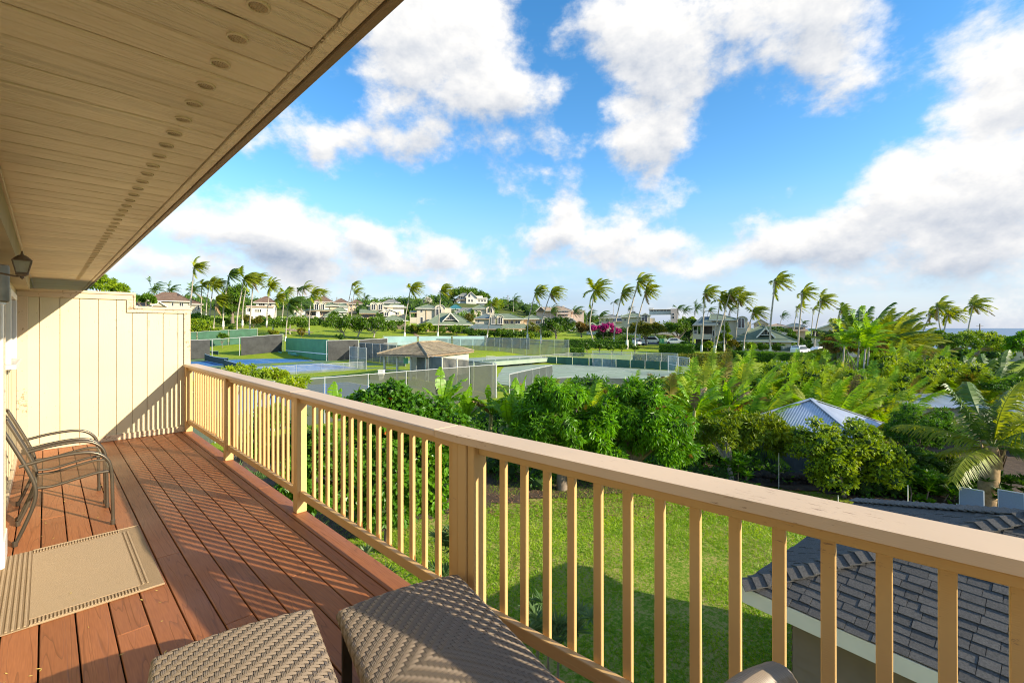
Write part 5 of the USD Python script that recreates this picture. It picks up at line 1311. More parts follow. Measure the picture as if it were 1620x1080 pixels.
# --- pink block
h = House('pink three storey block with tan roof and rows of dark windows on the hillside', 892, 505, 210, 0, name='hillside_block')
h.wall(880, 903, 490.5, 505, 0, 10, M_WPINK); h.hip(862, 905, 491, 484, -0.9, 10.5, M_RTAN, rid=4.5); h.wall(848, 880, 491, 505, 2, 9, M_WPINK); h.hip(846, 882, 491.5, 485, 1.2, 9.8, M_RTAN, rid=4)
for yy in (491.6, 497.5):
    for q in (883, 888.5, 894): h.win(q, q + 4.2, yy, yy + 2.4, 0, 2)
    h.balcony(881, 901, yy + 3.2, yy + 4.8, -1.0, 0, M_WPINK)
h.wall(904, 924, 491.5, 505, 3, 10, M_WPINK); h.hip(902, 926, 492, 487.5, 2.2, 10.8, M_RTAN, rid=3.5)
for q in (907, 913, 918): h.win(q, q + 3.4, 494, 496.5, 3, 2)
h.chimney(890, 893, 482.5, 487, 4, 5, M_WWHITE); h.gable(849, 862, 491, 484.7, 0.2, 4, M_RBROWN, M_WDARK)
h = House('small house with a white edged gable below the pink hillside block', 898, 512, 165, 0, name='white_gable_house')
h.wall(882, 911, 508, 512, 0, 7, M_WWHITE); h.gable(896, 910, 508, 502.5, -0.5, 7, M_RGREY, M_WWHITE); h.attic_win(899.5, 906.5, 504.5, 507.4, -0.5, 3); h.hip(880, 900, 508, 503.5, 0, 7, M_RGREY, rid=2.5)
h = House('low house with white barge boards rising behind the pink bougainvillea', 938, 524, 150, 0, name='white_gable_house')
h.wall(928, 956, 515.5, 524, 0, 7, M_WWHITE); h.gable(929, 945, 515.6, 510.5, -0.5, 7, M_RGREY, M_WWHITE); h.hip(943, 962, 516, 511.5, 0, 7, M_RGREY, rid=2.5); h.win(934, 940, 517, 521, 0, 2)
h = House('grey roofed house half hidden by trees left of the cream tower house', 966, 518, 165, 0, name='grey_roof_house')
h.wall(950, 984, 503, 518, 0, 8); h.hip(946, 986, 503, 497.5, -0.8, 8.8, M_RGREY, rid=4); h.win(958, 963, 505, 509, 0, 2); h.win(970, 975, 505, 509, 0, 2)
# --- cream tower house behind the parked cars
h = House('cream house with a peaked tower window behind the parked cars', 1012, 536, 140, 0, HOUSES)
h.wall(983, 1014, 500.4, 536, 0, 9); h.hip(981.5, 1020, 500.6, 493, -0.7, 9.7, rid=4.2); h.chimney(999, 1005, 491.5, 495, 3.5, 4.5); h.win(987.2, 990.6, 504, 507.5, 0)
h.gable(1013, 1028.5, 499.5, 495.8, -0.6, 6, wm=M_WCREAM, ov=0.25); h.wall(1013.4, 1028.2, 499.4, 520, -0.6, 5); h.win(1015.3, 1023.5, 499, 508.8, -0.6, 2); h.wall(1028, 1036, 503, 520, 0.4, 6); h.shed(970, 984, 508.5, 503, -1, 3, M_RGREY); h.wall(972, 983, 508, 520, 0, 5)
h.gable(1038, 1055, 520, 513, -4.5, 2, M_RGREY, M_WCREAM); h.attic_win(1042, 1050, 515.5, 519, -4.5, 3); h.shed(1033, 1060, 528, 524.5, -6, -4.4, M_RGREY); h.wall(1036, 1058, 525, 537, -4.2, 2, M_WDARK); h.wall(1062, 1074, 529, 538, -4, 1, M_WPEACH); h.hip(1050, 1078, 529, 524, -4.8, 2, M_RGREY, rid=2.6)
for q in (1038, 1042, 1046, 1051): h.post(q, 527, 538, -5.4, 0.1)
h.win(1037.5, 1041, 529, 536, -4.2, 1); h.win(1043, 1046.5, 529, 536, -4.2, 1)
h = House('long white flat roofed block on the ridge with a dark window band', 1048, 506, 300, 0, name='hillside_block')
h.wall(1027, 1069, 489, 497, 0, 12, M_WWHITE); h.wall(1026, 1034, 486.3, 489.5, 2, 8, M_WWHITE); h.shed(1026, 1069, 489.5, 488.0, -0.8, 12, M_WTRIM); h.wall(1061, 1072.5, 489, 507, -6, 4, M_WPINK)
for q in np.arange(1029, 1058, 5.2): h.win(q, q + 4, 490.3, 492.3, 0, 2)
h.win(1063, 1066, 496, 499, -6, 1); h.win(1063, 1066, 501, 504, -6, 1)
# --- big house right
h = House('big cream house with arched tower window, deep balcony and low garage wing with hipped roof', 1170, 551, 105, 0, HOUSES)
h.wall(1125.7, 1166, 505, 551, 0, 9); h.hip(1121, 1170, 505.4, 496, -0.7, 9.7, rid=4.5, left=False)
h.shed(1093, 1134, 514.3, 499.5, -2.4, 4.3, M_RBLUE, xh0=1105, xh1=1142); h.wall(1111, 1126, 505.5, 514.0, -0.4, 6)
h.tower(1165.2, 1182.5, 500.8, 551, -0.8, 5, 1167.8, 1177.3, 502.8, 518.6); h.wall(1182, 1188, 509, 551, 0.5, 6)
h.win(1136.3, 1140, 509, 513.7, 0)
h.wall(1111, 1125.7, 514, 534, 3.0, 3.3, M_WDARK); h.wall(1104, 1111, 515, 536, 2.5, 5, M_WCREAM); h.balcony(1094.6, 1125.6, 528.5, 535.4, -2.2, 3.4)
for q in (1095, 1102.5, 1109): h.post(q, 514.4, 528.5, -2.1, 0.09)
h.post(1094.8, 535.6, 551, -2.1, 0.13); h.post(1124.5, 535.6, 551, -2.1, 0.13); h.post(1109, 535.6, 551, -2.1, 0.13); h.wall(1096, 1126, 536, 551, 3.4, 3.7, M_WDARK)
h.win(1096.5, 1101, 523, 528, -2.0, 1, M_WTRIM); h.win(1126.5, 1129, 523, 532, 0, 1)
h.hip(1154, 1252, 537.3, 516.5, -9, 3.6, rid=6.0); h.wall(1172, 1243, 537, 551, -8.0, 2.5)
h.gable(1198, 1217.5, 529.5, 519, -7.6, -3.0); h.attic_win(1201, 1214.5, 521, 528.5, -7.6, 3)
for q in (1199, 1207.5, 1218, 1224): h.win(q, q + 4.5, 540, 549, -8.0, 2, M_TIMBER)
mb = MB()
for q in np.arange(1174, 1246, 2.4): mb.box(h.X(q), h.X(q) + 0.12, -8.8, -8.05, h.Z(538.6), h.Z(537.6))
mb.build('rafter_end', M_WTRIM, h.t)
h = House('brown and green gabled roofs far behind the garage wing', 1215, 525, 190, 0, name='brown_roof_house')
h.wall(1192, 1216, 512, 525, 0, 8, M_WPEACH); h.gable(1190, 1217, 512.5, 504.6, -0.5, 8, M_RBROWN, M_WPEACH); h.hip(1212, 1247, 516, 512, 0, 9, M_RTAN, rid=4); h.wall(1214, 1245, 516, 525, 0.8, 8, M_WPINK)
for q in (1198, 1206): h.win(q, q + 4, 514, 518, 0, 2)
for q in (1220, 1228, 1236): h.win(q, q + 4, 518, 521.5, 0.8, 2)
h = House('blue grey roofed house with pink walls on the far right ridge', 1256, 527, 200, 0, name='grey_roof_house')
h.wall(1238, 1274, 517, 527, 0, 8, M_WPEACH); h.hip(1236, 1277, 517, 511.5, -0.8, 8.8, M_RBLUE, rid=4); h.shed(1236, 1278, 523, 520.5, -3, 0, M_RTAN)
for q in (1241, 1249, 1258, 1266): h.win(q, q + 4, 518, 520.5, 0, 2)
# --- house with the balcony under a broad gable
h = House('cream house with a broad gable, corner balcony and carport above two parked cars', 1315, 556, 105, 0, HOUSES)
h.wall(1311, 1336, 521, 556, 0, 8); h.wall(1284, 1311, 520, 523.6, -1.6, 6); h.wall(1284, 1311, 524, 536, 3.6, 4, M_WDARK); h.wall(1300, 1304, 524, 535, 2.8, 3.6, M_WCREAM)
h.gable(1283, 1341, 523, 513.6, -2.0, 8.0, M_RGREY, M_WCREAM, ov=0.4); h.wall(1309, 1337, 521.0, 534, -1.9, 0.2); h.win(1319, 1324, 518, 523.5, -1.95)
h.balcony(1283, 1311, 534.5, 546.5, -2.1, 3.6); h.post(1283.6, 523.5, 534, -2.0, 0.1); h.post(1284, 546.7, 556, -1.9, 0.14); h.post(1309, 546.7, 556, -1.9, 0.14); h.wall(1285, 1311, 547, 556, 3.8, 4, M_WDARK)
h.wall(1338, 1355, 528, 556, 1, 8, M_WWHITE); h.gable(1335, 1358, 528, 518.5, 0.8, 8, M_RGREY, M_WWHITE)
# --- green roofs among the garden trees
h = House('low house with a faded green hipped roof behind the bright palms', 1432, 565, 72, 0, name='green_roof_house')
h.wall(1400, 1464, 552, 565, 0, 7, M_WDARK); h.hip(1394, 1470, 552.5, 538.5, -0.8, 7.8, M_RBLUE, rid=3.4); h.gable(1402, 1424, 541, 530.5, 0.6, 4, wm=M_WCREAM); h.win(1410, 1415, 535.5, 541, 0.6, 1); h.wall(1448, 1466, 553, 562, -0.4, 0.0, M_WPINK); h.win(1456, 1462, 554.5, 561, -0.4, 2)
h = House('low roof with a pale fascia tucked under the big dome tree', 1570, 560, 110, 0, name='grey_roof_house')
h.wall(1556, 1584, 549, 560, 0, 6, M_WDARK); h.hip(1552, 1586, 548.5, 543, -0.6, 6.6, M_RBROWN, rid=2.6); h.win(1562, 1570, 550.5, 555, 0, 2)
h = House('grey gabled roof at the right edge above the wind blown palms', 1605, 560, 95, 0, name='grey_roof_house')
h.wall(1588, 1628, 545, 560, 0, 7, M_WCREAM); h.gable(1582, 1632, 546, 530.5, -0.5, 8, M_RGREY, M_WCREAM); h.win(1600, 1612, 549, 555, -0.5, 3)
h = House('cottage roof with yellow white eaves at the right edge behind the near coconut palm', 1648, 672, 21.5, 0, name='garden_cottage')
h.wall(1616, 1700, 652, 700, 0.3, 4, M_WCREAM); h.gable(1608, 1700, 652, 618, 0.2, 3, M_RGREY, pm('cottage_yellow', (0.62, 0.48, 0.16), 0.7), ov=0.35); h.win(1640, 1668, 655, 672, 0.3, 2)

# ------------------------------------------------------------------ corrugated roofs in the garden
M_TIN = pm('corrugated_steel', (0.50, 0.53, 0.58), 0.34, var=0.12, scale=2.0, metallic=0.45)
M_SHEDW = pm('shed_blue_grey', (0.085, 0.105, 0.115), 0.7, var=0.2)


def corrugated(mb, e0, e1, t1, t0, pitch=0.10, amp=0.012):
    """One slope of corrugated sheet: ribs run from eave to ridge."""
    e0, e1, t1, t0 = [np.array(q, float) for q in (e0, e1, t1, t0)]
    L = np.linalg.norm(e1 - e0); n = int(L / pitch) * 4
    nrm = np.cross(e1 - e0, t0 - e0 if np.linalg.norm(t0 - e0) > 0.05 else t1 - e1); nrm /= np.linalg.norm(nrm)
    if nrm[2] < 0: nrm = -nrm
    d = (e1 - e0) / L; up = np.cross(nrm, d)
    if up[2] < 0: up = -up
    rows = []
    a0, a1 = (t0 - e0) @ d, (t1 - e0) @ d; H = (t0 - e0) @ up
    for k in range(n + 1):
        s = L * k / n
        hgt = H * min(1.0, s / a0 if a0 > 1e-6 else 1.0, (L - s) / (L - a1) if L - a1 > 1e-6 else 1.0)
        off = nrm * amp * math.sin(2 * math.pi * k / 4)
        rows.append([e0 + d * s + off, e0 + d * s + up * max(hgt, 0.001) + off])
    mb.grid(np.array(rows))


def tin_shed():
    c = LD(13.2, 20.3, -1.1)
    t = thing('garden_shed', 'garden shed with a pale corrugated steel hip roof among the trees', 'shed', c, -45.4 + 42)
    a, ze, zr = 2.15, 1.95, 2.95
    A = [np.array(q, float) for q in ((-a, -a, ze), (a, -a, ze), (a, a, ze), (-a, a, ze))]; R = np.array([0, 0, zr])
    for i in range(4):
        mb = MB(); corrugated(mb, A[i], A[(i + 1) % 4], R, R); mb.build('roof', M_TIN, t, smooth=60)
    mb = MB()
    for q in A: mb.beam(q + [0, 0, .03], R + [0, 0, .05], 0.17, 0.03)
    mb.build('ridge_cap', M_TIN, t)
    w = a - 0.3
    for k in range(4):
        for q in np.linspace(-w, w, 12)[:-1]:
            s = 2 * w / 11
            r = [(q, q + s - 0.006, -w, -w + 0.03), (w - 0.03, w, q, q + s - 0.006), (q, q + s - 0.006, w - 0.03, w), (-w, -w + 0.03, q, q + s - 0.006)][k]
            MB().box(r[0], r[1], r[2], r[3], 0, 1.98).build('wall_board', M_SHEDW, t)
    MB().box(-w + .03, w - .03, -w + .03, w - .03, 0, 1.96).build('lining', M_SHEDW, t)
    MB().cbox(-0.45, 0.45, -w - 0.02, -w - 0.002, 0.9, 1.6, 0.01).build('shutter', M_WHITE, t)
tin_shed()


def tin_house():
    c = P(1470, 668, 27) ; c[2] = -1.1
    t = thing('tin_roof_cottage', 'pale blue grey tin roof showing over the garden trees right of the shed', 'cottage', c, -45.4 - 8)
    z0 = 5 - (643 - CY) / FPX * 26 + 1.1; z1 = 5 - (624 - CY) / FPX * 28.5 + 1.1
    A = [np.array(q, float) for q in ((-1.9, -1.4, z0), (2.0, -1.4, z0), (2.0, 1.8, z1), (-1.9, 1.8, z1))]
    mb = MB(); corrugated(mb, A[0], A[1], A[2], A[3], 0.16, 0.015); mb.build('roof', M_TIN, t, smooth=60)
    mb = MB(); corrugated(mb, A[2] + [0, 3.2, z0 - z1], A[3] + [0, 3.2, z0 - z1], A[3], A[2], 0.16, 0.015); mb.build('roof', M_TIN, t, smooth=60)
    MB().box(-1.7, 1.8, -1.1, 4.6, 0, z0 - 0.03).build('wall', M_WCREAM, t)
    MB().beam([2.02, -1.45, z0], [2.02, 1.8, z1], 0.05, 0.16).beam([2.02, 1.8, z1], [2.02, 5.0, z0], 0.05, 0.16).build('barge_board', M_WTRIM, t)
    MB().cbox(-0.5, 0.5, -1.13, -1.102, 0.6, 1.3, 0.01).build('window', M_GLASSDARK, t)
tin_house()

# ------------------------------------------------------------------ the shingled roof beside the deck
M_SHING = pm('asphalt_shingle', (0.098, 0.091, 0.081), 0.85, var=0.35, scale=60, rnd=0.16, bump=0.7, bscale=150, bdist=0.01)
M_SIDING = pm('grey_brown_siding', (0.20, 0.155, 0.115), 0.6, var=0.12)
M_EAVE = pm('pale_fascia_paint', (0.70, 0.66, 0.54), 0.55, var=0.05)


def shingle_house():
    A = np.array([6.21, 2.01, 1.744]); B = np.array([10.73, 1.44, 1.744])
    e = (B - A) / np.linalg.norm(B - A); d = np.array([e[1], -e[0], 0]);
    if d[1] > 0: d = -d                        # away from the hip end, towards -Y
    W = np.linalg.norm(B - A); L = 11.0
    rise = W / 2 * math.tan(math.radians(24.6))
    t = thing('shingled_house', 'low neighbouring house with a dark asphalt shingle hip roof and pale fascia', 'house', A * [1, 1, 0] + [0, 0, -0.5])
    R1 = A + e * W / 2 + d * W / 2 + [0, 0, rise]; R2 = A + e * W / 2 + d * (L - W / 2) + [0, 0, rise]
    C = A + d * L; D = B + d * L
    deckm = MB()
    for poly in ([A, C, R2, R1], [B, A, R1], [D, B, R1, R2], [C, D, R2]): deckm.slab(poly, [0, 0, -0.06])
    roof = deckm.build('roof', M_SHING, t, world=True)
    rg = np.random.default_rng(11)
    cand, capm, stuff = [], [], MB()
    def slope(e0, e1, t1, t0):
        e0, e1, t1, t0 = map(np.array, (e0, e1, t1, t0))
        L_ = np.linalg.norm(e1 - e0); dd = (e1 - e0) / L_
        nrm = np.cross(dd, t0 - e0 if abs((t0 - e0) @ np.cross(dd, [0, 0, 1])) > 0.01 else t1 - e0); nrm /= np.linalg.norm(nrm)
        if nrm[2] < 0: nrm = -nrm
        up = np.cross(nrm, dd);
        if up[2] < 0: up = -up
        H = (t0 - e0) @ up; a0, a1 = (t0 - e0) @ dd, (t1 - e0) @ dd
        ex = 0.118; row = 0; h = -0.02
        while h < H - 0.03:
            l0 = a0 * max(h, 0) / H; l1 = L_ + (a1 - L_) * max(h, 0) / H
            s = l0 - rg.uniform(0, 0.3)
            while s < l1:
                wd = rg.choice([0.11, 0.15, 0.19, 0.24]); s0, s1 = max(s + 0.003, l0), min(s + wd - 0.003, l1)
                if s1 - s0 > 0.04:
                    thk = rg.choice([0.004, 0.006, 0.010]); dy = rg.uniform(-0.008, 0.004)
                    lo = h + dy; hi = min(h + ex + 0.025, H)
                    f = lambda ss, hh, q: e0 + dd * np.clip(ss, a0 * max(hh, 0) / H - .004, L_ + (a1 - L_) * max(hh, 0) / H + .004) + up * hh + nrm * q
                    b = [f(s0, lo, 0.014), f(s1, lo, 0.014), f(s1, hi, 0.003), f(s0, hi, 0.003)]
                    cand.append((np.array(b), nrm * thk))
                s += wd
            h += ex
    slope(A, C, R2, R1); slope(B, A, R1, R1); slope(D, B, R1, R2)
    def size(c):
        p = c[0].mean(0); r = p - [0, 0, CAMZ]; dep = SY * r[0] + CYW * r[1]; lat = CYW * r[0] - SY * r[1]
        if dep < 1: return 0
        x = CX + FPX * lat / dep; yy = CY - FPX * r[2] / dep
        vis = 1170 < x < 1640 and 790 < yy < 1100
        return (1 if vis else 1e-4) / dep ** 2
    order = sorted(range(len(cand)), key=lambda i: -size(cand[i]))
    for rank, i in enumerate(order):
        b, off = cand[i]
        if rank < 298:
            v, f = MB().slab(b, off).arrays(); put(roof + '/' + numbered(roof, 'shingle'), v - LOCS[t], f, M_SHING)
        elif size(cand[i]) > 1e-9:
            stuff.slab(b, off)
    v, f = stuff.arrays(); pr = put(roof + '/shingles', v - LOCS[t], f, M_SHING); data(pr, kind='stuff')
    # hip and ridge caps: overlapping bent pieces
    for (q0, q1) in ((A, R1), (B, R1), (R1, R2)):
        Lc = np.linalg.norm(q1 - q0); dd = (q1 - q0) / Lc; sd = np.cross(dd, [0, 0, 1.0]); sd /= np.linalg.norm(sd)
        n = int(Lc / 0.14)
        for k in range(n):
            s = k * 0.14; p0 = q0 + dd * (s - 0.03); p1 = q0 + dd * (s + 0.15)
            z0, z1 = np.array([0, 0, 0.062 + rg.uniform(0, .008)]), np.array([0, 0, 0.040])
            dr = np.array([0, 0, -0.055])
            m = MB().slab([p0 + sd * 0.15 + z0 + dr, p0 + z0, p1 + z1, p1 + sd * 0.14 + z1 + dr], [0, 0, 0.012]).slab([p0 - sd * 0.15 + z0 + dr, p1 - sd * 0.14 + z1 + dr, p1 + z1, p0 + z0], [0, 0, 0.012])
            v, f = m.arrays(); put(roof + '/' + numbered(roof, 'ridge_cap'), v - LOCS[t], f, M_SHING)
    # fascia, gutterless
    for q0, q1 in ((A, C), (B, A), (D, B)):
        MB().beam(q0 - [0, 0, 0.11], q1 - [0, 0, 0.11], 0.035, 0.19).build('fascia', M_EAVE, t, world=True)
    i0 = A + e * 0.42 + d * 0.42; i1 = B - e * 0.42 + d * 0.42; i2 = D - e * 0.42 - d * 0.42; i3 = C + e * 0.42 - d * 0.42
    MB().slab([q - [0, 0, 0.22] for q in (A + e * .03 + d * .03, B - e * .03 + d * .03, D - e * .03, C + e * .03)], [0, 0, 0.02]).build('eave_soffit', M_EAVE, t, world=True)
    gz = np.array([0, 0, -0.9])
    core = [i0 * [1, 1, 0] + gz, i1 * [1, 1, 0] + gz, i2 * [1, 1, 0] + gz, i3 * [1, 1, 0] + gz]
    MB().slab(core, [0, 0, 2.42]).build('wall', M_SIDING, t, world=True)
    for k in range(14):
        z = -0.4 + k * 0.135
        for q0, q1 in ((i0, i3), (i1, i0)):
            m = MB(); dd = (q1 - q0) / np.linalg.norm(q1 - q0); nn = np.cross(dd, [0, 0, 1.0]); nn = nn if nn @ (q0 - (A + D) / 2) > 0 else -nn
            p0, p1 = q0 * [1, 1, 0] + [0, 0, z], q1 * [1, 1, 0] + [0, 0, z]
            m.slab([p0 + nn * 0.022, p1 + nn * 0.022, p1 + nn * 0.006 + [0, 0, .131], p0 + nn * 0.006 + [0, 0, .131]], -nn * 0.005)
            m.build('siding_board', M_SIDING, t, world=True)


shingle_house()
# ------------------------------------------------------------------ leaves, trunks, fronds
pr = np.random.default_rng(2024)
WIND = np.array([CYW, -SY, 0.0]) * 0.97 + np.array([SY, CYW, 0.0]) * 0.22     # the trade wind blows to the right
M_BARK = pm('tree_bark', (0.20, 0.155, 0.115), 0.9, var=0.3, scale=6, bump=0.8, bscale=25, bdist=0.02)
M_PALMT = pm('palm_trunk', (0.36, 0.31, 0.25), 0.85, var=0.3, scale=3, bump=0.6, bscale=12, bdist=0.03)
M_WBASE = pm('whitewashed_trunk', (0.72, 0.69, 0.62), 0.8, var=0.06)
M_LPALM = leafm('coconut_leaf', (0.075, 0.115, 0.014), (0.145, 0.195, 0.018), (0.235, 0.255, 0.026), trans=0.42, big=0.5, spec=0.35)
M_LPALMD = leafm('dark_coconut_leaf', (0.022, 0.055, 0.012), (0.048, 0.090, 0.016), (0.095, 0.135, 0.025), trans=0.25, big=0.5, spec=0.4)
M_LARECA = leafm('areca_leaf', (0.055, 0.135, 0.008), (0.125, 0.240, 0.010), (0.230, 0.300, 0.014), trans=0.42, big=0.4, extra=(0.50, 0.24, 0.015))
M_LBANANA = leafm('banana_leaf', (0.05, 0.13, 0.010), (0.095, 0.22, 0.012), (0.17, 0.28, 0.02), trans=0.42, big=0.9, rough=0.35)
M_LMANGO = leafm('mango_leaf', (0.030, 0.100, 0.006), (0.075, 0.215, 0.008), (0.150, 0.310, 0.010), trans=0.40, big=0.9, rough=0.38)
M_LHIB = leafm('hibiscus_leaf', (0.022, 0.075, 0.008), (0.055, 0.150, 0.010), (0.130, 0.240, 0.014), trans=0.36, big=0.8, rough=0.35)
M_LPLUM = leafm('plumeria_leaf', (0.045, 0.085, 0.010), (0.110, 0.155, 0.014), (0.220, 0.210, 0.020), trans=0.34, big=0.8)
M_LYEL = leafm('yellow_green_leaf', (0.062, 0.120, 0.008), (0.155, 0.225, 0.010), (0.270, 0.295, 0.014), trans=0.36, big=0.9)
M_LDARK = leafm('dark_shrub_leaf', (0.012, 0.040, 0.008), (0.030, 0.080, 0.010), (0.070, 0.130, 0.014), trans=0.28, big=0.8)
M_LMID = leafm('tree_leaf', (0.026, 0.068, 0.008), (0.064, 0.130, 0.011), (0.130, 0.195, 0.016), trans=0.3, big=0.35)
M_LOLIVE = leafm('olive_leaf', (0.045, 0.065, 0.010), (0.100, 0.125, 0.014), (0.190, 0.185, 0.020), trans=0.3, big=0.4)
M_LCROT = leafm('croton_leaf', (0.16, 0.14, 0.012), (0.36, 0.28, 0.012), (0.50, 0.36, 0.016), trans=0.35, big=0.8, extra=(0.50, 0.16, 0.02))
M_LGOLD = leafm('golden_leaf', (0.12, 0.12, 0.010), (0.32, 0.26, 0.012), (0.46, 0.38, 0.018), trans=0.35, big=0.6)
M_LORANGE = leafm('orange_leaf', (0.14, 0.10, 0.02), (0.36, 0.21, 0.03), (0.52, 0.28, 0.05), trans=0.35, big=0.6)
M_BOUG = leafm('bougainvillea_bract', (0.42, 0.03, 0.17), (0.70, 0.07, 0.33), (0.76, 0.18, 0.45), trans=0.35, big=0.5)
M_PETAL = leafm('white_petal', (0.6, 0.58, 0.45), (0.75, 0.73, 0.62), (0.8, 0.78, 0.7), trans=0.3)
M_PETALO = leafm('orange_petal', (0.55, 0.12, 0.02), (0.62, 0.22, 0.03), (0.66, 0.32, 0.05), trans=0.3)
M_HEDGE = leafm('hedge_leaf', (0.022, 0.070, 0.008), (0.050, 0.130, 0.010), (0.105, 0.200, 0.014), trans=0.3, big=0.5)
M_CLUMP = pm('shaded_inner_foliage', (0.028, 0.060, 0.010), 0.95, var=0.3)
M_DEADFR = pm('dry_frond_base', (0.30, 0.20, 0.10), 0.9, var=0.3, scale=8)


def rand_dirs(n, g=None, up=0.0):
    v = (g or pr).normal(size=(n, 3)); v[:, 2] += up
    return v / np.linalg.norm(v, axis=1, keepdims=True)


def leaf_quads(base, d, nrm, L, W, fold=0.18):
    """Folded leaves: base points, directions, upper normals, lengths, widths."""
    n = len(base); L = np.broadcast_to(L, (n,))[:, None]; W = np.broadcast_to(W, (n,))[:, None]
    d = d / (np.linalg.norm(d, axis=1, keepdims=True) + 1e-9)
    s = np.cross(d, nrm); s /= np.linalg.norm(s, axis=1, keepdims=True) + 1e-9
    up = np.cross(s, d)
    mid = base + d * L * 0.48
    v = np.stack([base, mid + s * W / 2 + up * W * fold, base + d * L - up * L * 0.08, mid - s * W / 2 + up * W * fold], 1)
    k = np.arange(n)[:, None] * 4
    f = np.vstack([k + [0, 1, 2], k + [0, 2, 3]])
    return v.reshape(-1, 3), f


def ellip_clumps(c, r, k, cr, g=None, low=-0.55):
    """Centres of leaf clumps over an ellipsoid c, r (3 radii), with their own radius."""
    g = g or pr
    d = rand_dirs(k * 3, g); d = d[d[:, 2] > low][:k]
    q = g.uniform(0.62, 0.95, (len(d), 1))
    ctr = c + d * r * q
    rad = cr * g.uniform(0.7, 1.25, len(d))
    return ctr, rad


def leaf_mass(ctr, rad, n, L, W, droop=0.25, up=0.25, out=1.0, squash=0.8, g=None, wind=0.25):
    g = g or pr
    w = rad ** 2; i = g.choice(len(ctr), n, p=w / w.sum())
    d = rand_dirs(n, g, up)
    p = ctr[i] + d * rad[i][:, None] * np.array([1, 1, squash]) * g.uniform(0.55, 1.08, (n, 1))
    ld = d * out * 0.8 + rand_dirs(n, g) * 0.75 + np.array([0, 0, -droop]) + WIND * wind
    nr = d + rand_dirs(n, g) * 0.55 + np.array([0, 0, 0.35])
    return leaf_quads(p, ld, nr, L * g.uniform(0.7, 1.25, n), W * g.uniform(0.75, 1.2, n))


def px_ellipsoid(px, py, rx, ry, dep, rz=None):
    s = dep / FPX
    c = P(px, py, dep)
    r = rz if rz is not None else rx * s
    return c, (rx * s, r, ry * s)


RIGHT, FWD = np.array([CYW, -SY, 0.0]), np.array([SY, CYW, 0.0])


def orient(c, r, k, cr, low=-0.55):
    d = rand_dirs(k * 3); d = d[d[:, 2] > low][:k]
    q = pr.uniform(0.55, 0.95, (len(d), 1))
    e = d * q * np.array(r)
    return c + e[:, :1] * RIGHT + e[:, 1:2] * FWD + e[:, 2:] * np.array([0, 0, 1.0]), cr * pr.uniform(0.7, 1.3, len(d))


def limbs(base, targets, r0, m=None, bend=0.25, fork=0.35):
    """Tapered trunk that forks into limbs towards the targets."""
    mb = MB()
    base = np.asarray(base, float); T = np.asarray(targets, float)
    c = T.mean(0); f0 = base + (c - base) * fork + pr.normal(0, 0.06, 3) * np.linalg.norm(c - base)
    f0[2] = base[2] + (c[2] - base[2]) * fork
    mb.tube(bez([base - [0, 0, 0.25], base + (f0 - base) * 0.5 + pr.normal(0, 0.04, 3) * r0 * 8, f0], 5), np.linspace(r0 * 1.25, r0 * 0.85, 10 if False else len(bez([base, base + 1, f0], 5))), 7)
    for t in T:
        m_ = f0 + (t - f0) * 0.5 + pr.normal(0, bend * 0.25, 3) * np.linalg.norm(t - f0)
        pth = bez([f0, m_, t], 4)
        mb.tube(pth, np.linspace(r0 * 0.62, r0 * 0.14, len(pth)), 5, caps=False)
    return mb


def tree(name, label, cat, dep, base, ells, n, L, W, m, trunk=0.15, kclump=14, crad=0.32, droop=0.25, squash=0.8, flowers=None, group=None, inner=True, low=-0.55, wind=0.25, bark=None, partname='crown', nl=5, fork=0.35):
    """base: (px, py) of the foot, or px alone to stand it on the ground; ells: (px, py, rx, ry[, ddep[, rz metres]]) of the crown."""
    b = P(base[0], base[1], dep) if isinstance(base, tuple) else GR(base, dep)
    t = thing(name, label, cat, b, 0, group)
    C, R, TG = [], [], []
    for e in ells:
        dd = e[4] if len(e) > 4 else 0.0
        c, r = px_ellipsoid(*e[:4], dep + dd, e[5] if len(e) > 5 else None)
        cc, rr = orient(c, r, kclump, crad * min(r[0], max(r[2], r[0] * .5)) , low)
        C.append(cc); R.append(rr); TG.append(c)
        if len(cc): TG.extend(list(cc[pr.choice(len(cc), min(nl, len(cc)), replace=False)]))
    C = np.vstack(C); R = np.concatenate(R)
    v, f = leaf_mass(C, R, n, L, W, droop, squash=squash, wind=wind)
    mb = MB().add(v, f); cp = mb.build(partname, m, t, world=True)
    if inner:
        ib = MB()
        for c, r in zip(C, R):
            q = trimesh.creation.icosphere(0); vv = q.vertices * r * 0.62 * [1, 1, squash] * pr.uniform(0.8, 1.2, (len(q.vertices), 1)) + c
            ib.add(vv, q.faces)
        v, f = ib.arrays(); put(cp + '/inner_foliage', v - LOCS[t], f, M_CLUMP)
    if trunk:
        limbs(b, TG[:9], trunk, fork=fork).build('trunk', bark or M_BARK, t, world=True, smooth=60)
    if flowers:
        fm, fn, fs = flowers[:3]
        v, f = leaf_mass(C, R * 1.06, fn, fs, fs * 0.9, 0, up=0.7)
        MB().add(v, f).build('blossom', fm, t, world=True, kind='stuff')
    return t


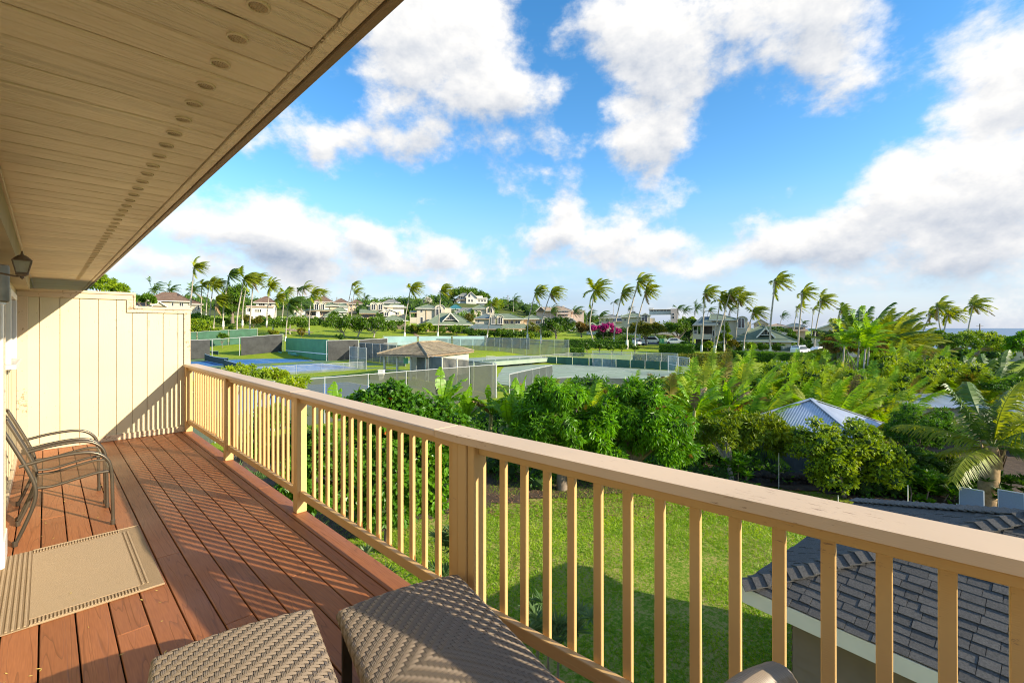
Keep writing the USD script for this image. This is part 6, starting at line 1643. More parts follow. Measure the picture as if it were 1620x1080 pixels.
def frond(base, d0, length, grav=0.5, wind=0.6, n=14, ll=0.7, lw=0.05, droop=0.5, seg=9, two=False, start=0.12, taper=True, g=None, spread=0.85):
    """One feather leaf: a curved stalk with a row of leaflets down each side."""
    g = g or pr
    d = np.array(d0, float); d /= np.linalg.norm(d); p = np.array(base, float)
    pts, dirs = [p.copy()], [d.copy()]
    ds = length / seg
    for k in range(seg):
        d = d + (np.array([0, 0, -grav]) + WIND * wind) * ds / length * (0.5 + 1.2 * k / seg); d /= np.linalg.norm(d)
        p = p + d * ds; pts.append(p.copy()); dirs.append(d.copy())
    pts = np.array(pts); dirs = np.array(dirs)
    mb = MB()
    mb.tube(pts, np.linspace(0.028, 0.006, len(pts)) * (length / 4) ** 0.5, 4 if not two else 5, caps=False)
    s = np.linspace(start, 0.985, n) * seg
    B = np.stack([np.interp(s, np.arange(seg + 1), pts[:, k]) for k in range(3)], 1); D = np.stack([np.interp(s, np.arange(seg + 1), dirs[:, k]) for k in range(3)], 1)
    D /= np.linalg.norm(D, axis=1, keepdims=True)
    q = s / seg
    lens = ll * (np.sin(np.pi * np.clip(0.12 + 0.80 * q, 0, 1)) ** 0.6 if taper else 1)
    for sg in (-1, 1):
        side = np.cross(D, [0, 0, 1.0]); side /= np.linalg.norm(side, axis=1, keepdims=True) + 1e-6
        ld = sg * side * spread + D * (0.45 + 0.5 * q[:, None]) + np.array([0, 0, -1.0]) * droop * 0.55 + WIND * wind * 0.55 + g.normal(0, 0.10, (n, 3))
        ld /= np.linalg.norm(ld, axis=1, keepdims=True)
        Ls = (lens * g.uniform(0.85, 1.12, n))[:, None]
        w = D * lw / 2
        if not two:
            v = np.stack([B - w, B + w, B + ld * Ls], 1)
            k = np.arange(n)[:, None] * 3; f = k + np.array([[0, 1, 2]])
        else:
            m1 = B + ld * Ls * 0.5; ld2 = ld + np.array([0, 0, -1.0]) * droop * 0.8 + WIND * wind * 0.3; ld2 /= np.linalg.norm(ld2, axis=1, keepdims=True)
            v = np.stack([B - w * .7, B + w * .7, m1 - w, m1 + w, m1 + ld2 * Ls * 0.55], 1)
            k = np.arange(n)[:, None] * 5; f = np.vstack([k + [0, 1, 3], k + [0, 3, 2], k + [2, 3, 4]])
        mb.add(v.reshape(-1, 3), f)
    return mb


def palm(label, xb, yb, xt, yt, dep, size=1.0, m=None, n=17, white=True, bow=0.0, lean=True, wind=1.15, group='wind blown coconut palms beyond the deck', name='coconut_palm', pairs=15, ground=False):
    b, top = P(xb, yb, dep), P(xt, yt, dep)
    H = top[2] - b[2]
    t = thing(name, label, 'palm tree', b, 0, group)
    mid1 = b + (top - b) * 0.35 - RIGHT * bow * H; mid2 = b + (top - b) * 0.7 - RIGHT * bow * 0.55 * H
    path = bez([b - [0, 0, 1.0], b, mid1, mid2, top], 5)
    r = np.interp(np.linspace(0, 1, len(path)), [0, 0.2, 0.3, 1], [0.26, 0.24, 0.17, 0.115]) * max(0.8, min(1.3, H / 12))
    MB().tube(path, r, 7).build('trunk', M_PALMT, t, world=True, smooth=60)
    if white and H > 6:
        pb = bez([b - [0, 0, 0.4], b + [0, 0, 0.15], b + (mid1 - b) * 0.24], 4)
        MB().tube(pb, np.interp(np.linspace(0, 1, len(pb)), [0, 1], [0.29, 0.235]) * max(0.8, min(1.3, H / 12)), 8).build('whitewashed_base', M_WBASE, t, world=True)
    Lf = 3.0 * size
    ph0 = pr.uniform(0, 6.28)
    for k in range(n):
        az = ph0 + k * 2.39996; el = math.radians(78 - 105 * (k / n) ** 0.9)
        d = np.array([math.cos(az) * math.cos(el), math.sin(az) * math.cos(el), math.sin(el)])
        d = d + WIND * (0.75 * wind if d @ WIND < 0.1 else 0.22 * wind)
        fr = frond(top + np.array([0, 0, 0.1]), d, Lf * pr.uniform(0.85, 1.12), grav=0.85 + 0.35 * (k / n), wind=wind, n=pairs, ll=0.85 * size, lw=0.30 * size, droop=0.85, seg=7)
        fr.build('frond', M_DEADFR if (k >= n - 2 and pr.random() < .45) else (m or M_LPALM), t, world=True)
    cb = MB()
    for k in range(5):
        a = pr.uniform(0, 6.28); cb.add(*(lambda q: (q.vertices * 0.13 + top + np.array([math.cos(a) * .25, math.sin(a) * .25, -0.12 + pr.uniform(-.1, .1)]), q.faces))(trimesh.creation.icosphere(0)))
    cb.build('coconut', M_DEADFR, t, world=True, kind='stuff')
    return t


def bush(name, label, cat, dep, ells, n, L, W, m, **kw):
    px = ells[0][0]
    return tree(name, label, cat, dep, px, ells, n, L, W, m, trunk=kw.pop('trunk', 0.06), low=kw.pop('low', -0.8), **kw)


def hedge(label, a, b, depth, h, m=None, n=3000, L=0.22, W=0.13, round_=0.15, name='clipped_hedge'):
    """A clipped hedge from (px, dep) a to b."""
    A, Bq = GR(*a), GR(*b)
    d = (Bq - A) * [1, 1, 0]; Ln = np.linalg.norm(d); d /= Ln; nn = np.array([d[1], -d[0], 0])
    t = thing(name, label, 'hedge', A)
    u = pr.uniform(0, Ln, n); q = pr.uniform(0, 1, n)
    # walk round the front, the top and the back
    per = 2 * h + depth; s = q * per
    y = np.where(s < h, -depth / 2, np.where(s < h + depth, s - h - depth / 2, depth / 2)); z = np.where(s < h, s, np.where(s < h + depth, h, per - s))
    out = np.where((s < h)[:, None], -nn, np.where((s < h + depth)[:, None], np.array([0, 0, 1.0]), nn))
    bumpy = 1 + 0.10 * (meshkit.noise(np.stack([u * 1.1, y * 1.3, z * 1.3], -1), 5) - 0.5) * 2
    gz = A[2] + (Bq[2] - A[2]) * u / Ln
    p = A * [1, 1, 0] + d * u[:, None] + nn * (y * bumpy)[:, None]; p[:, 2] = gz + z * bumpy
    ld = out * 0.6 + rand_dirs(n) * 0.8
    v, f = leaf_quads(p + out * pr.uniform(-0.12, 0.04, (n, 1)), ld, out + rand_dirs(n) * 0.5, L * pr.uniform(0.7, 1.3, n), W)
    MB().add(v, f).build('foliage', m or M_HEDGE, t, world=True)
    c = [A + nn * depth * .38 - [0, 0, .3], A - nn * depth * .38 - [0, 0, .3], Bq - nn * depth * .38 - [0, 0, .3], Bq + nn * depth * .38 - [0, 0, .3]]
    MB().slab(c, [0, 0, h * 0.9 + .3]).build('inner_foliage', M_CLUMP, t, world=True)


# ------------------------------------------------------------------ coconut palms
PALMS = [  # label, foot x y, crown x y, distance, size, bow
    ('tallest coconut palm at the left, rising just right of the partition step', 302, 500, 307, 424, 112, 1.0, 0.02),
    ('slim coconut palm with a thin ragged crown, second from the partition', 318, 499, 319, 451, 118, .75, 0.0),
    ('straight coconut palm third from the partition, beside a low frond cluster', 326, 501, 331, 448, 116, .85, 0.02),
    ('coconut palm fourth from the partition with a full drooping crown', 332, 512, 337, 452, 110, 1.0, 0.02),
    ('short bushy palm with fronds low over the lawn at the left', 338, 516, 342, 476, 109, 1.1, 0.0),
    ('leaning coconut palm in front of the big dark tree at the left', 353, 514, 362, 436, 110, 1.0, 0.03),
    ('tall bowed coconut palm whose white foot stands behind the black windscreen', 375, 535, 385.5, 442, 100, 1.0, 0.035),
    ('slender leaning coconut palm behind the tall bowed one', 383.5, 512, 391, 444, 114, .95, 0.03),
    ('tall straight coconut palm with its crown blown hard right, left of the white house', 395, 528, 401, 443, 106, 1.0, 0.01),
    ('coconut palm with an open star crown over the white brown roofed house', 422, 512, 427.5, 454, 116, .85, 0.02),
    ('coconut palm with yellowing crown left of the trio by the plumeria', 432, 518, 437.5, 472, 112, .9, -0.02),
    ('coconut palm with narrow crown behind the trio by the plumeria', 446.5, 504, 450, 463, 128, .9, 0.0),
    ('low coconut palm with a wide dark crown above the green practice wall', 452, 537, 456.5, 481, 99, 1.15, 0.01),
    ('dark coconut palm in the cluster left of the arched dormers', 469.5, 495, 471, 459, 132, .85, 0.0),
    ('tall coconut palm in the cluster left of the arched dormers', 476, 496, 480, 456, 133, 1.0, 0.02),
    ('coconut palm with pale foot on the lawn in front of the arched dormers', 489, 524, 493, 466, 112, .95, 0.02),
    ('coconut palm silhouetted against the long brown roofs, leaning right', 504, 482, 507, 465, 150, 1.0, 0.03),
    ('upper of two crossing wind bent palms, right of the long brown roofs', 551.5, 500, 557, 451, 140, 1.0, 0.05),
    ('lower of two crossing wind bent palms, right of the long brown roofs', 556, 504, 560.5, 463, 138, 1.0, 0.02),
    ('small dark palm on the skyline between the brown and grey roofs', 577, 481, 577.6, 472, 240, 1.0, 0.0),
    ('coconut palm alone on the lawn between the two condominiums', 640, 532, 649.5, 457, 112, 1.05, 0.03),
    ('coconut palm whose crown stands in front of the hillside canopy', 692.5, 531, 697.5, 460, 112, .95, 0.0),
    ('slim coconut palm crossing the front of the low condominium dormers', 770.5, 534, 777.5, 481, 108, .6, 0.0),
    ('left one of the leaning pair of palms in front of the pinkish wing', 834.5, 534, 847, 463, 108, 1.0, 0.05),
    ('right one of the leaning pair of palms in front of the pinkish wing', 856, 536, 871, 464, 106, 1.1, 0.07),
    ('curved coconut palm with a wide open crown in front of the bougainvillea', 940, 545, 941, 460, 100, 1.15, 0.085),
    ('coconut palm leaning right beside the bougainvillea', 971, 541, 984, 464, 102, .95, 0.03),
    ('tallest of the leaning palms in front of the cream tower house', 992, 546, 1009.5, 446, 98, 1.1, 0.05),
    ('leaning palm crossing the golden tree by the white truck', 1004, 545, 1021.5, 461, 99, 1.0, 0.04),
    ('coconut palm at the left end of the big house, beside its balcony', 1110, 553, 1115, 465, 94, 1.0, 0.0),
    ('first of three leaning palms over the balcony house drive, slim', 1129, 552, 1140, 474, 95, .9, 0.02),
    ('second of three leaning palms over the balcony house drive, most slanted', 1131, 554, 1154, 466, 93, 1.0, 0.01),
    ('third of three leaning palms over the balcony house drive, upright', 1145.5, 551, 1147, 477, 96, .9, 0.0),
    ('coconut palm in front of the arched tower window of the big house', 1163, 545, 1169, 473, 97, 1.0, 0.0),
    ('short leaning palm over the garage wing roof', 1176.5, 552, 1192, 495, 94, .95, 0.06),
    ('tallest straight coconut palm right of the garage wing', 1218, 557.5, 1226, 446, 91, 1.1, 0.02),
    ('coconut palm by the silver car with a compact crown', 1262, 560, 1269.5, 465, 89, .9, 0.01),
    ('slim palm just behind the one by the silver car', 1254, 530, 1261, 487, 130, .95, 0.0),
    ('small palm between the silver car palms and the gabled house', 1283, 530, 1287, 489, 130, .75, 0.0),
    ('coconut palm at the left corner of the gabled carport house', 1288, 556, 1299.5, 476, 92, .95, 0.03),
    ('palm leaning over the gabled carport house roof', 1322, 522, 1330, 491, 118, .95, 0.0),
    ('tilted palm on the right skyline, left of a group of three', 1459, 529, 1472, 497, 95, .7, 0.02),
    ('middle palm of the three on the right skyline above the sea', 1489.5, 528, 1484, 487, 90, .95, 0.03),
    ('right palm of the three on the right skyline above the sea', 1493, 527, 1500, 498, 92, 1.0, 0.02),
    ('lone coconut palm standing against the sea at the right', 1531, 540, 1539, 484, 84, .95, 0.03),
    ('small palm crown on the horizon left of the sea palms', 1436, 522, 1438.5, 504, 140, .9, 0.02),
    ('far skyline palm with two tiers left of the cream tower house', 970, 496, 971.5, 478, 230, 1.1, 0.0),
    ('far skyline palm left of the long white ridge block', 993, 500, 994, 489, 250, .9, 0.0),
    ('left one of two far palms at the end of the white ridge block', 1071, 508, 1072, 488, 210, 1.3, 0.02),
    ('right one of two far palms at the end of the white ridge block', 1079, 508, 1082, 491, 212, 1.15, 0.02),
    ('far palm with open crown left of the big house roof', 1098, 508, 1101, 488, 200, 1.2, 0.0),
    ('far palm touching the blue grey roof slope of the big house', 1118, 505, 1121, 492, 190, 1.1, 0.0),
    ('far palm behind the ridge of the big house', 1152, 500, 1155, 490, 180, 1.1, 0.0),
    ('far palm right of the tall straight one, above brown roofs', 1234.5, 513, 1237, 499, 215, 1.15, 0.0),
    ('small far palm at the end of the ridge right of the gabled roofs', 1268, 523, 1270.5, 511, 215, .9, 0.0),
    ('dark palm cluster above the brown roof, left of the tallest palm', 238, 474, 241, 459, 160, 1.4, 0.0),
    ('dark palm crown behind the ridge of the brown roof', 266, 472, 268, 460, 165, 1.2, 0.0),
    ('wide dark palm right of the brown roof ridge', 299, 482, 303, 461, 135, 1.25, 0.0),
    ('palm in front of the pink hillside block, left side', 871, 510, 871.5, 492, 170, 1.2, 0.0),
    ('palm in front of the pink hillside block, right side', 908, 508, 908, 493, 180, 1.25, 0.0),
    ('palm left of the bougainvillea house with drooping fronds', 928, 514, 929, 498, 160, 1.15, 0.0),
    ('palm right of the bougainvillea house gable', 948, 514, 948.5, 500, 158, 1.15, 0.0),
    ('palm on the skyline above the low condominium', 812, 490, 813, 474, 230, 1.2, 0.0),
]
for (lb, xb, yb, xt, yt, dp, sz, bw) in PALMS:
    far_ = dp > 128
    palm(lb, xb, yb, xt, yt, dp, sz * 1.12, M_LPALMD if ('dark' in lb or dp > 150) else M_LPALM, n=17 if far_ else 26, white=not far_, bow=bw, pairs=9 if far_ else 16, wind=0.75 if 'open' in lb or 'star' in lb or 'dark palm' in lb else 1.2)

# ------------------------------------------------------------------ trees and shrubs beyond the courts
G1 = 'plumeria trees in a row along the lawn'
plum = dict(trunk=0.16, kclump=26, crad=0.30, squash=0.75, low=-0.2, inner=False, bark=pm('plumeria_bark', (0.34, 0.30, 0.25), 0.85, var=0.2), fork=0.22, nl=7)
tree('plumeria_tree', 'plumeria with white flowers behind the low dark palm, left of the row', 'tree', 112, (459, 527), [(460, 512, 27, 15)], 2600, .50, .22, M_LMID, flowers=(M_PETAL, 130, .3), **plum)
tree('plumeria_tree', 'plumeria at the left end of the spreading row on the lawn, dense crown', 'tree', 108, (545, 531), [(531, 515, 24, 15), (548, 514, 20, 15)], 3800, .50, .22, M_LMID, flowers=(M_PETAL, 150, .3), group=G1, **plum)
tree('plumeria_tree', 'plumeria in the middle of the spreading row on the lawn', 'tree', 107, (566, 531), [(566, 514, 22, 14), (578, 517, 17, 14)], 3200, .50, .22, M_LMID, flowers=(M_PETAL, 170, .3), group=G1, **plum)
tree('plumeria_tree', 'plumeria at the right end of the spreading row, open with long low branches', 'tree', 106, (591, 532), [(592, 512, 21, 11), (611, 518, 16, 10)], 2600, .50, .22, M_LMID, flowers=(M_PETAL, 150, .3), group=G1, **plum)
tree('round_tree', 'big round white flowering tree on the lawn left of the orange tree', 'tree', 104, (880, 534), [(882, 518, 26, 16)], 2600, .46, .22, M_LMID, trunk=.2, kclump=30, crad=.28, flowers=(M_PETAL, 160, .28), low=-.35)
tree('dark_tree', 'big dense dark tree among the leaning palms at the left', 'tree', 128, (368, 510), [(368, 480, 15, 26), (378, 470, 14, 22), (356, 492, 9, 16)], 4200, .6, .34, M_LMID, trunk=.4, kclump=26, crad=.36)
tree('bright_shrub', 'yellow green shrub in front of the white brown roofed house', 'shrub', 122, 402, [(402, 507, 13, 8), (390, 504, 7, 7)], 1100, .4, .26, M_LGOLD, trunk=.1, kclump=16)
bush('olive_shrub', 'large olive shrub just right of the partition, left of the lawn', 'shrub', 92, [(308, 518, 16, 15), (322, 521, 15, 13), (340, 526, 10, 9)], 3600, .34, .18, M_LYEL, kclump=22, trunk=.15)
bush('dark_shrub', 'dark leafy shrub behind the olive shrub, below the brown roof', 'shrub', 108, [(312, 503, 15, 9), (327, 507, 12, 7)], 1600, .4, .22, M_LMID, kclump=18)
bush('low_shrub', 'low rounded shrub at the end of the left lawn above the windscreen', 'shrub', 88, [(352, 532, 9, 4.5)], 600, .3, .18, M_LMID, kclump=14)
bush('dark_shrub', 'small round dark shrub alone on the left lawn', 'shrub', 112, [(366, 518.5, 4.2, 3)], 350, .3, .2, M_LDARK, kclump=8)
bush('brown_shrub', 'low reddish brown shrub at the foot of the plumeria left of the row', 'shrub', 108, [(434, 526, 9, 4)], 600, .3, .2, M_LOLIVE, kclump=12)
bush('dark_shrub', 'dark clump under the left end of the plumeria row', 'shrub', 100, [(536, 533, 6, 4)], 450, .3, .2, M_LDARK, kclump=9)
bush('croton_shrub', 'small yellow orange shrub beside the low dark palm', 'shrub', 103, [(477, 525, 6.5, 6)], 520, .3, .2, M_LCROT, kclump=12)
for (lb, x, y, rx, ry, dp, mm) in (
    ('leafy shrub in front of the sloping white wing wall', 496, 507, 9, 6, 140, M_LMID), ('golden shrub under the left condominium wall', 420, 503, 10, 5, 138, M_LGOLD), ('tall green shrub beside the pyramid roof', 527, 500, 8, 8, 138, M_LMID),
    ('shrub at the right corner of the twin dormer condominium', 601, 504, 8, 8, 132, M_LMID), ('clump of shrubs left of the tall three storey house', 626, 512, 12, 7, 128, M_LMID), ('shrub below the balcony of the tall three storey house', 655, 520, 9, 5, 125, M_LOLIVE),
    ('yellow green tree in front of the tall three storey house', 674, 517, 12, 8, 124, M_LYEL), ('hedge like shrub under the pavilion roof, left part', 697, 521, 12, 5, 124, M_LMID), ('hedge like shrub under the pavilion roof, right part', 722, 521, 12, 5, 124, M_LMID),
    ('dark shrub between the pavilion roof and the low condominium', 740, 524, 10, 5, 122, M_LDARK), ('bright shrub behind the pavilion roof at its right', 741, 504, 7, 7, 150, M_LGOLD), ('leafy tree between pavilion roof and low condominium', 752, 497, 9, 7, 165, M_LMID),
    ('flowering shrub in front of the low condominium porch, left part', 752, 527, 11, 5, 118, M_LMID), ('flowering shrub in front of the low condominium porch, middle part', 773, 528, 10, 4.5, 117, M_LMID), ('rounded shrub in front of the low condominium porch, right part', 792, 526, 9, 6, 116, M_LMID),
    ('shrub between the low condominium and the pinkish wing', 843, 519, 9, 11, 120, M_LOLIVE), ('small bright shrub at the foot of the leaning pair', 838, 531, 8, 4, 114, M_LYEL)):
    bush('garden_shrub', lb, 'shrub', dp, [(x, y, rx, ry)], int(60 * rx + 300), .4, .24, mm, kclump=14)
tree('orange_tree', 'orange leaved tree between the round tree and the bougainvillea', 'tree', 112, (920, 532), [(913, 517, 15, 9), (926, 520, 9, 8)], 1500, .42, .26, M_LORANGE, trunk=.15, kclump=20, low=-.3)
tree('bougainvillea', 'bright pink bougainvillea over the hedge beside the curved palm', 'bougainvillea', 110, (955, 534), [(946, 521, 16, 5), (962, 517, 12, 6), (973, 524, 10, 4)], 2000, .36, .28, M_BOUG, trunk=.12, kclump=22, low=-.2)
tree('dark_tree', 'dark shaded tree under the pink bougainvillea', 'tree', 113, (968, 536), [(962, 528, 24, 7), (990, 524, 14, 8)], 1500, .42, .26, M_LDARK, trunk=.15, kclump=22)
tree('golden_tree', 'golden yellow flowering tree above the white truck and car', 'tree', 104, (1022, 545), [(1012, 522, 20, 12), (1030, 521, 19, 10), (1043, 522, 9, 8)], 3600, .40, .24, M_LOLIVE, trunk=.2, kclump=22, flowers=(M_LGOLD, 1300, .36), low=-.35)
tree('car_park_tree', 'green tree above the parked white cars, right of the golden tree', 'tree', 106, (1072, 545), [(1066, 521, 15, 14), (1080, 518, 12, 10)], 2300, .42, .24, M_LMID, trunk=.2, kclump=20, low=-.3)
tree('dark_tree', 'dark tree at the left end of the big balcony house', 'tree', 114, (1090, 548), [(1088, 522, 13, 16), (1096, 512, 10, 8)], 2300, .45, .26, M_LDARK, trunk=.22, kclump=20)
tree('bright_tree', 'bright green rounded tree behind the dark one left of the big house', 'tree', 128, (1092, 530), [(1088, 508, 15, 6)], 1200, .45, .26, M_LYEL, trunk=.2, kclump=16)
tree('entrance_tree', 'small lime green tree against the wall of the big house', 'tree', 97, (1148, 548), [(1149, 522, 6.5, 12), (1146, 535, 10, 8)], 1600, .36, .24, M_LYEL, trunk=.12, kclump=16)
for (lb, x, y, rx, ry, dp, mm) in (
    ('bright shrub left of the slanted palms', 1120, 545, 8, 4, 95, M_LYEL), ('yellow flowering shrub left of the garage wall', 1160, 543, 8, 5, 94, M_LCROT), ('bright rounded shrub under the garage wall, left', 1188, 547, 8, 4, 92, M_LYEL),
    ('dark green shrub under the garage wall, middle', 1207, 548, 10, 4, 92, M_LMID), ('dark green shrub under the garage wall, right end', 1229, 548, 10, 5, 92, M_LMID), ('flowering tree behind the garage wing at its right', 1241, 529, 17, 9, 122, M_LMID),
    ('white flowering shrub right of the garage wing', 1250, 536, 10, 8, 110, M_LMID), ('dark shrub behind the silver car', 1270, 545, 13, 9, 100, M_LDARK), ('low green shrubs behind the hedge by the big house', 1085, 545, 10, 3.5, 100, M_LMID),
    ('leafy trees behind the gabled carport house, left', 1225, 521, 13, 5, 150, M_LMID), ('dark tree left of the gabled house', 1283, 540, 7, 12, 112, M_LDARK)):
    bush('garden_shrub', lb, 'shrub', dp, [(x, y, rx, ry)], int(70 * rx + 350), .38, .24, mm, kclump=14)
for (x, lb) in ((912, 'first low grey green shrub in the bed on the grass, counted from the left'), (932, 'second low grey green shrub in the bed on the grass'), (952, 'third low grey green shrub in the bed on the grass'), (968, 'fourth low grey green shrub in the bed, by the curved palm foot'), (988, 'low grey green shrub at the right end of the bed on the grass')):
    bush('bed_shrub', lb, 'shrub', 88, [(x + 16, 548, 9, 4)], 600, .3, .2, M_LMID, kclump=12, flowers=(M_PETAL, 40, .2))
hedge('long clipped hedge in front of the bougainvillea and parked cars', (893, 101), (1000, 99), 1.6, 1.7, n=4200)
hedge('dark clipped hedge block on the lawn left of the long hedge', (902, 86), (924, 86), 1.3, 1.4, n=1300)
hedge('clipped hedge block in front of the white parked car', (1043, 92), (1099, 90), 1.8, 1.7, n=3600)
hedge('long clipped hedge across the front of the garage wing', (1155, 82), (1290, 76), 2.0, 1.6, n=6500)
hedge('bright topped clipped hedge in front of the gabled house', (1284, 80), (1335, 78), 1.8, 1.9, M_LYEL, n=2600)
hedge('brown green hedge with reddish tips above the pale court', (1003, 73), (1155, 74), 1.6, 1.8, M_LOLIVE, n=6000)

# hillside canopy
tree('canopy_tree', 'huge spreading canopy tree behind the white hilltop house', 'tree', 300, (700, 490), [(735, 468, 34, 11), (700, 474, 22, 10), (668, 482, 14, 8), (763, 470, 12, 8)], 5200, 1.1, .7, M_LMID, trunk=.9, kclump=26, crad=.34, bark=pm('pale_bark', (0.42, 0.37, 0.30), 0.85), low=-.3)
tree('flowering_tree', 'pale blossoming tree on the left shoulder of the hillside', 'tree', 235, (676, 487), [(676, 476, 7, 5)], 520, .7, .5, M_PETAL, trunk=.25, kclump=12, low=-.3)
tree('hill_tree', 'leafy tree at the right of the white hilltop house', 'tree', 250, (784, 500), [(784, 482, 12, 12)], 1100, .8, .5, M_LYEL, trunk=.35, kclump=16)
tree('left_eave_tree', 'bright feathery tree under the soffit edge, above the partition', 'tree', 70, (165, 500), [(158, 450, 24, 12), (180, 456, 18, 8)], 2400, .5, .16, M_LYEL, trunk=.3, kclump=22, low=-.4)
tree('roof_side_tree', 'small tree between the soffit and the brown roof', 'tree', 110, (232, 500), [(230, 474, 14, 8)], 1100, .5, .3, M_LMID, trunk=.2, kclump=16)
fol = MB(); inn = MB()
def scatter(n, x0, x1, dep0, dep1, h0, h1, keep=None):
    C, R = [], []
    for k in range(n):
        dp = pr.uniform(dep0, dep1); px = pr.uniform(x0, x1)
        g = GR(px, dp); r = pr.uniform(h0, h1)
        C.append(g + [0, 0, r * pr.uniform(0.3, 0.9)]); R.append(r)
    C, R = np.array(C), np.array(R)
    v, f = leaf_mass(C, R, n * 55, 1.05, .65, .1)
    fol.add(v, f)
    for c, r in zip(C, R):
        q = trimesh.creation.icosphere(1); inn.add(q.vertices * r * 0.78 * [1, 1, .8] * pr.uniform(.85, 1.1, (len(q.vertices), 1)) + c, q.faces)
scatter(150, 200, 640, 215, 330, 2.0, 4.2)
scatter(70, 560, 720, 205, 300, 2.0, 4.0)
scatter(150, 770, 1010, 235, 360, 2.2, 4.2)
scatter(60, 940, 1120, 180, 300, 1.6, 3.4)
scatter(150, 1080, 1420, 205, 360, 1.6, 3.6)
scatter(110, 1180, 1640, 130, 200, 1.2, 2.4)
scatter(80, 590, 890, 172, 215, 1.4, 2.6)
scatter(60, 1380, 1640, 90, 130, 1.0, 2.0)
# planting along the feet of the houses
fp = MB(); fpi = MB(); C, R = [], []
for (x0, x1, yb, dp, k) in ((440, 640, 511, 140, 60), (640, 740, 520, 128, 36), (735, 870, 529, 120, 46), (945, 1095, 536, 126, 40), (1085, 1260, 549, 99, 52), (1200, 1300, 548, 108, 26), (300, 440, 508, 132, 40), (860, 960, 520, 140, 36)):
    for q in range(k):
        px = pr.uniform(x0, x1); d_ = dp * pr.uniform(.97, 1.03); r = pr.uniform(.5, 1.25); c = GR(px, d_); c[2] = max(c[2], P(px, yb + 3, d_)[2]) + r * .55
        C.append(c); R.append(r)
C, R = np.array(C), np.array(R)
v, f = leaf_mass(C, R, len(C) * 70, .42, .26, .1); fp.add(v, f)
for c, r in zip(C, R):
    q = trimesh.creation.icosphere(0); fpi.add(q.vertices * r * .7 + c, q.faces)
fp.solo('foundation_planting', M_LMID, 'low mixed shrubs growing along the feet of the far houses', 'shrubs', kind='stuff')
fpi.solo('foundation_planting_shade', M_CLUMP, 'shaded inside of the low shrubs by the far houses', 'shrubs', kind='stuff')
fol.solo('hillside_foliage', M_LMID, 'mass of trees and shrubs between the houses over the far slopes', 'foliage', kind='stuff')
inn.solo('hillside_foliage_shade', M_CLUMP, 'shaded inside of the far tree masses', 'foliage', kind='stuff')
# ------------------------------------------------------------------ the garden below the deck
GROVE_MIX = [M_LARECA] * 9 + [M_LYEL] * 4 + [M_LHIB] * 3 + [M_LCROT] * 1 + [M_LORANGE] * 1 + [M_LPALM] * 2


def feather_palm(label, px, py, dep, h, n=11, m=None, size=1.0, wind=0.5, name='areca_palm', group='bright feathery palms in the garden grove', trunks=4, ground=True, el0=82, spread=70, pairs=26, lw=0.075, two=True, mixed=False):
    """A clump of cane palms: several thin stems and arching feather leaves. (px, py): top of the crown."""
    top = P(px, py, dep); b = GR(px, dep)
    t = thing(name, label, 'palm', b, 0, group)
    for k in range(trunks):
        a = pr.uniform(0, 6.28); o = np.array([math.cos(a), math.sin(a), 0]) * pr.uniform(0.08, 0.45) * size
        e = b + o * 1.8; e[2] = top[2] - h * pr.uniform(0.55, 0.75)
        e[2] = max(e[2], b[2] + 0.3)
        MB().tube(bez([b + o * 0.6 - [0, 0, .1], (b + o + e) / 2, e], 4), 0.045 * size, 5).build('stem', M_PALMT, t, world=True)
    for k in range(n):
        az = k * 2.4 + pr.uniform(-.3, .3); el = math.radians(el0 - spread * (k / n))
        d = np.array([math.cos(az) * math.cos(el), math.sin(az) * math.cos(el), math.sin(el)])
        s = b * [1, 1, 0] + np.array([math.cos(az), math.sin(az), 0]) * 0.25 * size; s[2] = max(top[2] - h * pr.uniform(0.75, 0.95), b[2] + 0.2)
        frond(s, d, h * pr.uniform(0.95, 1.2), grav=0.75, wind=wind, n=pairs, ll=0.50 * size, lw=lw * size, droop=0.55, seg=8, two=two, start=0.22).build('frond', GROVE_MIX[pr.integers(len(GROVE_MIX))] if mixed else (m or M_LARECA), t, world=True)
    return t


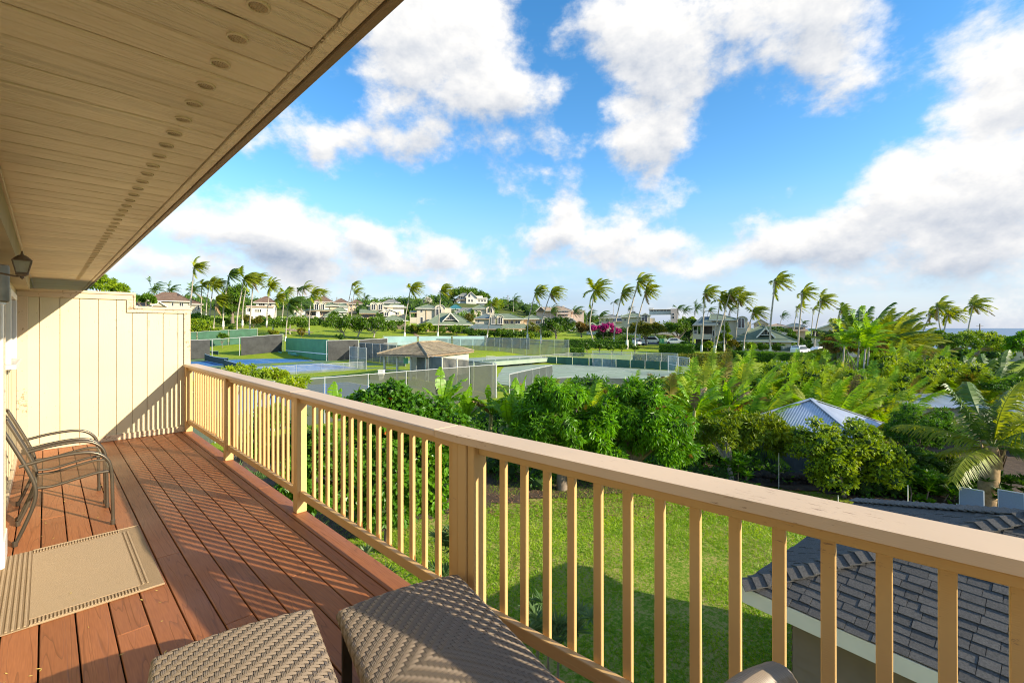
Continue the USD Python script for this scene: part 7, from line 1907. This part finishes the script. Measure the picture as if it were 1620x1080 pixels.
def banana(label, px, dep, h, n=8, lean=0.0):
    b = GR(px, dep)
    t = thing('banana_plant', label, 'banana plant', b, 0, 'banana plants along the garden edge')
    MB().tube(bez([b - [0, 0, .1], b + [0, 0, h * .3], b + RIGHT * lean * .5 + [0, 0, h * 0.67]], 4), np.linspace(.13, .07, 9), 8).build('stem', pm('banana_stem_' + str(int(px)), (0.30, 0.28, 0.10), .7, var=.3) if False else M_LBSTEM, t, world=True, smooth=60)
    top = b + RIGHT * lean * .5 + np.array([0, 0, h * .66])
    for k in range(n):
        az = k * 2.4 + pr.uniform(-.4, .4); el = math.radians(pr.uniform(38, 80))
        d = np.array([math.cos(az) * math.cos(el), math.sin(az) * math.cos(el), math.sin(el)]) + WIND * .15
        L = h * pr.uniform(0.34, 0.50); seg = 12
        p = top.copy(); d /= np.linalg.norm(d); w0 = L * 0.15; seg = 13; pts, dd = [p.copy()], [d.copy()]
        for s in range(seg):
            q = s / seg
            d = d + (np.array([0, 0, -1.15]) + WIND * .35) / seg * (0.35 + 1.2 * q); d /= np.linalg.norm(d); p = p + d * L / seg
            pts.append(p.copy()); dd.append(d.copy())
        mb = MB().tube(pts, np.linspace(.022, .006, seg + 1), 4, caps=False)
        for s in range(2, seg):
            wd = [w0 * max(0.06, math.sin(math.pi * min(1, (z / seg - .10) / .92)) ** .6) for z in (s, s + 1)]
            for sg in (-1, 1):
                side = np.cross(dd[s], [0, 0, 1.0]) * sg; side /= np.linalg.norm(side) + 1e-9
                hang = np.array([0, 0, -1.0]) * pr.uniform(.05, .75) + WIND * pr.uniform(-.1, .3) + dd[s] * .35
                o = (side + hang); o /= np.linalg.norm(o); up = np.array([0, 0, .10 * w0])
                a0, a1 = pts[s], pts[s] + (pts[s + 1] - pts[s]) * pr.uniform(.82, 1.02)
                mb.add([a0, a1, a1 + (o * .5 + side * .15) * wd[1] + up, a0 + (o * .5 + side * .15) * wd[0] + up, a1 + o * wd[1] * pr.uniform(.85, 1.1), a0 + o * wd[0] * pr.uniform(.9, 1.1)], [[0, 1, 2], [0, 2, 3], [3, 2, 4], [3, 4, 5]])
        mb.build('leaf', M_LBANANA if pr.random() > .05 else M_DEADFR, t, world=True)
    return t


M_LBSTEM = pm('banana_stem', (0.26, 0.25, 0.09), .7, var=.3, scale=5)
# the two mango trees
mg = dict(trunk=.16, kclump=44, crad=.26, droop=.75, squash=.9, low=-.75, wind=.1)
tree('mango_tree', 'dense bright green mango tree in front of the pale court, left of two', 'tree', 15.6, (890, 768), [(886, 655, 74, 50, 0, 1.5), (848, 672, 44, 36, -.2, 1.0)], 15000, .21, .062, M_LMANGO, flowers=(M_LCROT, 60, .2), **mg)
tree('mango_tree', 'dense bright green mango tree with drooping leaf tufts, right of two', 'tree', 15.9, (1010, 775), [(1003, 652, 62, 46, 0, 1.3), (1044, 686, 52, 56, -.2, 1.2), (962, 690, 44, 40, -.3, 1.0)], 19000, .21, .062, M_LMANGO, flowers=(M_LORANGE, 90, .18), **mg)
# hibiscus thicket and the climbing shrubs close to the deck
hb = dict(trunk=.07, kclump=34, crad=.28, droop=.35, low=-.9, wind=.1)
tree('hibiscus_bush', 'broad leaved hibiscus bush with orange flowers behind the far railing', 'shrub', 12.6, (636, 830), [(620, 668, 62, 62, 0, 1.2), (672, 690, 62, 66, .3, 1.2), (580, 648, 36, 32, .4, .8)], 13000, .15, .105, M_LHIB, flowers=(M_PETALO, 46, .13), **hb)
tree('hibiscus_bush', 'hibiscus bush filling the gap behind the middle balusters', 'shrub', 11.2, (612, 860), [(600, 770, 74, 70, 0, 1.1), (690, 760, 40, 60, .8, .9)], 9000, .14, .10, M_LHIB, flowers=(M_PETALO, 26, .12), **hb)
tree('hibiscus_bush', 'leafy bush seen through the balusters next to the second post', 'shrub', 10.4, (500, 860), [(500, 745, 52, 80, 0, 1.0), (440, 690, 34, 60, 1.2, .9)], 6500, .14, .10, M_LHIB, **hb)
tree('flowering_treetop', 'white flowering treetop rising above the railing by the partition', 'tree', 13.2, (400, 820), [(372, 588, 26, 11, 1.5, .8), (420, 596, 28, 12, .5, .8), (462, 606, 22, 10, 0, .7)], 2600, .12, .055, M_LYEL, trunk=.06, kclump=26, crad=.3, flowers=(M_PETAL, 160, .06), low=-.5, inner=False)
# bananas
for (lb, px, dp, hh, ln) in (('banana plant with broad torn leaves at the left, by the grey fence corner', 735, 17.5, 3.0, .2), ('banana plant with tall upright leaves in front of the fence gate', 775, 17.8, 3.1, .1), ('banana plant low and spreading between hibiscus and mango', 800, 16.4, 3.1, .2), ('banana plant right beside the left mango tree', 822, 17.4, 3.5, 0), ('banana plant in front of the grey shade cloth fence', 700, 18.5, 3.3, .1), ('small banana plant above the railing near the blue courts', 530, 17.0, 3.1, 0), ('banana plant with a few narrow leaves left of the orange hibiscus', 562, 17.5, 3.0, 0),
                             ('banana plant with leaves up against the pale court, left', 932, 20, 2.2, .1), ('banana plant with leaves up against the pale court, right', 975, 20, 2.1, .1), ('banana plant behind the right mango tree', 1040, 20.5, 2.5, .1), ('tall banana plant left of the plumeria, with hanging dry leaves', 1095, 19.5, 3.3, .2), ('banana plant between the plumeria and the feathery palms', 1150, 21, 3.4, .1)):
    banana(lb, px, dp, hh, 12, ln)
# the feathery grove
GROVE = [
    ('feathery palm at the left end of the grove, behind the mango trees', 905, 612, 22.5, 1.9), ('feathery palm over the left mango tree top', 855, 614, 21.5, 1.7), ('feathery palm in front of the pale court screen', 1015, 608, 24, 2.2), ('bright feathery palm right of the pale court gate', 1085, 601, 25, 2.8), ('feathery palm with upright leaves above the plumeria', 1110, 592, 24.5, 3.0),
    ('tall lime green feathery palm at the middle of the grove', 1165, 579, 26, 3.4), ('feathery palm left of the shed roof', 1190, 607, 24, 3.0), ('feathery palm just behind the shed peak', 1262, 607, 26, 3.2), ('bright feathery palm above the shed, blown right', 1235, 583, 30, 3.6), ('feathery palm left of the slender stems', 1302, 595, 29, 3.4),
    ('large bright feathery palm right of the slender stems', 1400, 590, 29, 3.4), ('feathery palm with golden leaves above the tin roof', 1452, 580, 32, 3.4), ('feathery palm in front of the green hipped roof, left', 1392, 560, 38, 3.6), ('feathery palm in front of the green hipped roof, right', 1440, 556, 39, 3.6), ('feathery palm below the big dome tree', 1490, 560, 40, 3.4),
    ('lime feathery palm behind the shed roof at its right', 1340, 612, 25, 2.8), ('low feathery palm beside the tin roof', 1408, 626, 24.5, 2.6), ('feathery palm between the slender stems and the gabled house', 1318, 577, 44, 4.0), ('feathery palm with long arching leaves in front of the hedge', 1270, 587, 40, 3.6), ('feathery palm behind the banana plants in mid grove', 1130, 600, 22.5, 2.6),
]
GROVE += [
    ('feathery palm behind the plumeria, low', 1185, 622, 21.5, 2.4), ('feathery palm between the two mango tops', 945, 618, 20.5, 1.8), ('feathery palm above the right mango tree', 1075, 612, 21.0, 2.4), ('lime feathery palm near the grove middle, farther back', 1200, 573, 33, 3.6), ('lime feathery palm in front of the clipped hedge', 1140, 573, 34, 3.4),
    ('lime feathery palm by the short beige fence', 1285, 579, 36, 3.6), ('bright feathery palm behind the slender stems', 1372, 575, 33, 3.6), ('bright feathery palm beneath the skyline palms', 1420, 566, 35, 3.6), ('feathery palm right of the shed peak, low', 1310, 606, 23.5, 2.6), ('golden green feathery palm right of the croton bushes', 1545, 590, 31, 2.8),
    ('feathery palm behind the tin roof, left end', 1430, 596, 30, 3.0), ('feathery palm behind the tin roof, right end', 1500, 585, 32, 3.0), ('lime feathery palm left of the pale court gate', 1100, 601, 27, 2.6), ('pale feathery palm in the middle of the right grove', 1350, 590, 28, 3.2),
]
for i, (lb, px, py, dp, hh) in enumerate(GROVE):
    feather_palm(lb, px, py, dp, hh, n=24, size=1.0 + 0.14 * (hh - 2.5), wind=0.45, lw=0.055, spread=84, pairs=40, mixed=True)
# slender stemmed palms standing over the grove
for (lb, px, y0, y1, dp) in (('slender stemmed palm in front of the gabled house, left of four', 1333, 640, 545, 33), ('slender stemmed palm with ringed grey stem, second of four', 1357, 640, 536, 32), ('slender stemmed palm leaning a little, third of four', 1366, 645, 552, 31), ('slender stemmed palm, right of four over the grove', 1373, 640, 530, 31.5)):
    b = P(px, y0 + 30, dp); b[2] = GR(px, dp)[2]; top = P(px + 3, y1, dp)
    t = thing('slender_palm', lb, 'palm', b, 0, 'slender palms over the garden grove')
    MB().tube(bez([b, (b + top) / 2 - RIGHT * .1, top], 6), 0.055, 6).build('stem', M_PALMT, t, world=True, smooth=60)
    for k in range(9):
        az = k * 2.4; el = math.radians(75 - 75 * k / 9)
        frond(top, [math.cos(az) * math.cos(el), math.sin(az) * math.cos(el), math.sin(el)], pr.uniform(1.5, 2.1), grav=.8, wind=.7, n=20, ll=.45, lw=.08, two=True).build('frond', M_LARECA, t, world=True)
# big palms rising over the right side
for (lb, px, py, dp, hh, mm) in (('big dark feathery palm rising over the grove against the sky, left of two', 1374, 489, 47, 4.6, M_LPALMD), ('big feathery palm rising over the grove against the sky, right of two', 1404, 496, 46, 4.2, M_LPALM), ('feathery palm low beside the big skyline palms', 1345, 506, 52, 3.8, M_LPALM), ('feathery palm right of the big skyline palms', 1430, 515, 50, 3.6, M_LPALM)):
    feather_palm(lb, px, py, dp, hh, n=26, m=mm, size=1.7, wind=0.8, name='skyline_palm', group='big palms over the grove against the sky', trunks=2, pairs=46, lw=.075, el0=85, spread=95)
for (lb, px, py, dp) in (('wind combed grey green palm at the right edge, top of the bank', 1600, 566, 36), ('wind combed grey green palm in front of the right cottage', 1560, 568, 38), ('wind combed palm at the left of the grey green bank', 1535, 572, 37), ('wind combed palm low in the grey green bank', 1580, 590, 34)):
    feather_palm(lb, px, py, dp, 3.4, n=24, m=M_LPALMD, size=1.5, wind=1.3, name='windblown_palm', group='grey green palms combed by the wind', trunks=2, pairs=42, el0=75, spread=70, lw=.06)
# shrubs of the right hand garden
tree('croton_bush', 'yellow orange croton bushes above the tin roof', 'shrub', 33, 1505, [(1490, 602, 34, 24), (1530, 608, 30, 22), (1465, 610, 18, 16)], 5200, .28, .10, M_LCROT, trunk=.1, kclump=26, crad=.3, low=-.6)
tree('yellow_bush', 'orange and yellow bush under the slender palms', 'shrub', 36, 1345, [(1335, 545, 26, 14), (1380, 552, 20, 12)], 2600, .28, .13, M_LORANGE, trunk=.1, kclump=22, low=-.5)
tree('brown_bush', 'brown green bush in front of the carport, left of the slender palms', 'shrub', 48, 1330, [(1326, 541, 22, 16)], 2000, .3, .16, M_LOLIVE, trunk=.15, kclump=22)
tree('dome_tree', 'big dome shaped flowering tree at the right, nearer of two', 'tree', 62, (1492, 566), [(1496, 546, 46, 20)], 6500, .30, .18, M_LMID, trunk=.3, kclump=60, crad=.22, low=-.25, flowers=(M_PETAL, 160, .18))
tree('dome_tree', 'big dome shaped tree at the right behind the lone sea palm', 'tree', 76, (1545, 560), [(1540, 540, 44, 18), (1575, 552, 22, 12)], 5200, .34, .2, M_LYEL, trunk=.3, kclump=50, crad=.22, low=-.25)
tree('round_hedge', 'long rounded clipped shrub bank at the right edge', 'shrub', 30, 1600, [(1575, 612, 26, 10, 0, 1.2), (1612, 608, 30, 12, 0, 1.3), (1650, 608, 30, 12, 0, 1.3)], 7000, .14, .09, M_HEDGE, trunk=0, kclump=70, crad=.24, low=-.2)
tree('vine_tree', 'bright rounded vine covered tree at the right edge near the sea', 'tree', 58, (1622, 560), [(1618, 545, 22, 20)], 2400, .3, .2, M_LMANGO, trunk=.15, kclump=26)
tree('grove_filler', 'tangle of bright green shrubs under the feathery palms', 'shrub', 27, 1180, [(1080, 640, 60, 34, 0, 2), (1130, 610, 70, 30, 3, 2), (1180, 630, 60, 34, 1, 2), (1240, 610, 60, 36, 2, 2)], 12000, .26, .09, M_LYEL, trunk=.06, kclump=34, crad=.3)
tree('grove_filler', 'tangle of bright shrubs between the shed and the tin roof', 'shrub', 28, 1350, [(1320, 615, 60, 30, 0, 2), (1380, 625, 60, 28, 0, 2), (1420, 590, 60, 30, 3, 2), (1500, 590, 60, 28, 4, 2), (1270, 600, 60, 30, 3, 2)], 13000, .26, .09, M_LYEL, trunk=.06, kclump=34, crad=.3)
tree('grove_filler', 'dark leafy shrubs below the grove at its left', 'shrub', 22.5, 960, [(940, 640, 60, 40, 0, 1.6), (1040, 640, 60, 36, 0, 1.6)], 6500, .22, .09, M_LHIB, trunk=.06, kclump=34, crad=.3)
# nearer shrubs round the shed and the lawn edge
plm = dict(trunk=.09, kclump=44, crad=.20, droop=.1, low=-.35, inner=False, bark=LOOKS['plumeria_bark'], fork=.25, nl=9, wind=.05)
tree('garden_plumeria', 'twisted plumeria with yellowing leaves left of the shed', 'tree', 17.0, (1158, 757), [(1150, 690, 46, 36, 0, 1.1), (1205, 682, 44, 30, .2, 1.0), (1238, 704, 30, 26, .2, .9)], 5600, .23, .085, M_LPLUM, flowers=(M_PETAL, 26, .1), **plm)
tree('lime_bush', 'yellow green rounded bush in front of the shed', 'shrub', 15.6, (1335, 775), [(1300, 712, 42, 46, 0, 1.0), (1350, 700, 42, 40, 0, 1.0), (1385, 730, 40, 44, -.2, 1.0), (1318, 745, 34, 30, -.4, .8)], 12500, .115, .065, M_LYEL, trunk=.07, kclump=40, crad=.26, low=-.85)
tree('fine_leaved_tree', 'fine leaved tree right of the shed roof in front of the tin roof', 'tree', 18.5, (1462, 760), [(1462, 668, 42, 26, 0, 1.2), (1440, 690, 30, 24, 0, .9), (1490, 690, 34, 28, 0, 1.0)], 8500, .13, .045, M_LHIB, trunk=.1, kclump=36, crad=.24, low=-.6)
tree('dark_garden_bush', 'dark bush under the fine leaved tree right of the lime bush', 'shrub', 16.6, (1440, 790), [(1430, 735, 46, 36, 0, 1.1), (1490, 745, 44, 34, 0, 1.1)], 6500, .17, .08, M_LDARK, trunk=.07, kclump=34, crad=.26)


def rosettes(name, label, dep, spots, m, L=.26, W=.10, per=16, cat='shrub'):
    """Broad leaved ground shrubs: whorls of paddle leaves."""
    b = P(*spots[0], dep)
    t = thing(name, label, cat, GR(spots[0][0], dep))
    mb = MB()
    for (px, py) in spots:
        for k in range(7):
            c = P(px, py, dep) + pr.normal(0, .22, 3) * [1, 1, .7]
            n = per; az = np.arange(n) * 2.4 + pr.uniform(0, 6); el = np.radians(pr.uniform(5, 65, n))
            d = np.stack([np.cos(az) * np.cos(el), np.sin(az) * np.cos(el), np.sin(el)], 1)
            v, f = leaf_quads(np.repeat(c[None], n, 0), d, np.array([0, 0, 1.0]) + d * .2, L * pr.uniform(.7, 1.2, n), W)
            mb.add(v, f)
    mb.build('leaves', m, t, world=True)
    st = MB()
    for (px, py) in spots:
        e = P(px, py, dep); g = GR(px, dep); st.tube([g, (g + e) / 2 + pr.normal(0, .05, 3), e], .02, 5)
    st.build('stem', M_BARK, t, world=True)


rosettes('broad_leaved_shrub', 'broad leaved beach shrub below the near coconut palm, left of the lounge chairs', 15.0, [(1440, 770), (1465, 756), (1492, 768), (1450, 790), (1480, 790), (1510, 776), (1520, 796)], M_LHIB)
rosettes('broad_leaved_shrub', 'broad leaved shrub between the lounge chairs and the right edge', 14.6, [(1580, 770), (1600, 758), (1620, 772), (1560, 782), (1640, 765)], M_LDARK)
rosettes('plumeria_sapling', 'small plumeria with a white flower at the foot of the twisted one', 16.0, [(1168, 735), (1180, 744)], M_LHIB)
rosettes('striped_dracaena', 'pale striped leafy plant below the corner posts of the railing', 9.0, [(722, 850), (735, 885), (712, 905)], leafm('striped_leaf', (0.10, 0.18, 0.05), (0.28, 0.34, 0.14), (0.45, 0.48, 0.28), trans=.3), .34, .045, 22)
rosettes('striped_dracaena', 'pale striped leafy plant in the shade right of the corner posts', 7.2, [(850, 985), (868, 1005), (882, 990)], LOOKS['striped_leaf'], .26, .045, 20)
rosettes('ground_plant', 'low fern like plants under the deck edge by the first post', 9.5, [(380, 770), (410, 800), (440, 835), (560, 890), (600, 925), (480, 865)], LOOKS['striped_leaf'], .3, .05, 20)


# low growth that fills the bed under and between the trees
ug = MB(); ugi = MB(); C, R = [], []
for k in range(420):
    la, de = pr.uniform(-3, 17), pr.uniform(15.6, 23)
    if 8.2 < la < 11.5 and de < 17.6: continue
    if de < 16.6 and la < 8 and pr.random() < .55: continue
    if abs(la - 13.2) < 2.6 and abs(de - 20.3) < 2.6: continue
    r = pr.uniform(.22, .55) * (1 + (de - 16) * .10); C.append(LD(la, de, float(hz(la, de)) + r * .6)); R.append(r)
C, R = np.array(C), np.array(R)
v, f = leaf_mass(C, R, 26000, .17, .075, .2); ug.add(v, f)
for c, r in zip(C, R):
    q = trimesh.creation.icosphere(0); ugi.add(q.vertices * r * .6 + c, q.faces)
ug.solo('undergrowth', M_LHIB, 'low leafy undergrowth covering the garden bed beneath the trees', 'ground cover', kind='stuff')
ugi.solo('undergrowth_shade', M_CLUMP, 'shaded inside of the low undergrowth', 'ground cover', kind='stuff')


def near_coconut():
    dep = 14.6
    b = P(1560, 775, dep); b[2] = GR(1560, dep)[2]; top = P(1571, 706, dep)
    t = thing('near_coconut_palm', 'young coconut palm with long wind swept fronds at the right of the garden', 'palm tree', b)
    MB().tube(bez([b - [0, 0, .2], b + (top - b) * .3, b + (top - b) * .6, top], 5), np.r_[.21, .21, .22, .22, .23, .24, .25, .25, .24, .24, .23, .22, .21, .20, .17, .12], 10).build('trunk', M_DEADFR, t, world=True, smooth=60)
    sh = MB()
    for k in range(16):
        az = k * 2.4; z = pr.uniform(-.55, -.05)
        o = np.array([math.cos(az), math.sin(az), 0]); s = np.cross(o, [0, 0, 1.0])
        c = top + [0, 0, z] + o * .2
        sh.add([c - s * .13 - [0, 0, .2], c + s * .13 - [0, 0, .2], c + o * .10 + s * .05 + [0, 0, .22], c + o * .10 - s * .05 + [0, 0, .22]], [[0, 1, 2], [0, 2, 3]])
    sh.build('leaf_sheath', M_DEADFR, t, world=True)
    for k in range(17):
        az = k * 2.4 + .5; el = math.radians(80 - 92 * (k / 17))
        d = np.array([math.cos(az) * math.cos(el), math.sin(az) * math.cos(el), math.sin(el)]) + WIND * .25
        frond(top + [0, 0, -.05], d, pr.uniform(2.2, 2.9), grav=.75, wind=.55, n=64, ll=.62, lw=.045, droop=.85, seg=11, two=True, start=.14).build('frond', M_LPALM if k % 3 else M_LPALMD, t, world=True)
near_coconut()

# two grey sling lounge chairs behind the shingled roof
M_SLING = pm('grey_sling_fabric', (0.15, 0.18, 0.21), .7, var=.06, scale=30)
def lounge(label, px, dep):
    b = GR(px, dep)
    t = thing('garden_lounge_chair', label, 'lounge chair', b, -45.4 - 44, 'grey lounge chairs in the garden')
    MB().slab([[-.24, -.02, .30], [.24, -.02, .30], [.24, .16, .80], [-.24, .16, .80]], [0, -.014, .005]).build('backrest', M_SLING, t)
    MB().slab([[-.30, -1.25, .34], [.30, -1.25, .34], [.30, -.03, .35], [-.30, -.03, .35]], [0, 0, .012]).build('seat', M_SLING, t)
    for s in (-1, 1):
        MB().tube([[s * .31, -1.3, .34], [s * .31, 0, .35]], .016, 6).build('side_rail', M_GALV, t); MB().tube([[s * .25, -.02, .30], [s * .25, .175, .82]], .016, 6).build('back_rail', M_GALV, t)
        for y in (-1.15, -.1): MB().tube([[s * .31, y, 0], [s * .31, y, .345]], .016, 6).build('leg', M_GALV, t)
    MB().tube([[-.25, .175, .82], [.25, .175, .82]], .016, 6).build('top_rail', M_GALV, t)
lounge('grey sling lounge chair behind the shingled roof ridge, left of two', 1537, 13.4)
lounge('grey sling lounge chair behind the shingled roof ridge, at the right edge', 1600, 13.1)
# garden stakes, stones
for (lb, px, y0, y1, dp) in (('thin pale garden stake by the plumeria', 1232, 716, 757, 16.6), ('thin pale garden stake in the soil by the lime bush', 1326, 783, 800, 14.6), ('pale garden stake right of the lime bush', 1436, 767, 798, 14.4), ('thin stake in front of the dark soil at the left of the plumeria', 1098, 712, 730, 18)):
    g = GR(px, dp); tp = P(px, y0, dp)
    MB().tube([[*tp[:2], g[2] - .1], tp], .014, 6).solo('garden_stake', M_WHITE, lb, 'stake')
M_STONE = pm('lava_stone', (0.055, 0.047, 0.042), .9, var=.4, scale=9, bump=.8, bscale=20, bdist=.05)
st = thing('stone_edging', 'low dark lava stone edging between the lawn and the shed', 'stone wall', GR(1230, 17.4))
for k in range(42):
    px = 1195 + k * 2.6 + pr.uniform(-1, 1); q = trimesh.creation.icosphere(1); r = pr.uniform(.10, .2)
    c = GR(px, 17.5 + pr.uniform(-.15, .15)) + [0, 0, r * .5 + (.22 if k % 2 else 0)]
    MB().add(q.vertices * r * [1.1, 1, .75] * pr.uniform(.82, 1.15, (len(q.vertices), 1)) + c, q.faces).build('stone', M_STONE, st, world=True, smooth=45)
# leaf litter and grass blades
lit = MB(); n = 2600
lat = pr.uniform(-2, 12, n); dpp = pr.uniform(13.2, 16.5, n)
p = np.stack([CYW * lat + SY * dpp, -SY * lat + CYW * dpp, hz(lat, dpp) + .05], 1)
v, f = leaf_quads(p, rand_dirs(n) * [1, 1, .15], np.array([0, 0, 1.0]) + rand_dirs(n) * .3, .09, .05)
lit.add(v, f); lit.solo('leaf_litter', pm('dead_leaf', (0.22, 0.12, 0.06), .9, var=.4, scale=12), 'dry brown leaves littering the edge of the lawn', 'leaves', kind='stuff')
gb = MB(); n = 150000
x = pr.uniform(3.0, 15.5, n); y = pr.uniform(-3.0, 14.0, n)
lat = CYW * x - SY * y; dpp = SY * x + CYW * y
keep = (dpp > 4.5) & (dpp < 17.5) & (lat < 10.5) & (meshkit.noise(np.stack([x * .9, y * .9, 0 * x], -1), 9) + .25 * pr.uniform(0, 1, n) > .38)
x, y, lat, dpp = x[keep], y[keep], lat[keep], dpp[keep]; n = len(x)
p = np.stack([x, y, hz(lat, dpp) + .02], 1)
d = rand_dirs(n) * [1, 1, .4] + [0, 0, .8]; d /= np.linalg.norm(d, axis=1, keepdims=True)
s = np.cross(d, rand_dirs(n)); s /= np.linalg.norm(s, axis=1, keepdims=True) + 1e-6
L = pr.uniform(.04, .12, (n, 1))
v = np.stack([p - s * .008, p + s * .008, p + d * L], 1).reshape(-1, 3); f = np.arange(n * 3).reshape(-1, 3)
gb.add(v, f); gb.solo('grass', leafm('grass_blade', (0.07, 0.15, 0.010), (0.135, 0.23, 0.014), (0.26, 0.27, 0.05), trans=.35, big=.8), 'short uneven grass growing on the garden lawn', 'grass', kind='stuff')

# ------------------------------------------------------------------ parked cars and street furniture by the far houses
M_TYRE = pm('tyre_rubber', (0.02, 0.02, 0.02), .8); M_CHROME = pm('headlamp_glass', (0.65, 0.66, 0.68), .2)
def car(label, px, py, dep, yaw, col, kind='saloon', name='parked_car'):
    M_B = LOOKS.get('car_' + col[0]) or mat('car_' + col[0], {'p': ('principled_bsdf', {'base_color': col[1], 'roughness': .25, 'coat_weight': .6, 'specular_ior_level': .5})}, [])
    b = P(px, py, dep)
    t = thing(name, label, 'car' if kind != 'truck' else 'truck', b, -45.4 + yaw)
    prof = {'saloon': [(-2.2, .35), (-2.25, .75), (-1.6, .92), (-.95, 1.38), (.55, 1.42), (1.35, .98), (2.1, .85), (2.25, .6), (2.2, .32)],
            'suv': [(-2.2, .4), (-2.25, .95), (-2.1, 1.65), (.5, 1.72), (1.15, 1.12), (2.1, 1.02), (2.28, .7), (2.2, .4)],
            'truck': [(-2.6, .5), (-2.6, 1.05), (-.5, 1.05), (-.45, 1.75), (.8, 1.78), (1.35, 1.15), (2.4, 1.08), (2.55, .75), (2.5, .45)]}[kind]
    zb = max(z for _, z in prof); w = .86
    def ring(yy, k, dz=0): return [[x, yy, (z if z < 1.0 else 1.0 + (z - 1.0) * k)] for x, z in prof]
    L = [ring(-w, 1), ring(-w * .98, 1), ring(w * .98, 1), ring(w, 1)]
    for r in (L[0], L[3]):
        for q in r:
            if q[2] > 1.05: q[1] *= .86
    for r in (L[1], L[2]):
        for q in r:
            if q[2] > 1.05: q[1] *= .84; q[2] += .03
    mb = MB(); mb.slab(L[1], [0, 0, 0]); N = len(prof)
    V = np.array(L); mb = MB()
    mb.grid(np.concatenate([V, V[:, :1]], 1)); mb.poly(V[0]); mb.poly(V[3][::-1])
    mb.build('body', M_B, t)
    top = [q for q in prof if q[1] > 1.05]
    for s in (-1, 1):
        pts = [[x * .9 + .02, s * (w * .875 if z > 1.2 else w * .93), 1.0 + (z - 1.0) * .82] for x, z in top]
        if len(pts) >= 2:
            lo = [[p_[0] + (.25 if i == len(pts) - 1 else -.2 if i == 0 else 0), s * w * .985, 1.0] for i, p_ in enumerate(pts)]
            MB().slab([lo[0]] + pts + [lo[-1]], [0, s * .02, 0]).build('side_window', M_GLASSDARK, t)
        for x in (-1.35, 1.4):
            m = MB(); m.lathe([(.0, -.1), (.33, -.1), (.34, 0), (.33, .1), (.0, .1)], 14); v_, f_ = m.arrays(); v_ = np.stack([v_[:, 0] + x, v_[:, 2] + s * .8, v_[:, 1] + .33], 1)
            MB().add(v_, f_).build('wheel', M_TYRE, t)
    f0, f1 = top[-1], [q for q in prof if q[0] > top[-1][0]][0]
    MB().slab([[f1[0] - .05, -w * .82, f1[1] + .05], [f1[0] - .05, w * .82, f1[1] + .05], [f0[0] + .05, w * .72, f0[1] - .06], [f0[0] + .05, -w * .72, f0[1] - .06]], [.05, 0, .04]).build('windscreen', M_GLASSDARK, t)
    r0 = top[0]; MB().slab([[r0[0] - (.35 if kind == 'saloon' else .04), -w * .75, max(.98, r0[1] - .42)], [r0[0] - (.35 if kind == 'saloon' else .04), w * .75, max(.98, r0[1] - .42)], [r0[0] + .02, w * .68, r0[1] - .05], [r0[0] + .02, -w * .68, r0[1] - .05]], [-.04, 0, .03]).build('rear_window', M_GLASSDARK, t)
    for s in (-1, 1):
        MB().cbox(2.14, 2.26, s * .62 - .16, s * .62 + .16, .62, .76, .02).build('headlight', M_CHROME, t)
car('white open backed truck beside the golden tree trunk', 1006, 547, 104, 20, ('white', (.78, .78, .76)), 'truck', 'parked_truck')
car('silver white hatchback parked right of the golden tree trunk', 1033, 543.5, 108, -25, ('silver', (.62, .64, .67)), 'suv')
car('white low car behind the hedge block', 1067, 544.5, 106, -15, ('white', (.78, .78, .76)), 'saloon')
car('silver grey car with open tailgate side by the straight palm', 1266, 560, 90, 35, ('silver', (.62, .64, .67)), 'suv')
car('white car under the gabled house balcony', 1297, 559, 92, 15, ('white', (.78, .78, .76)), 'saloon')
tb = thing('utility_cabinet', 'green and cream utility cabinets beside the hatchback', 'cabinet', P(1050, 543, 101), -45.4)
MB().cbox(-.9, -.02, -.4, .4, 0, 1.0, .03).build('cabinet', M_PRACT, tb); MB().cbox(0, .6, -.4, .4, 0, 1.05, .03).build('cabinet', M_CPALE, tb); MB().cbox(-.8, -.1, -.43, -.402, .15, .85, .01).build('door', M_PRACT, tb)
db = thing('waste_container', 'turquoise grey waste container in front of the garage wing', 'dumpster', P(1242, 556, 91), -45.4)
MB().slab([[-.85, -.5, .12], [.85, -.5, .12], [1.0, -.55, 1.05], [-1.0, -.55, 1.05]], [0, 1.05, 0]).build('tub', M_RBLUE, db); MB().cbox(-1.03, 1.03, -.6, .55, 1.052, 1.12, .02).build('lid', M_RBLUE, db)
for k in range(4): MB().cbox(-.8 + k * .52, -.74 + k * .52, -.585, -.54, .2, 1.0, .01).build('rib', M_RBLUE, db)
for (lb, px, y0, y1, dp) in (('dark utility pole on the right skyline beside the lone sea palm', 1550, 545, 512, 120), ('thin dark mast on the hill skyline above the low condominium', 803.5, 485, 467, 260), ('thin mast above the cream tower house', 1001.5, 505, 484, 180)):
    a, b2 = P(px, y0, dp), P(px, y1, dp)
    MB().tube([a, b2], .12 if dp < 200 else .18, 6).beam(b2 - RIGHT * .9 - [0, 0, .5], b2 + RIGHT * .9 - [0, 0, .5], .1, .1).solo('utility_pole', M_BARK, lb, 'pole')
